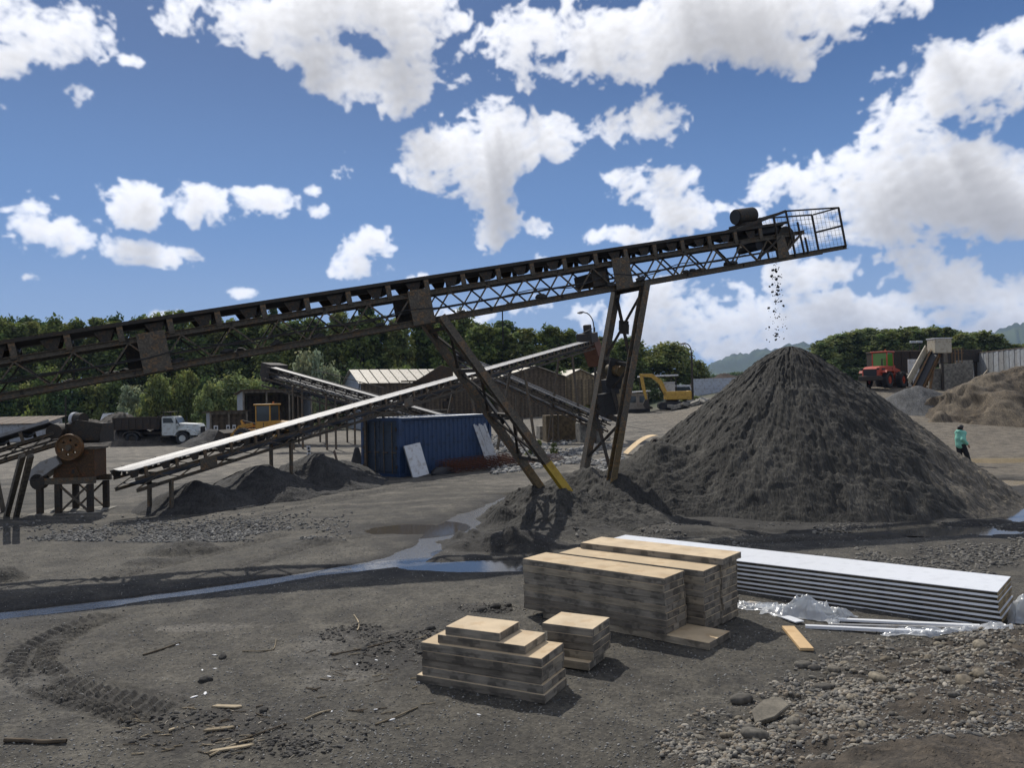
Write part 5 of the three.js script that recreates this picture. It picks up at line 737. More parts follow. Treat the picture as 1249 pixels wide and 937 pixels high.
// ---------------------------------------------------------------- the person walking behind the pile's flank
{
  const c = P(1172, 572, 34), t = thing('person', 'person in mint green hooded jacket and dark trousers walking by the pile', 'person', [c.x, heightAt(c.x, c.z) - 0.01, c.z], 0.25);
  // local +x is the way the person walks; z to the right hand
  const cap = (p, a, b, ra, rb) => { const abx = b[0] - a[0], aby = b[1] - a[1], abz = b[2] - a[2], h = clamp(((p[0] - a[0]) * abx + (p[1] - a[1]) * aby + (p[2] - a[2]) * abz) / (abx * abx + aby * aby + abz * abz + 1e-9)); return Math.hypot(p[0] - a[0] - abx * h, p[1] - a[1] - aby * h, p[2] - a[2] - abz * h) - lerp(ra, rb, h); };
  const smin = (a, b, k) => { const h = clamp(0.5 + 0.5 * (b - a) / k); return lerp(b, a, h) - k * h * (1 - h); };
  function skin(bones, centre, half, res, k) {
    const mc = new MarchingCubes(res, M.black, false, false, 60000); mc.isolation = 0; let i = 0;
    for (let z = 0; z < res; z++) for (let y = 0; y < res; y++) for (let x = 0; x < res; x++, i++) { const p = [centre[0] + (x - res / 2) / (res / 2) * half, centre[1] + (y - res / 2) / (res / 2) * half, centre[2] + (z - res / 2) / (res / 2) * half]; let d = 9; for (const b of bones) d = smin(d, cap(p, ...b), k); mc.field[i] = -d; }
    mc.update(); const n = mc.count, g = new THREE.BufferGeometry(); g.setAttribute('position', new THREE.BufferAttribute(mc.positionArray.slice(0, n * 3), 3)); g.scale(half, half, half); g.translate(...centre); const m = mergeVertices(g, 1e-4); m.computeVertexNormals(); return m;
  }
  const hip = 0.9, sh = 1.38, legs = [];
  for (const [z, k, a, toe] of [[0.09, [0.20, 0.50], [0.36, 0.08], [0.55, 0.05]], [-0.09, [0.02, 0.47], [-0.26, 0.14], [-0.12, 0.03]]]) legs.push([[0, hip, z], [k[0], k[1], z], 0.095, 0.065], [[k[0], k[1], z], [a[0], a[1], z], 0.062, 0.042]);
  const feet = [[[0.34, 0.05, 0.09], [0.54, 0.05, 0.09], 0.045, 0.04], [[-0.28, 0.12, -0.09], [-0.14, 0.04, -0.09], 0.045, 0.04]];
  const arms = [[[0.02, sh, 0.19], [-0.10, 1.12, 0.24], 0.062, 0.05], [[-0.10, 1.12, 0.24], [0.10, 0.94, 0.23], 0.048, 0.038], [[0.02, sh, -0.19], [0.06, 1.1, -0.23], 0.062, 0.05], [[0.06, 1.1, -0.23], [0.22, 0.95, -0.2], 0.048, 0.038]];
  const hands = []; for (const [x, y, z] of [[0.13, 0.9, 0.23], [0.25, 0.92, -0.2]]) { hands.push([[x, y, z], [x + 0.05, y - 0.06, z], 0.034, 0.032]); for (let f = 0; f < 4; f++) { const o = (f - 1.5) * 0.019; hands.push([[x + 0.05 + o * 0.4, y - 0.06, z + o], [x + 0.085, y - 0.11 - 0.008 * (1.5 - Math.abs(f - 1.5)), z + o * 1.1], 0.01, 0.009], [[x + 0.085, y - 0.11, z + o * 1.1], [x + 0.075, y - 0.145, z + o], 0.009, 0.008]); } hands.push([[x + 0.03, y - 0.02, z + 0.02], [x + 0.075, y - 0.05, z + 0.045], 0.011, 0.009]); }
  const head = [[[0.04, 1.58, 0], [0.055, 1.51, 0], 0.1, 0.075], [[0.075, 1.5, 0], [0.09, 1.47, 0], 0.055, 0.045], [[0.13, 1.56, 0], [0.15, 1.53, 0], 0.012, 0.018], [[0.02, 1.46, 0], [0, 1.36, 0], 0.055, 0.065], [[0.03, 1.55, 0.098], [0.03, 1.52, 0.094], 0.018, 0.012], [[0.03, 1.55, -0.098], [0.03, 1.52, -0.094], 0.018, 0.012], [[0.135, 1.49, 0.02], [0.135, 1.49, -0.02], 0.01, 0.01]];
  const torso = [[[0, hip, 0.05], [0, 1.15, 0.07], 0.12, 0.13], [[0, hip, -0.05], [0, 1.15, -0.07], 0.12, 0.13], [[0, 1.15, 0], [0.01, sh - 0.06, 0], 0.15, 0.14], [[0.01, sh, 0.15], [0.01, sh, -0.15], 0.075, 0.075]];
  mesh(t, 'body', mergeGeometries([skin([...torso, ...legs, ...arms, ...head.slice(0, 4), ...feet], [0.05, 0.86, 0], 0.95, 84, 0.03), skin(head, [0.05, 1.53, 0], 0.2, 44, 0.015), skin(hands, [0.2, 0.86, 0.0], 0.34, 96, 0.006)]), std({ color: lin(0.38, 0.22, 0.15), roughness: 0.65 }));
  const grow = (b, e) => b.map(([p, q, r1, r2]) => [p, q, r1 + e, r2 + e]);
  mesh(t, 'jacket', skin([...grow(torso, 0.035), ...grow(arms, 0.028), [[-0.01, hip - 0.04, 0.05], [0, hip + 0.1, 0.06], 0.14, 0.14], [[-0.01, hip - 0.04, -0.05], [0, hip + 0.1, -0.06], 0.14, 0.14], [[-0.09, 1.44, 0.06], [-0.09, 1.44, -0.06], 0.075, 0.075], [[-0.03, 1.46, 0.09], [0.06, 1.42, 0.06], 0.04, 0.035], [[-0.03, 1.46, -0.09], [0.06, 1.42, -0.06], 0.04, 0.035]], [0.02, 1.14, 0], 0.46, 66, 0.04), std({ color: lin(0.20, 0.50, 0.39), roughness: 0.8 }));
  mesh(t, 'trousers', skin([...grow(legs, 0.035), [[0, hip - 0.02, 0.07], [0, hip - 0.02, -0.07], 0.14, 0.14]], [0.05, 0.5, 0], 0.58, 60, 0.03), std({ color: lin(0.018, 0.018, 0.022), roughness: 0.9 }));
  mesh(t, 'shoes', skin(grow(feet, 0.018), [0.12, 0.08, 0], 0.5, 54, 0.01), M.black);
  mesh(t, 'hair', skin([[[0.0, 1.61, 0.02], [0.05, 1.645, 0], 0.105, 0.085], [[-0.03, 1.6, 0], [-0.04, 1.51, 0], 0.085, 0.07], [[0.1, 1.65, 0.03], [0.1, 1.65, -0.03], 0.04, 0.04]], [0.02, 1.58, 0], 0.22, 40, 0.02), std({ color: lin(0.012, 0.010, 0.009), roughness: 0.6 }));
}
// ---------------------------------------------------------------- sheds, walls, plant and lamp posts round the yard
const tin = (r, g, b) => std({ map: T_wear, color: lin(r, g, b), roughness: 0.55 });
// a wall of separate upright sheets between two ground points (parts named sheet)
function sheetWall(parent, mat, a, b, h0, h1, w = 0.9, y0 = 0, mats) {
  const L = a.distanceTo(b), n = Math.max(1, Math.round(L / w)), dir = b.clone().sub(a).normalize(), ry = -Math.atan2(dir.z, dir.x);
  for (let i = 0; i < n; i++) { const t = (i + 0.5) / n, h = lerp(h0, h1, t), p = a.clone().lerp(b, t), m = box(parent, 'wall_sheet', mats ? mats[i % mats.length] : mat, L / n - 0.02, h, 0.04 + (i % 2) * 0.015, p.x, y0 + h / 2, p.z, { ry }); }
}
function roofSheets(parent, mat, a, b, c, d, n, t = 0.05) {     // a-b along the eave, d-c along the ridge
  for (let i = 0; i < n; i++) {
    const e = 0.004, p = [a.clone().lerp(b, i / n + e), a.clone().lerp(b, (i + 1) / n - e), d.clone().lerp(c, (i + 1) / n - e), d.clone().lerp(c, i / n + e)], nrm = p[1].clone().sub(p[0]).cross(p[3].clone().sub(p[0])).normalize(); if (nrm.y < 0) nrm.negate();
    const q = [...p, ...p.map((v) => v.clone().addScaledVector(nrm, -t))], g = new THREE.BufferGeometry(), f = []; const quad = (i0, i1, i2, i3) => f.push(i0, i1, i2, i0, i2, i3); quad(0, 1, 2, 3); quad(7, 6, 5, 4); quad(0, 4, 5, 1); quad(1, 5, 6, 2); quad(2, 6, 7, 3); quad(3, 7, 4, 0);
    g.setAttribute('position', new THREE.Float32BufferAttribute(q.flatMap((v) => [v.x, v.y, v.z]), 3)); g.setAttribute('uv', new THREE.Float32BufferAttribute(q.flatMap((v) => [v.x + v.z * 0.3, v.y + v.z]), 2)); g.setIndex(f); const k = g.toNonIndexed(); k.computeVertexNormals(); mesh(parent, 'roof_sheet', k, mat);
  }
}
// a shed with a single or double pitched roof; local x is its width, +z faces the yard
function shed(name, label, c, turn, o) {
  const t = thing(name, label, 'shed', [c.x, heightAt(c.x, c.z) - 0.02, c.z], turn), { w, d, h } = o, x = w / 2, z = d / 2;
  sheetWall(t, o.side, V(-x, 0, z), V(-x, 0, -z), h, o.hb ?? h, 0.9); sheetWall(t, o.side, V(x, 0, z), V(x, 0, -z), h, o.hb ?? h, 0.9); sheetWall(t, o.back ?? o.side, V(-x, 0, -z), V(x, 0, -z), o.hb ?? h, o.hb ?? h, 0.9);
  if (o.front) sheetWall(t, o.front, V(-x, 0, z), V(x, 0, z), h, h, 0.7, 0, o.fronts); else { for (let i = 0; i <= (o.posts ?? 3); i++) box(t, 'post', M.edge3, 0.14, h, 0.14, -x + w * i / (o.posts ?? 3), h / 2, z); box(t, 'lintel', M.edge3, w, 0.25, 0.1, 0, h - 0.12, z); }
  const e = 0.35;
  if (o.ridge) { const r = o.ridge; if (o.along) { roofSheets(t, o.roof, V(-x - e, h, z + e), V(x + e, h, z + e), V(x + e, r, 0), V(-x - e, r, 0), Math.round(w / 1.1)); roofSheets(t, o.roof, V(-x - e, h, -z - e), V(x + e, h, -z - e), V(x + e, r, 0), V(-x - e, r, 0), Math.round(w / 1.1)); for (const s of [-1, 1]) { const g = prism(t, 'gable', o.side, [[-z, 0], [z, 0], [0, r - h - 0.05]], 0.05, 0); g.rotation.y = Math.PI / 2; g.position.set(s * x, h, 0); } } else { roofSheets(t, o.roof, V(-x - e, h, z + e), V(-x - e, h, -z - e), V(0, r, -z - e), V(0, r, z + e), Math.round(d / 1.1)); roofSheets(t, o.roof, V(x + e, h, z + e), V(x + e, h, -z - e), V(0, r, -z - e), V(0, r, z + e), Math.round(d / 1.1)); for (const s of [-1, 1]) prism(t, 'gable', o.front ?? o.side, [[-x, 0], [x, 0], [0, r - h - 0.05]], 0.05, 0).position.set(0, h, s * z); } }
  else roofSheets(t, o.roof, V(-x - e, h + 0.06, z + e), V(x + e, h + 0.06, z + e), V(x + e, (o.hb ?? h) + 0.06, -z - e), V(-x - e, (o.hb ?? h) + 0.06, -z - e), Math.round(w / 0.9));
  return t;
}
const greyTin = tin(0.42, 0.45, 0.48), paleRoof = std({ map: T_wear, color: lin(0.66, 0.60, 0.48), roughness: 0.6 }), rustTin = std({ map: T_rust, color: lin(1.5, 1.2, 0.95), roughness: 0.8 }), darkWood = std({ map: T_edge, color: lin(0.45, 0.38, 0.30), roughness: 0.9 }), fadedWood = std({ map: T_edge, color: lin(1.15, 0.98, 0.70), roughness: 0.9 });
{
  const on = (px, py, d) => P(px, py, d);
  { const c = on(277, 528, 71), s = shed('tin_shed', 'small tin shed with white notices on its dark open front', c, 0.5, { w: 3.0, d: 2.4, h: 2.55, hb: 2.4, side: greyTin, roof: rustTin, posts: 2 }); for (const [x, w] of [[-1.1, 0.34], [-0.1, 0.3], [0.4, 0.26], [1.2, 0.3]]) { const n = box(s, 'notice_plate', M.white, w, 0.42, 0.02, x, 1.15, 1.3); box(n, 'notice_print', M.black, w * 0.55, 0.2, 0.006, 0, 0, 0.012); } box(s, 'inner_wall', darkWood, 2.9, 2.3, 0.05, 0, 1.15, 0.9); }
  shed('open_shed', 'taller open shed with pale tin end behind the yellow loader', on(335, 522, 78), 0.45, { w: 6.2, d: 4.5, h: 4.4, hb: 4.0, side: greyTin, roof: rustTin, back: darkWood, posts: 3 });
  shed('metal_building', 'grey metal building with long cream roof beyond the plant', on(505, 520, 92), 0.42, { w: 14, d: 8, h: 4.9, ridge: 6.5, along: true, side: tin(0.44, 0.49, 0.56), front: darkWood, roof: paleRoof });
  shed('low_shed', 'dark low shed with cream pyramid-like roof behind the trestles', on(645, 510, 90), 0.2, { w: 6.6, d: 7, h: 4.3, ridge: 5.6, along: false, side: darkWood, front: darkWood, roof: paleRoof });
  shed('plank_shed', 'brown plank shed with pale gable roof between the leg frames', on(698, 512, 96), 0.25, { w: 4.6, d: 6, h: 3.9, ridge: 5.1, along: false, side: fadedWood, front: fadedWood, fronts: [fadedWood, std({ map: T_edge, color: lin(0.72, 0.62, 0.46), roughness: 0.9 })], roof: paleRoof });
  shed('plank_shed', 'second brown plank shed partly hidden by the tall legs', on(738, 512, 98), 0.25, { w: 4.6, d: 6, h: 3.8, ridge: 4.9, along: false, side: fadedWood, front: fadedWood, roof: paleRoof });
  shed('low_shed', 'long grey shed with patched rusty roof beyond the feed conveyor', on(22, 527, 78), 0.1, { w: 6.5, d: 4, h: 1.7, hb: 2.3, side: tin(0.4, 0.42, 0.44), front: tin(0.4, 0.42, 0.44), roof: rustTin });
  shed('small_house', 'little house with white roof under the trees behind the truck', on(146, 522, 96), 0.3, { w: 2.8, d: 3, h: 1.5, ridge: 2.3, along: true, side: tin(0.4, 0.44, 0.46), front: tin(0.4, 0.44, 0.46), roof: M.white });
  // brown screening plant with hopper and platforms
  const c = on(522, 505, 68), t = thing('screening_plant', 'brown steel screening plant with sloping hopper and platforms', 'screening plant', [c.x, heightAt(c.x, c.z), c.z], 0.15), br = std({ map: T_rust, color: lin(0.9, 0.72, 0.5), roughness: 0.85 });
  for (const x of [-2.2, -0.3, 1.8]) for (const z of [-1.2, 1.2]) box(t, 'support_leg', M.steelDark, 0.22, 3.2, 0.22, x, 1.6, z);
  for (const y of [2.1, 3.2]) { box(t, 'platform', M.steelDark, 4.8, 0.14, 3.0, -0.2, y, 0); for (let i = 0; i < 5; i++) box(t, 'rail_post', M.steelDark, 0.06, 1.0, 0.06, -2.5 + i * 1.15, y + 0.55, 1.45); box(t, 'hand_rail', M.yellowFaded, 4.7, 0.07, 0.06, -0.2, y + 1.05, 1.45); }
  prism(t, 'hopper', br, [[-2.2, 3.3], [2.1, 3.3], [2.1, 5.6], [1.1, 5.9], [-0.2, 5.1], [-1.6, 4.3], [-2.3, 3.9]], 2.4, 0.03); for (let i = 0; i < 4; i++) box(t, 'hopper_rib', br, 0.1, 1.3, 0.08, -1.2 + i * 0.9, 3.95, 1.26); box(t, 'hopper_beam', br, 4.2, 0.12, 0.1, -0.1, 4.6, 1.28); prism(t, 'lower_chute', br, [[-1.6, 2.1], [1.4, 2.1], [0.6, 0.9], [-0.8, 0.9]], 1.6, 0.02); box(t, 'vibrator_motor', M.steelDark, 0.8, 0.6, 0.8, 1.6, 2.6, 0.9, { bevel: 0.1 });
  // concrete bunker blocks by the third conveyor
  for (const [px, py, d, w, h, lab] of [[682, 518, 58, 2.2, 1.9, 'brown concrete bunker wall under the dark sloping conveyor'], [718, 520, 56, 1.6, 1.4, 'grey concrete block at the low end of the dark conveyor'], [664, 516, 60, 1.0, 1.0, 'small pale concrete block beside the bunker wall']]) { const q = on(px, py, d), k = thing('concrete_block', lab, 'concrete block', [q.x, heightAt(q.x, q.z), q.z], 0.2); box(k, 'block', w > 2 ? std({ map: T_conc, color: lin(0.22, 0.17, 0.10), roughness: 0.95 }) : M.conc, w, h, 1.2, 0, h / 2 - 0.05, 0, { bevel: 0.04 }); }
  // pale boundary wall and broken concrete near the lamp post
  { const a = on(846, 497, 96), b = on(950, 497, 92), k = thing('boundary_wall', 'pale blue-white sheet wall running behind the sand pile', 'wall', [a.x, heightAt(a.x, a.z), a.z], -Math.atan2(b.z - a.z, b.x - a.x)); const L = a.distanceTo(b); for (let i = 0; i < 9; i++) box(k, 'wall_sheet', tin(0.52, 0.56, 0.62), L / 9 - 0.02, 2.2, 0.06, L / 9 * (i + 0.5), 1.08, 0); }
  const rc = rng(5); for (let i = 0; i < 9; i++) { const q = on(822 + i * 4.4, 507 + rc() * 4, 82 + rc() * 2), k = thing('concrete_slab', 'broken concrete slab in the rubble row below the lamp post', 'concrete slab', [q.x, heightAt(q.x, q.z) + 0.15, q.z], rc() * 3, 'broken concrete slabs below the lamp post'); box(k, 'slab', M.conc, rr(0.7, 1.4, rc), rr(0.3, 0.5, rc), rr(0.6, 1, rc), 0, 0.15, 0, { rx: rr(-0.4, 0.4, rc), rz: rr(-0.5, 0.5, rc), bevel: 0.04 }); }
  // lamp posts
  function lamp(label, base, top, dx) { const t = thing('lamp_post', label, 'lamp post', [base.x, heightAt(base.x, base.z), base.z], 0), h = top - t.position.y; rod(t, 'pole', M.steelDark, V(0, -0.1, 0), V(0, h * 0.86, 0), 0.14, 0.09, 12); tube(t, 'arm', M.steelDark, [V(0, h * 0.84, 0), V(dx * 0.12, h * 0.93, 0), V(dx * 0.45, h * 0.985, 0), V(dx * 0.8, h, 0)], 0.05, 16, 8); const g = new THREE.SphereGeometry(0.26, 14, 8); g.scale(1.25, 0.45, 0.7); const l = mesh(t, 'lamp_head', g, tin(0.4, 0.4, 0.42)); l.position.set(dx, h - 0.02, 0); l.rotation.z = 0.15; const b = mesh(l, 'lens', new THREE.SphereGeometry(0.2, 12, 6, 0, 6.283, 1.57, 1.57).scale(1.1, 0.45, 0.6), M.white); b.position.y = -0.05; return t; }
  { const b = on(845, 500, 84), tp = on(833, 419, 84); lamp('tall street lamp beside the pale boundary wall', b, tp.y, tp.x - b.x); }
  { const b = on(727, 500, 74), tp = on(708, 381, 74); lamp('street lamp rising behind the head of the pale-belted conveyor', b, tp.y, tp.x - b.x); }
}
// ---------------------------------------------------------------- the raised yard on the far right
{
  const on = (px, py, d) => P(px, py, d);
  { const c = on(1090, 455, 84), t = thing('hopper_bin', 'dark brown steel bin behind the red loader', 'bin', [c.x, heightAt(c.x, c.z), c.z], 0.1), m = std({ map: T_rust, color: lin(0.6, 0.5, 0.42), roughness: 0.9 }); box(t, 'wall', m, 4.2, 3.6, 3, 0, 1.8, 0); for (let i = 0; i < 5; i++) box(t, 'wall_rib', m, 0.12, 3.5, 0.1, -1.9 + i * 0.95, 1.8, 1.54); box(t, 'top_rim', M.steel, 4.3, 0.14, 3.1, 0, 3.65, 0); }
  for (const [px, lab] of [[1110.5, 'tall white upright panel nearer the red loader'], [1117.5, 'tall white upright panel beside the inclined conveyor']]) { const c = on(px, 457, 76), t = thing('upright_board', lab, 'panel', [c.x, heightAt(c.x, c.z), c.z], 0); box(t, 'board', M.white, 0.5, 2.55, 0.06, 0, 1.3, 0); box(t, 'joint', M.steelDark, 0.5, 0.03, 0.07, 0, 1.25, 0.002); }
  { // inclined bucket conveyor with pale hood
    const a = on(1123, 471, 70), b = on(1148, 427, 72.5), t = thing('inclined_conveyor', 'steep yellowish conveyor with a pale hood at its top', 'conveyor', [a.x, heightAt(a.x, a.z), a.z], 0), m = std({ map: T_rust, color: lin(2.4, 1.6, 0.75), roughness: 0.75 }), pale = paint(0.52, 0.46, 0.34), A = V(0, 0.1, 0), B = b.clone().sub(t.position);
    for (const o of [-0.75, 0.0]) { const s = V(o, 0, o * 0.3); channel(t, 'side_rail', m, A.clone().add(s), B.clone().add(s), 0.16, 0.3); } for (let i = 1; i < 9; i++) { const p = A.clone().lerp(B, i / 9); beam(t, 'slat', M.steelDark, p, p.clone().add(V(-0.75, 0, -0.22)), 0.12, 0.06); }
    const p0 = A.clone().lerp(B, 0.15).add(V(-1.1, 0.5, -0.5)), p1 = B.clone().add(V(-1.1, 0.2, -0.5)); beam(t, 'side_skirt', pale, p0, p1, 0.08, 0.7); beam(t, 'belt', M.belt, A.clone().add(V(-0.5, 0.1, -0.2)), B.clone().add(V(-0.5, 0.1, -0.2)), 0.9, 0.05);
    const hd = box(t, 'hood', pale, 1.5, 1.3, 1.4, B.x - 0.1, B.y + 0.35, B.z - 0.2, { bevel: 0.04 }); box(hd, 'hood_lid', M.white, 1.6, 0.08, 1.5, 0, 0.68, 0); for (let i = 0; i < 4; i++) beam(t, 'rail_post', m, V(B.x + 0.9 + i * 0.3, B.y - 1.2, B.z), V(B.x + 0.9 + i * 0.3, B.y + 0.1, B.z), 0.06); for (const y of [-0.3, 0.1]) beam(t, 'hand_rail', m, V(B.x + 0.5, B.y + y, B.z), V(B.x + 2, B.y + y, B.z), 0.06);
    beam(t, 'support_leg', m, A.clone().lerp(B, 0.6), V(A.x + 1.2, -0.1, A.z - 1), 0.16); beam(t, 'support_leg', M.steelDark, B, V(B.x, -0.2, B.z), 0.2);
  }
  for (const [px, w, h, lab, d] of [[1146, 1.9, 2.0, 'grey concrete bin wall at the foot of the inclined conveyor', 73], [1158, 1.6, 2.3, 'stained concrete bin wall in front of the dark hopper', 74], [1176, 1.5, 2.5, 'taller concrete bin wall meeting the corrugated wall', 75]]) { const c = on(px, 476, d), t = thing('concrete_bin', lab, 'concrete wall', [c.x, heightAt(c.x, c.z) - 0.1, c.z], -0.1); box(t, 'wall_face', M.conc, w, h, 0.3, 0, h / 2, 0, { bevel: 0.03 }); for (let i = 0; i < 3; i++) box(t, 'course', M.conc, w + 0.03, 0.05, 0.33, 0, h * (0.25 + i * 0.28), 0); box(t, 'wing_wall', M.conc, 0.3, h * 0.9, 1.8, w / 2 - 0.15, h * 0.45, -1.05); }
  { const c = on(1168, 474, 78), t = thing('dark_hopper', 'dark steel hopper above the concrete bins', 'hopper', [c.x, heightAt(c.x, c.z), c.z], 0); prism(t, 'hopper_body', M.steelDark, [[-1.4, 2.2], [1.6, 2.2], [1.9, 3.4], [-1.5, 3.4]], 2, 0.03); for (const x of [-1.2, 1.3]) for (const z of [-0.8, 0.8]) box(t, 'leg', M.steelDark, 0.2, 2.3, 0.2, x, 1.15, z); }
  { // corrugated wall that runs towards us on the far right
    const a = on(1184, 470, 79), b = on(1300, 470, 62), L = a.distanceTo(b), t = thing('corrugated_wall', 'long weathered corrugated wall above the brown earth pile', 'wall', [a.x, heightAt(a.x, a.z), a.z], -Math.atan2(b.z - a.z, b.x - a.x)), n = 34, ms = [tin(0.36, 0.38, 0.39), tin(0.30, 0.31, 0.31), tin(0.42, 0.44, 0.45), tin(0.34, 0.34, 0.33)], r = rng(3), g1 = heightAt(b.x, b.z) - heightAt(a.x, a.z);
    for (let i = 0; i < n; i++) { const x = L * (i + 0.5) / n; box(t, 'wall_sheet', ms[Math.floor(r() * 4)], L / n - 0.02, 3.3 + (g1 < 0 ? -g1 * i / n : 0) + r() * 0.06, 0.05 + (i % 2) * 0.03, x, 1.4 + g1 * i / n * 0.5, (i % 2) * 0.02); }
    for (let i = 0; i < 4; i++) beam(t, 'top_rail', M.steel, V(L * i / 4, 3.05, 0.05), V(L * (i + 1) / 4, 3.05, 0.05), 0.06, 0.08);
  }
  { const c = on(1222, 455, 80), t = thing('roof_vent', 'white mushroom-capped vent standing above the corrugated wall', 'vent', [c.x, c.y - 1.5, c.z], 0); rod(t, 'pipe', M.white, V(0, -2.2, 0), V(0, 3.4, 0), 0.38, 0.38, 18); rod(t, 'cap', M.white, V(0, 3.5, 0), V(0, 3.75, 0), 0.65, 0.55, 20); rod(t, 'collar', M.white, V(0, 2.7, 0), V(0, 2.8, 0), 0.45, 0.45, 18); }
  { const a = on(1233, 455, 86), t = thing('rear_building', 'low weathered building behind the corrugated wall', 'building', [a.x, heightAt(a.x, a.z), a.z], 0.5); box(t, 'wall', tin(0.3, 0.31, 0.31), 9, 3.2, 6, 3, 1.6, 0); box(t, 'roof', tin(0.42, 0.43, 0.44), 9.6, 0.15, 6.6, 3, 3.3, 0); }
  { const r = rng(8); for (const [px, py, px2, py2, lab] of [[1192, 466, 1204, 452, 'longest pale timber sticking out of the brown earth pile'], [1196, 458, 1206, 464, 'shorter pale timber crossing the long one on the earth pile'], [1236, 455, 1246, 456, 'pale board lying on top of the brown earth pile']]) { const a = on(px, py, 59), b = on(px2, py2, 59), t = thing('loose_timber', lab, 'timber', a); beam(t, 'timber', M.edge2, V(0, 0, 0), b.clone().sub(a), 0.12, 0.1); } }
  { const c = on(1042, 470, 74), t = thing('low_white_board', 'low cream board wall left of the red loader', 'board', [c.x, heightAt(c.x, c.z), c.z], 0.05); for (let i = 0; i < 3; i++) box(t, 'board', paint(0.66, 0.61, 0.49), 2.2, 0.26, 0.06, 0, 0.18 + i * 0.275, 0); }
  for (const [px, lab] of [[1114, 'floodlight mast behind the white panels, nearer one'], [1122, 'floodlight mast behind the white panels, beside the conveyor']]) { const c = on(px, 455, 86), t = thing('floodlight_mast', lab, 'floodlight', [c.x, heightAt(c.x, c.z), c.z], 0); rod(t, 'mast', M.steelDark, V(0, 0, 0), V(0, 4.6, 0), 0.06); box(t, 'flood_head', tin(0.5, 0.52, 0.54), 0.6, 0.25, 0.3, 0, 4.7, 0, { bevel: 0.05 }); }
}
// ---------------------------------------------------------------- trees, bushes, woods and hills
const leafMat = (r, g, b) => new THREE.MeshPhysicalMaterial({ color: lin(r, g, b), vertexColors: true, roughness: 0.9, transmission: 0.45, thickness: 0, specularIntensity: 0.3, side: THREE.DoubleSide });
const bark = std({ map: T_edge, color: lin(0.34, 0.30, 0.25), roughness: 0.95 });
// a crown of many small leaf sprays gathered in clumps; seeds give different trees
function crownGeo(seed, H, y0, rad, nClump, perClump, leaf, shape) {
  const r = rng(seed), pos = [], nor = [], col = [], idx = []; let k = 0;
  for (let c = 0; c < nClump; c++) {
    const t = Math.pow(r(), 0.8), a = r() * 6.2832, R0 = rad * shape(t), q = Math.sqrt(r()) * 0.86, cx = Math.cos(a) * R0 * q, cz = Math.sin(a) * R0 * q, cy = y0 + t * (H - y0) * 0.97, cr = rad * rr(0.15, 0.36, r), tone = rr(0.6, 1.35, r), yel = rr(-0.12, 0.16, r);
    for (let i = 0; i < perClump; i++) {
      let x, y, z; do { x = r() * 2 - 1; y = r() * 2 - 1; z = r() * 2 - 1; } while (x * x + y * y + z * z > 1); const px = cx + (x + rr(-0.4, 0.4, r)) * cr, py = cy + (y + rr(-0.4, 0.4, r)) * cr * 0.9, pz = cz + (z + rr(-0.4, 0.4, r)) * cr;
      const s = leaf * rr(0.55, 1.3, r), n = V(x + rr(-0.9, 0.9, r), y + 0.35 + rr(-0.9, 0.9, r), z + rr(-0.9, 0.9, r)).normalize(), u = V(r() - 0.5, r() - 0.5, r() - 0.5).cross(n).normalize(), v = n.clone().cross(u), tn = tone * rr(0.75, 1.25, r), cl = [tn * (1 + yel), tn, tn * (1 - yel)];
      for (const [a2, b2] of [[-1, -0.25], [0.1, -0.62], [1, 0.2], [-0.1, 0.66]]) { pos.push(px + u.x * s * a2 + v.x * s * b2, py + u.y * s * a2 + v.y * s * b2, pz + u.z * s * a2 + v.z * s * b2); nor.push(n.x, n.y, n.z); col.push(...cl); }
      idx.push(k, k + 1, k + 2, k, k + 2, k + 3); k += 4;
    }
  }
  const g = new THREE.BufferGeometry(); g.setAttribute('position', new THREE.Float32BufferAttribute(pos, 3)); g.setAttribute('normal', new THREE.Float32BufferAttribute(nor, 3)); g.setAttribute('color', new THREE.Float32BufferAttribute(col, 3)); g.setIndex(idx); return g;
}
function trunkGeo(seed, H, r0, limbs) {
  const r = rng(seed + 500), parts = []; const seg = (a, b, ra, rb) => { const g = new THREE.CylinderGeometry(rb, ra, a.distanceTo(b), 7, 1); g.applyQuaternion(new THREE.Quaternion().setFromUnitVectors(UP, b.clone().sub(a).normalize())); const m = a.clone().add(b).multiplyScalar(0.5); g.translate(m.x, m.y, m.z); parts.push(g); };
  let p = V(0, -0.2, 0); for (let i = 0; i < 5; i++) { const n = V(rr(-0.15, 0.15, r), H * (i + 1) / 5, rr(-0.15, 0.15, r)); seg(p, n, r0 * (1 - i * 0.19), r0 * (1 - (i + 1) * 0.185)); for (let k = 0; k < limbs; k++) { const a = r() * 6.28, l = H * rr(0.12, 0.24, r), s = p.clone().lerp(n, r()); if (s.y > H * 0.22) seg(s, s.clone().add(V(Math.cos(a) * l * 0.6, l * 0.8, Math.sin(a) * l * 0.6)), r0 * 0.3, r0 * 0.08); } p = n; }
  return mergeGeometries(parts);
}
const poplarShape = (t) => 0.35 + 0.65 * Math.pow(Math.sin(Math.PI * clamp(t * 0.86 + 0.12)), 0.8), roundShape = (t) => Math.pow(Math.sin(Math.PI * clamp(t * 0.88 + 0.1)), 0.6), bushShape = (t) => Math.sqrt(1 - t * t * 0.85);
const G_leaf = leafMat(0.145, 0.186, 0.049), G_leaf2 = leafMat(0.186, 0.218, 0.067), G_pale = leafMat(0.228, 0.276, 0.103), G_dark = leafMat(0.083, 0.127, 0.041), G_silver = leafMat(0.304, 0.345, 0.207);
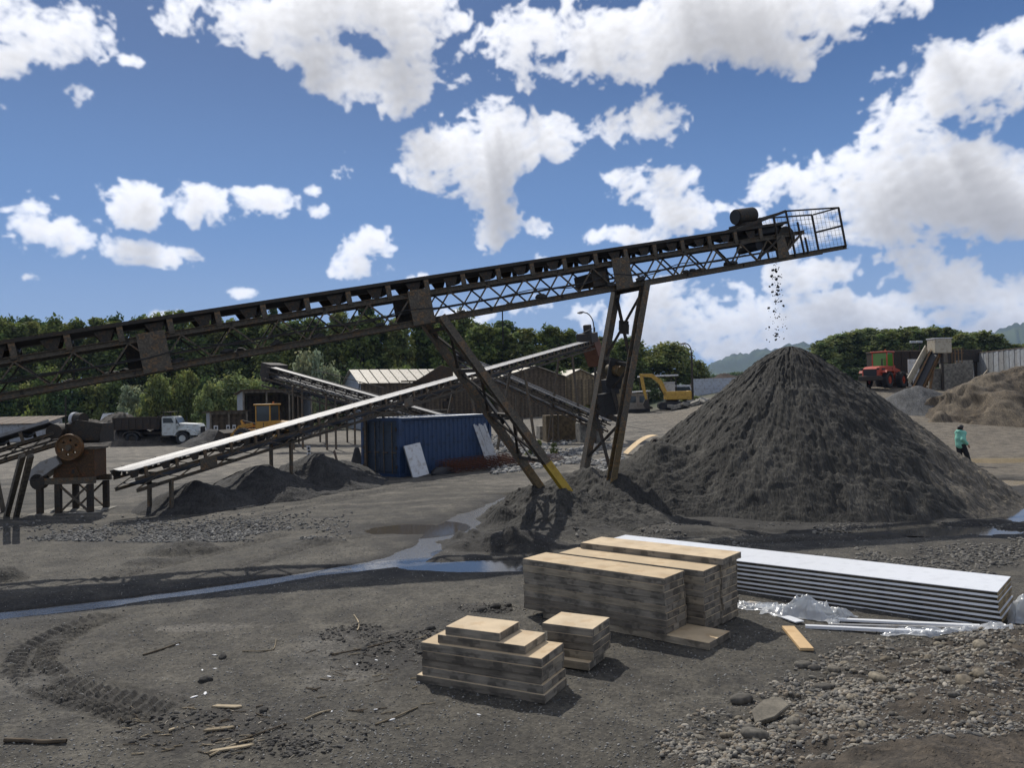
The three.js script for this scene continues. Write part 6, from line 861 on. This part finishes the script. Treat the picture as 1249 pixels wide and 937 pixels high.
const kinds = {
  poplar: [1, 2, 3, 4].map((s) => [crownGeo(s, 15, 1.6, 2.7, 105, 58, 0.27, poplarShape), trunkGeo(s, 13, 0.3, 5)]),
  round: [11, 12].map((s) => [crownGeo(s, 10, 2.2, 4.2, 120, 62, 0.26, roundShape), trunkGeo(s, 8, 0.35, 6)]),
  bush: [21, 22, 23].map((s) => [crownGeo(s, 4, 0.1, 2.2, 60, 50, 0.17, bushShape), trunkGeo(s, 3, 0.12, 5)]),
  weed: [31, 32].map((s) => [crownGeo(s, 1.1, 0.02, 0.7, 16, 42, 0.08, bushShape), trunkGeo(s, 0.8, 0.025, 4)]),
};
function plant(name, kind, v, label, category, x, z, sx, sy, mat, group, turn = 0) {
  const t = thing(name, label, category, [x, heightAt(x, z) - 0.05, z], turn, group), k = kinds[kind][v % kinds[kind].length]; t.scale.set(sx, sy, sx);
  mesh(t, kind === 'weed' || kind === 'bush' ? 'stem' : 'trunk', k[1], bark); mesh(t, kind === 'weed' || kind === 'bush' ? 'foliage' : 'crown', k[0], mat); return t;
}
{
  const r = rng(61), top = (px, py, d) => P(px, py, d);
  const rowL = 'tall leafy tree in the dense row behind the yard', rowL2 = 'tree in the rear rank of the long row behind the yard';
  let i = 0;
  for (let px = -110; px < 770; px += 25) { const d = 108 + rr(-4, 5, r), y = 383 + rr(-7, 8, r) + Math.max(0, px - 560) * 0.12, p = top(px + rr(-7, 7, r), y, d), h = p.y - heightAt(p.x, p.z); plant('poplar_tree', 'poplar', i++, rowL, 'tree', p.x, p.z, rr(0.85, 1.1, r), h / 15.3, [G_leaf, G_leaf2, G_leaf][i % 3], 'trees in the row behind the yard', r() * 6); }
  for (let px = -100; px < 770; px += 34) { const d = 119 + rr(-4, 4, r), y = 387 + rr(-5, 10, r) + Math.max(0, px - 560) * 0.12, p = top(px + rr(-9, 9, r), y, d), h = p.y - heightAt(p.x, p.z); plant('poplar_tree', 'poplar', i++, rowL2, 'tree', p.x, p.z, rr(1, 1.25, r), h / 15.3, G_dark, 'rear rank of the tree row', r() * 6); }
  { const p = top(334, 369, 116), h = p.y; plant('slender_tree', 'poplar', 2, 'slender tree whose tip tops the row beside the conveyor', 'tree', p.x, p.z, 0.5, h / 15.3, G_dark); }
  { const p = top(448, 362, 113), h = p.y; plant('slender_tree', 'poplar', 1, 'dark narrow tree seen through the conveyor lattice', 'tree', p.x, p.z, 0.62, h / 15.3, G_dark); }
  // bushes and young trees before the row
  for (let px = -60, n = 0; px < 760; px += 29, n++) { const d = 98 + rr(-3, 4, r), p = top(px, 458 + rr(-14, 16, r), d), h = Math.max(2.5, p.y - heightAt(p.x, p.z)); plant('bush', 'bush', n, 'leafy bush filling the foot of the long tree row', 'bush', p.x, p.z, rr(1.1, 1.6, r), h / 4.2, [G_leaf2, G_leaf, G_dark][n % 3], 'bushes at the foot of the tree row', r() * 6); }
  for (const [px, py, d, s, m, lab] of [[190, 455, 90, 1.0, G_leaf2, 'young green tree right behind the dump truck bed'], [228, 452, 91, 0.9, G_leaf2, 'young bright tree behind the dump truck cab'], [160, 470, 92, 0.8, G_silver, 'pale silvery bush behind the truck bed'], [282, 455, 88, 1.35, G_pale, 'rounded light green willow behind the tin sheds'], [258, 468, 86, 1.0, G_pale, 'lower willow bush beside the small tin shed'], [378, 428, 90, 1.1, G_silver, 'silvery tree above the broad conveyor deck'], [400, 445, 92, 0.9, G_silver, 'smaller silvery tree beside the grey building roof'], [312, 462, 90, 1.0, G_pale, 'light green bush behind the taller open shed'], [705, 448, 104, 1.1, G_leaf2, 'bright bush rising over the plank shed roof'], [745, 452, 104, 1.0, G_leaf2, 'bush over the second plank shed']]) { const p = top(px, py, d), h = p.y - heightAt(p.x, p.z); plant('young_tree', 'bush', i++, lab, 'tree', p.x, p.z, s, h / 4.2, m, undefined, r() * 6); }
  // middle distance
  for (const [px, py, d, s, lab] of [[815, 419, 118, 1.15, 'big round-headed tree beside the street lamp'], [775, 424, 120, 0.9, 'round tree seen between the tall conveyor legs'], [846, 440, 122, 0.7, 'smaller round tree behind the street lamp'], [752, 428, 116, 0.9, 'round tree left of the tall leg frame']]) { const p = top(px, py, d), h = p.y - heightAt(p.x, p.z); plant('round_tree', 'round', i++, lab, 'tree', p.x, p.z, s, h / 10.3, [G_leaf, G_leaf2][i % 2], undefined, r() * 6); }
  for (const [px, py, d, s, lab] of [[862, 462, 108, 0.8, 'bright bush behind the pale boundary wall'], [848, 487, 86, 0.35, 'yellow-green weeds at the foot of the street lamp'], [836, 487, 86, 0.3, 'yellow-green weeds beside the broken concrete'], [800, 462, 110, 1, 'bush behind the flat canopy'], [770, 466, 108, 0.9, 'bush behind the site cabin']]) { const p = top(px, py, d), h = Math.max(0.8, p.y - heightAt(p.x, p.z)); plant('bush', 'bush', i++, lab, 'bush', p.x, p.z, s, h / 4.2, G_pale, undefined, r() * 6); }
  const tops = [[975, 440], [990, 420], [1005, 410], [1040, 402], [1100, 396], [1160, 398], [1210, 406], [1249, 420], [1300, 425]], ty = (px) => { for (let k = 0; k + 1 < tops.length; k++) if (px <= tops[k + 1][0]) return lerp(tops[k][1], tops[k + 1][1], clamp((px - tops[k][0]) / (tops[k + 1][0] - tops[k][0]))); return 425; };
  for (let px = 984; px < 1300; px += 19) { const d = 132 + rr(-5, 5, r), p = top(px, ty(px) + rr(-2, 6, r), d), h = p.y - heightAt(p.x, p.z); plant('poplar_tree', 'poplar', i++, 'tree in the wood behind the raised yard', 'tree', p.x, p.z, rr(0.95, 1.2, r), h / 15.3, px < 1075 ? G_pale : [G_leaf2, G_leaf][i % 2], 'trees of the wood behind the raised yard', r() * 6); }
  for (let px = 1000; px < 1300; px += 27) { const d = 145 + rr(-4, 4, r), p = top(px, ty(px) + rr(0, 7, r), d), h = p.y - heightAt(p.x, p.z); plant('poplar_tree', 'poplar', i++, 'tree in the rear rank of the wood behind the raised yard', 'tree', p.x, p.z, rr(1.1, 1.3, r), h / 15.3, G_leaf, 'rear rank of the wood behind the raised yard', r() * 6); }
  for (let px = 985; px < 1290; px += 32) { const d = 122 + rr(-3, 3, r), p = top(px, 448, d), h = Math.max(2, p.y - heightAt(p.x, p.z)); plant('bush', 'bush', i++, 'bush at the foot of the wood behind the raised yard', 'bush', p.x, p.z, rr(1, 1.4, r), h / 4.2, G_dark, 'bushes below the wood on the raised yard', r() * 6); }
  // weeds near the trestles
  for (const [px, py, lab] of [[658, 552, 'green weed clump beside the small concrete block'], [676, 556, 'yellow-green weed clump before the bunker wall'], [648, 560, 'low weed clump behind the front conveyor leg'], [385, 585, 'weed clump under the pale-belted conveyor'], [402, 588, 'second weed clump under the pale-belted conveyor'], [365, 588, 'weed clump beside the notice post']]) { const p = G(px, py); plant('weed_clump', 'weed', i++, lab, 'weeds', p.x, p.z, rr(0.4, 0.7, r), rr(0.4, 0.7, r), G_leaf2, undefined, r() * 6); }
  // reddish earth bank beyond the boundary wall
  { const a = top(885, 470, 110); heap('earth_bank', 'reddish earth bank beyond the boundary wall', 'earth bank', [[a.x, a.z, 2.6, 0.4], [a.x + 3, a.z - 1, 2.3, 0.4], [a.x - 3, a.z, 2.0, 0.4], [a.x + 6, a.z, 2.4, 0.4]], { k: 0.3, na: 90, nr: 30, wob: 0.8, detail: rough(0.5, 1.2), colour: (x, z) => { const c = fbm(x * 2, z * 2, 3); return [0.12, 0.075, 0.05].map((v) => v * (0.6 + c * 0.8)); } }); }
  // far wood below the hills: one mass of crowns
  const fg = crownGeo(71, 9, 0.5, 6, 40, 34, 0.9, roundShape), far = new THREE.InstancedMesh(fg, G_dark, 260), m4 = new THREE.Matrix4(), q = new THREE.Quaternion(); let k = 0;
  for (let n = 0; n < 260; n++) { const px = 850 + n / 260 * 460 + rr(-4, 4, r), d = rr(330, 560, r), p = P(px, 466, d), y = rise(p.x, d); m4.compose(V(p.x, y - 0.5, p.z), q.setFromAxisAngle(UP, r() * 6), V(1, rr(0.8, 1.2, r), 1).multiplyScalar(rr(0.55, 0.9, r))); far.setMatrixAt(k++, m4); }
  far.name = 'far_wood'; far.userData = { label: 'far dark belt of trees below the hills', category: 'wood', kind: 'stuff' }; scene.add(far);
}
{ // hills
  const prof = [[600, 474], [700, 472], [800, 466], [850, 457], [875, 446], [900, 440], [935, 430], [975, 421], [1010, 424], [1060, 432], [1110, 432], [1160, 424], [1200, 410], [1249, 396], [1300, 384], [1400, 370], [1560, 400], [1800, 440]];
  const yAt = (px) => { for (let k = 0; k + 1 < prof.length; k++) if (px <= prof[k + 1][0]) { const t = clamp((px - prof[k][0]) / (prof[k + 1][0] - prof[k][0])); return lerp(prof[k][1], prof[k + 1][1], t * t * (3 - 2 * t)); } return 440; };
  const nx = 340, nz = 26, pos = [], col = [], uv = [], idx = [];
  for (let i = 0; i <= nx; i++) { const px = 600 + i / nx * 1200, base = 2700; for (let j = 0; j <= nz; j++) { const t = j / nz, d = lerp(1500, 3700, t), s = ray(px, 468), p = s.multiplyScalar(d / -s.z), hr = Math.max(0, P(px, yAt(px), 2900).y), f = Math.sin(Math.PI * clamp(t * 0.78)) ** 1.3, n = fbm(p.x * 0.004, p.z * 0.004, 5), n2_ = fbm(p.x * 0.02, p.z * 0.02, 4, 256, 3); const y = f * hr * (0.82 + 0.24 * n) * (t > 0.6 ? 1 : 0.8 + 0.2 * n * 2 * 0.9) + n2_ * 16 * f + vh(i, j, 7) * 13 * f - 6; pos.push(p.x, y, p.z); const c = 0.7 + n2_ * 0.6, fld = ss(0.60, 0.66, fbm(p.x * 0.003 + 9, p.z * 0.005, 4, 256, 8)); col.push(...mixc([0.035 * c, 0.055 * c, 0.024 * c], [0.10, 0.13, 0.05], fld * 0.6)); uv.push(p.x * 0.05, p.z * 0.05); } }
  for (let i = 0; i < nx; i++) for (let j = 0; j < nz; j++) { const a = i * (nz + 1) + j, b = a + nz + 1; idx.push(a, b, a + 1, b, b + 1, a + 1); }
  const g = new THREE.BufferGeometry(); g.setAttribute('position', new THREE.Float32BufferAttribute(pos, 3)); g.setAttribute('color', new THREE.Float32BufferAttribute(col, 3)); g.setAttribute('uv', new THREE.Float32BufferAttribute(uv, 2)); g.setIndex(idx); g.computeVertexNormals();
  struct('hills', g, std({ vertexColors: true, roughness: 1 })).userData.label = 'wooded blue hills on the horizon';
}
scene.fog = new THREE.FogExp2(new THREE.Color(0.40, 0.60, 1.0), 0.00013);
// ---------------------------------------------------------------- pebbles, gravel, twigs and litter
function stoneGeo(seed, detail) {
  let g = new THREE.IcosahedronGeometry(1, detail); g.deleteAttribute('uv'); g.deleteAttribute('normal'); g = mergeVertices(g, 1e-3); const p = g.attributes.position;
  for (let i = 0; i < p.count; i++) { const f = 0.72 + 0.5 * fbm3(p.getX(i) * 1.3 + seed * 3.1 + 20, p.getY(i) * 1.3 + 20, p.getZ(i) * 1.3 + 20, 2); p.setXYZ(i, p.getX(i) * f, p.getY(i) * f * 0.62, p.getZ(i) * f * 0.8); }
  g.computeVertexNormals(); g.setAttribute('uv', new THREE.Float32BufferAttribute([...Array(p.count)].flatMap((_, i) => [p.getX(i) * 0.5, p.getZ(i) * 0.5]), 2)); return g;
}
const clodGeo = (s) => { const g = stoneGeo(s, 3), p = g.attributes.position; for (let i = 0; i < p.count; i++) { const f = 0.62 + 0.8 * fbm3(p.getX(i) * 3.3 + s * 5 + 9, p.getY(i) * 3.3 + 9, p.getZ(i) * 3.3 + 9, 3); p.setXYZ(i, p.getX(i) * f, p.getY(i) * f, p.getZ(i) * f); } g.computeVertexNormals(); return g; };
const stones = [1, 2, 3, 4, 5].map((s) => stoneGeo(s, 2)), chips = [1, 2, 3].map((s) => stoneGeo(s + 7, 1));
const stoneMats = [[0.30, 0.285, 0.25], [0.21, 0.205, 0.19], [0.38, 0.35, 0.29], [0.16, 0.155, 0.145], [0.27, 0.24, 0.19]].map((c) => std({ map: T_conc, color: lin(c[0] * 1.05, c[1] * 1.02, c[2] * 0.97), roughness: 0.85 }));
const bankAt = (x, z) => { const [q, , side] = segDist(x, z, bankLine); return side < 0 ? q : -q; };
const along2 = (r, lo, hi) => { const t = r() * (bankLine.length - 1.001), i = Math.floor(t), a = bankLine[i], b = bankLine[i + 1], f = t - i, x = lerp(a[0], b[0], f), z = lerp(a[1], b[1], f), l = Math.hypot(b[0] - a[0], b[1] - a[1]), o = rr(lo, hi, r); return [x - (b[1] - a[1]) / l * o * -1 * -1, z + (b[0] - a[0]) / l * o]; };
{
  const r = rng(201); let n = 0;
  // the larger stones of the bank, each one a thing
  for (let k = 0; k < 4000 && n < 280; k++) {
    const px = rr(850, 1249, r), py = rr(775, 936, r), g = G(px, py, 0.1), b = bankAt(g.x, g.z); if (b < -0.25 || b > 2.3 || r() > Math.exp(-Math.abs(b - 0.35) * 1.5) + 0.05) continue;
    const s = rr(0.02, 0.04, r) * (r() < 0.14 ? 1.7 : 1), m = single('pebble', 'rounded river stone on the gravel bank in the foreground', 'stone', stones[n % 5], stoneMats[Math.floor(r() * 5)], 'river stones on the foreground bank'); m.scale.set(s * rr(1, 1.5, r), s, s * rr(0.9, 1.2, r)); m.rotation.set(rr(-0.3, 0.3, r), r() * 6.3, rr(-0.3, 0.3, r)); m.position.set(g.x, heightAt(g.x, g.z) + s * 0.25, g.z); n++;
  }
  for (const [px, py, s, m, lab] of [[980, 816, 0.085, 1, 'dark round stone at the upper end of the bank pebbles'], [993, 819, 0.07, 3, 'dark stone beside the round one on the bank'], [1005, 822, 0.08, 3, 'third dark stone in the row at the bank edge'], [1070, 820, 0.10, 2, 'large pale flat stone lying on the gravel bank'], [1195, 795, 0.10, 2, 'pale stone high on the bank near the panels'], [905, 860, 0.10, 3, 'dark angular stone alone on the sand before the bank'], [920, 920, 0.10, 1, 'big grey stone low on the bank'], [1176, 860, 0.11, 4, 'large brown stone half sunk in the bank'], [1195, 853, 0.08, 4, 'brown stone touching the large brown one']]) { const g = G(px, py, px > 1000 ? 0.25 : 0.05), o = single('stone', lab, 'stone', stones[Math.round(px) % 5], stoneMats[m]); o.scale.set(s * 1.3, s, s); o.rotation.y = px; o.position.set(g.x, heightAt(g.x, g.z) + s * 0.3, g.z); }
  { const g = G(938, 886, 0.03), t = single('concrete_shard', 'thin grey concrete shard lying on the pebbles', 'concrete shard', new THREE.ExtrudeGeometry(new THREE.Shape([[-0.26, -0.08], [-0.05, -0.12], [0.22, -0.06], [0.26, 0.1], [0.1, 0.16], [-0.12, 0.1]].map((q) => new THREE.Vector2(...q))), { depth: 0.03, bevelEnabled: true, bevelSize: 0.01, bevelThickness: 0.008, bevelSegments: 1 }).rotateX(-Math.PI / 2), stoneMats[0]); t.position.set(g.x, heightAt(g.x, g.z) + 0.05, g.z); t.rotation.set(0.1, 0.5, 0.1); }
  // the uncounted rest: small pebbles of the bank, grit on the yard, coarse dark gravel by the crusher
  const scatter = (name, label, count, geo, place, s0, s1, tones, mat) => {
    const im = new THREE.InstancedMesh(geo, mat, count), m4 = new THREE.Matrix4(), q = new THREE.Quaternion(), e = new THREE.Euler(), c = new THREE.Color(); let k = 0;
    for (let i = 0; i < count * 8 && k < count; i++) { const g = place(); if (!g) continue; const s = lerp(s0, s1, Math.pow(r(), 2.4)); e.set(rr(-0.5, 0.5, r), r() * 6.3, rr(-0.5, 0.5, r)); m4.compose(V(g[0], heightAt(g[0], g[1]) + s * 0.2, g[1]), q.setFromEuler(e), V(s * rr(0.9, 1.5, r), s * rr(0.7, 1.2, r), s)); im.setMatrixAt(k, m4); const t = tones[Math.floor(r() * tones.length)], f = rr(0.75, 1.25, r); im.setColorAt(k, c.setRGB(t[0] * f, t[1] * f, t[2] * f)); k++; }
    im.count = k; im.name = name; im.userData = { label, category: 'gravel', kind: 'stuff' }; scene.add(im);
  };
  const sm = std({ roughness: 0.9 }), T1 = [[0.23, 0.21, 0.17], [0.16, 0.15, 0.13], [0.30, 0.27, 0.22], [0.10, 0.095, 0.085], [0.20, 0.165, 0.12]], T2 = [[0.12, 0.118, 0.112], [0.19, 0.185, 0.17], [0.08, 0.08, 0.078], [0.27, 0.26, 0.235]];
  scatter('bank_gravel', 'small pebbles covering the gravel bank', 10000, chips[0], () => { const g = G(rr(800, 1300, r), rr(765, 960, r), 0.12), b = bankAt(g.x, g.z); return b > -0.6 && b < 3.2 && r() < Math.exp(-Math.abs(b - 0.3) * 1.35) + 0.05 && fbm(g.x * 2.2, g.z * 2.2, 4) + r() * 0.25 > 0.55 ? [g.x, g.z] : null; }, 0.006, 0.032, T1, sm);
  scatter('yard_grit', 'loose grit scattered over the foreground yard', 30000, chips[1], () => { const d = 6.8 + Math.pow(r(), 1.6) * 12, x = rr(-0.72, 0.72, r) * d; return segDist(x, -d, stream)[0] > 0.4 && fbm(x * 0.9 + 5, d * 0.9, 3) + r() * 0.5 > 0.62 ? [x, -d] : null; }, 0.004, 0.016, [...T2, [0.24, 0.225, 0.19]], sm);
  const spots = [[465, 805, 0.7, 0.75], [430, 778, 0.5, 0.5], [600, 746, 0.55, 0.3], [240, 895, 0.9, 0.45], [380, 910, 0.7, 0.4], [500, 790, 0.5, 0.6], [330, 925, 0.5, 0.25]].map(([px, py, a, b]) => [...xz(px, py), a, b]);
  scatter('soil_crumbs', 'crumbs of dark soil in the foreground litter', 1500, chips[2], () => { const q = spots[Math.floor(r() * spots.length)], a = r() * 6.28, t = Math.sqrt(r()), x = q[0] + Math.cos(a) * t * q[2], z = q[1] + Math.sin(a) * t * q[3]; return fbm(x * 3, z * 3, 3) + r() * 0.5 > 0.68 ? [x, z] : null; }, 0.006, 0.034, [[0.045, 0.041, 0.035], [0.06, 0.055, 0.047], [0.09, 0.083, 0.07]], sm);
  scatter('wood_litter', 'fine splinters of wood in the foreground litter', 900, new THREE.BoxGeometry(7, 0.5, 0.9), () => { const q = spots[Math.floor(r() * spots.length)], a = r() * 6.28, t = Math.sqrt(r()) * 1.2, x = q[0] + Math.cos(a) * t * q[2], z = q[1] + Math.sin(a) * t * q[3]; return [x, z]; }, 0.003, 0.012, [[0.10, 0.085, 0.065], [0.2, 0.175, 0.135], [0.06, 0.05, 0.04], [0.34, 0.30, 0.235]], sm);
  scatter('crusher_gravel', 'coarse dark gravel strewn round the crusher and conveyor', 9500, chips[2], () => { const g = G(rr(-60, 430, r), rr(575, 665, r)), w = fbm(g.x * 0.7, g.z * 0.7 + 9, 4), pr = Math.exp(-(((g.z + 21 + g.x * 0.18) / 2.8) ** 2)) * ss(-3.2, -7.5, g.x + (w - 0.5) * 4); return r() < pr * ss(0.38, 0.62, w) * 0.9 ? [g.x, g.z] : null; }, 0.010, 0.055, T2.map((c) => c.map((v) => v * 0.85)), sm);
  scatter('far_rubble', 'broken stone scattered behind the container', 3500, chips[0], () => { const g = G(rr(600, 760, r), rr(535, 580, r)); return fbm(g.x * 0.6, g.z * 0.6, 3) > 0.48 ? [g.x, g.z] : null; }, 0.03, 0.16, T2.map((c) => c.map((v) => v * 1.3)), sm);
  scatter('heap_clods', 'loose clods along the ruts before the pile', 5000, chips[2], () => { const g = G(rr(700, 1249, r), rr(640, 720, r)), w = fbm(g.x * 0.9, g.z * 0.9, 3); return r() < ss(0.42, 0.62, w) ? [g.x, g.z] : null; }, 0.01, 0.05, [[0.09, 0.085, 0.076], [0.15, 0.14, 0.12], [0.2, 0.185, 0.155]], sm);
}
{ // twigs, splinters and clods on the left foreground
  const r = rng(311), wood = [std({ map: T_edge, color: lin(1.0, 0.9, 0.72), roughness: 0.9 }), std({ map: T_edge, color: lin(0.45, 0.38, 0.3), roughness: 0.95 }), std({ map: T_edge, color: lin(1.7, 1.55, 1.25), roughness: 0.85 })];
  function twig(label, pts, rad, mat, group) { const P3 = pts.map(([px, py]) => { const g = G(px, py); g.y = heightAt(g.x, g.z) + rad * 0.9 + 0.004; return g; }), c = P3[0].clone(), t = single('twig', label, 'twig', new THREE.TubeGeometry(new THREE.CatmullRomCurve3(P3.map((p) => p.clone().sub(c))), 14, rad, 6), mat, group); t.position.copy(c); return t; }
  twig('curved pale twig with a hooked end on the sand', [[296, 801], [318, 802], [332, 800], [336, 794], [337, 787]], 0.008, wood[0]); twig('curled pale root standing out near the middle of the yard', [[436, 776], [438, 770], [437, 763], [432, 756]], 0.011, wood[2]);
  twig('thick dark branch lying at the lower corner', [[6, 915], [30, 914], [55, 916], [82, 914]], 0.022, wood[1]); twig('long pale stick angled by the lower edge', [[256, 935], [275, 926], [296, 917], [310, 914]], 0.012, wood[2]); twig('long dark stick rising towards the small stack', [[290, 917], [320, 905], [350, 893]], 0.009, wood[1]); twig('pale stick below the small stack', [[458, 895], [480, 886], [510, 874]], 0.01, wood[0]); twig('dark stick on the sand above the debris', [[175, 804], [195, 797], [220, 789]], 0.012, wood[1]); twig('dark thin root beside the stack debris', [[405, 806], [440, 800], [478, 790]], 0.01, wood[1]);
  twig('short pale stick in the middle of the litter patch', [[372, 888], [390, 880], [404, 876]], 0.011, wood[2]);
  for (let i = 0; i < 80; i++) { const patch = r() < 0.55, px = patch ? rr(140, 330, r) : rr(370, 520, r), py = patch ? rr(870, 935, r) : rr(780, 905, r), a = rr(-0.7, 0.7, r), l = rr(6, 20, r); twig('small splintered stick in the litter on the sand', [[px, py], [px + l * 0.5 * Math.cos(a) + rr(-1, 1, r), py + l * 0.5 * Math.sin(a) * 0.5], [px + l * Math.cos(a), py + l * Math.sin(a) * 0.5]], rr(0.003, 0.008, r), wood[Math.floor(r() * 3)], 'splintered sticks in the foreground litter'); }
  const slat = (lab, px, py, l, w, turn, mat) => { const g = G(px, py), t = single('wood_splinter', lab, 'wood splinter', new THREE.ExtrudeGeometry(new THREE.Shape([[-l / 2, -w * 0.3], [l * 0.3, -w / 2], [l / 2, -w * 0.1], [l * 0.42, w * 0.35], [-l * 0.4, w / 2]].map((q) => new THREE.Vector2(...q))), { depth: 0.012, bevelEnabled: true, bevelSize: 0.003, bevelThickness: 0.003, bevelSegments: 1 }).rotateX(-Math.PI / 2), mat); t.position.set(g.x, heightAt(g.x, g.z) + 0.012, g.z); t.rotation.y = turn; };
  slat('broad pale wood splinter above the litter patch', 278, 872, 0.34, 0.07, -0.1, wood[2]); slat('brown wood splinter below the broad pale one', 268, 901, 0.3, 0.06, 0.25, wood[0]); slat('pale wood splinter at the lower edge', 283, 926, 0.42, 0.05, 0.35, wood[2]); slat('small pale chip beside the tyre track', 212, 899, 0.1, 0.03, 0.9, wood[2]);
  for (const [px, py, s, lab] of [[272, 806, 0.075, 'dark clod of earth below the hooked twig'], [252, 837, 0.08, 'dark clod of earth beside the pale chips'], [604, 745, 0.10, 'dark clod beside the large stack, larger'], [588, 750, 0.08, 'dark clod beside the large stack, smaller'], [620, 742, 0.07, 'dark clod nearest the large stack'], [322, 876, 0.06, 'broken dark clod near the splinters'], [525, 774, 0.07, 'flat dark clod above the small front stack'], [445, 800, 0.06, 'dark clod beside the curled root']]) { const g = G(px, py), o = single('earth_clod', lab, 'earth clod', clodGeo(Math.round(px) % 7), std({ color: lin(0.045, 0.042, 0.037), roughness: 1 })); o.scale.set(s * 1.05, s * 0.9, s * 0.9); o.rotation.y = px; o.position.set(g.x, heightAt(g.x, g.z) + s * 0.15, g.z); }
  for (let i = 0; i < 16; i++) { const px = i < 6 ? rr(215, 300, r) : rr(380, 620, r), py = i < 6 ? rr(780, 860, r) : rr(780, 900, r), g = G(px, py), o = single('pale_chip', 'small whitish chip lying on the dark sand', 'chip', stones[i % 5], M.white, 'whitish chips on the sand'), s = rr(0.012, 0.026, r); o.scale.set(s * 2, s * 0.6, s); o.rotation.y = i; o.position.set(g.x, heightAt(g.x, g.z) + s * 0.3, g.z); }
}
scene.traverse((o) => { if (o.isMesh) { o.castShadow = true; o.receiveShadow = true; } });
renderer.render(scene, camera);
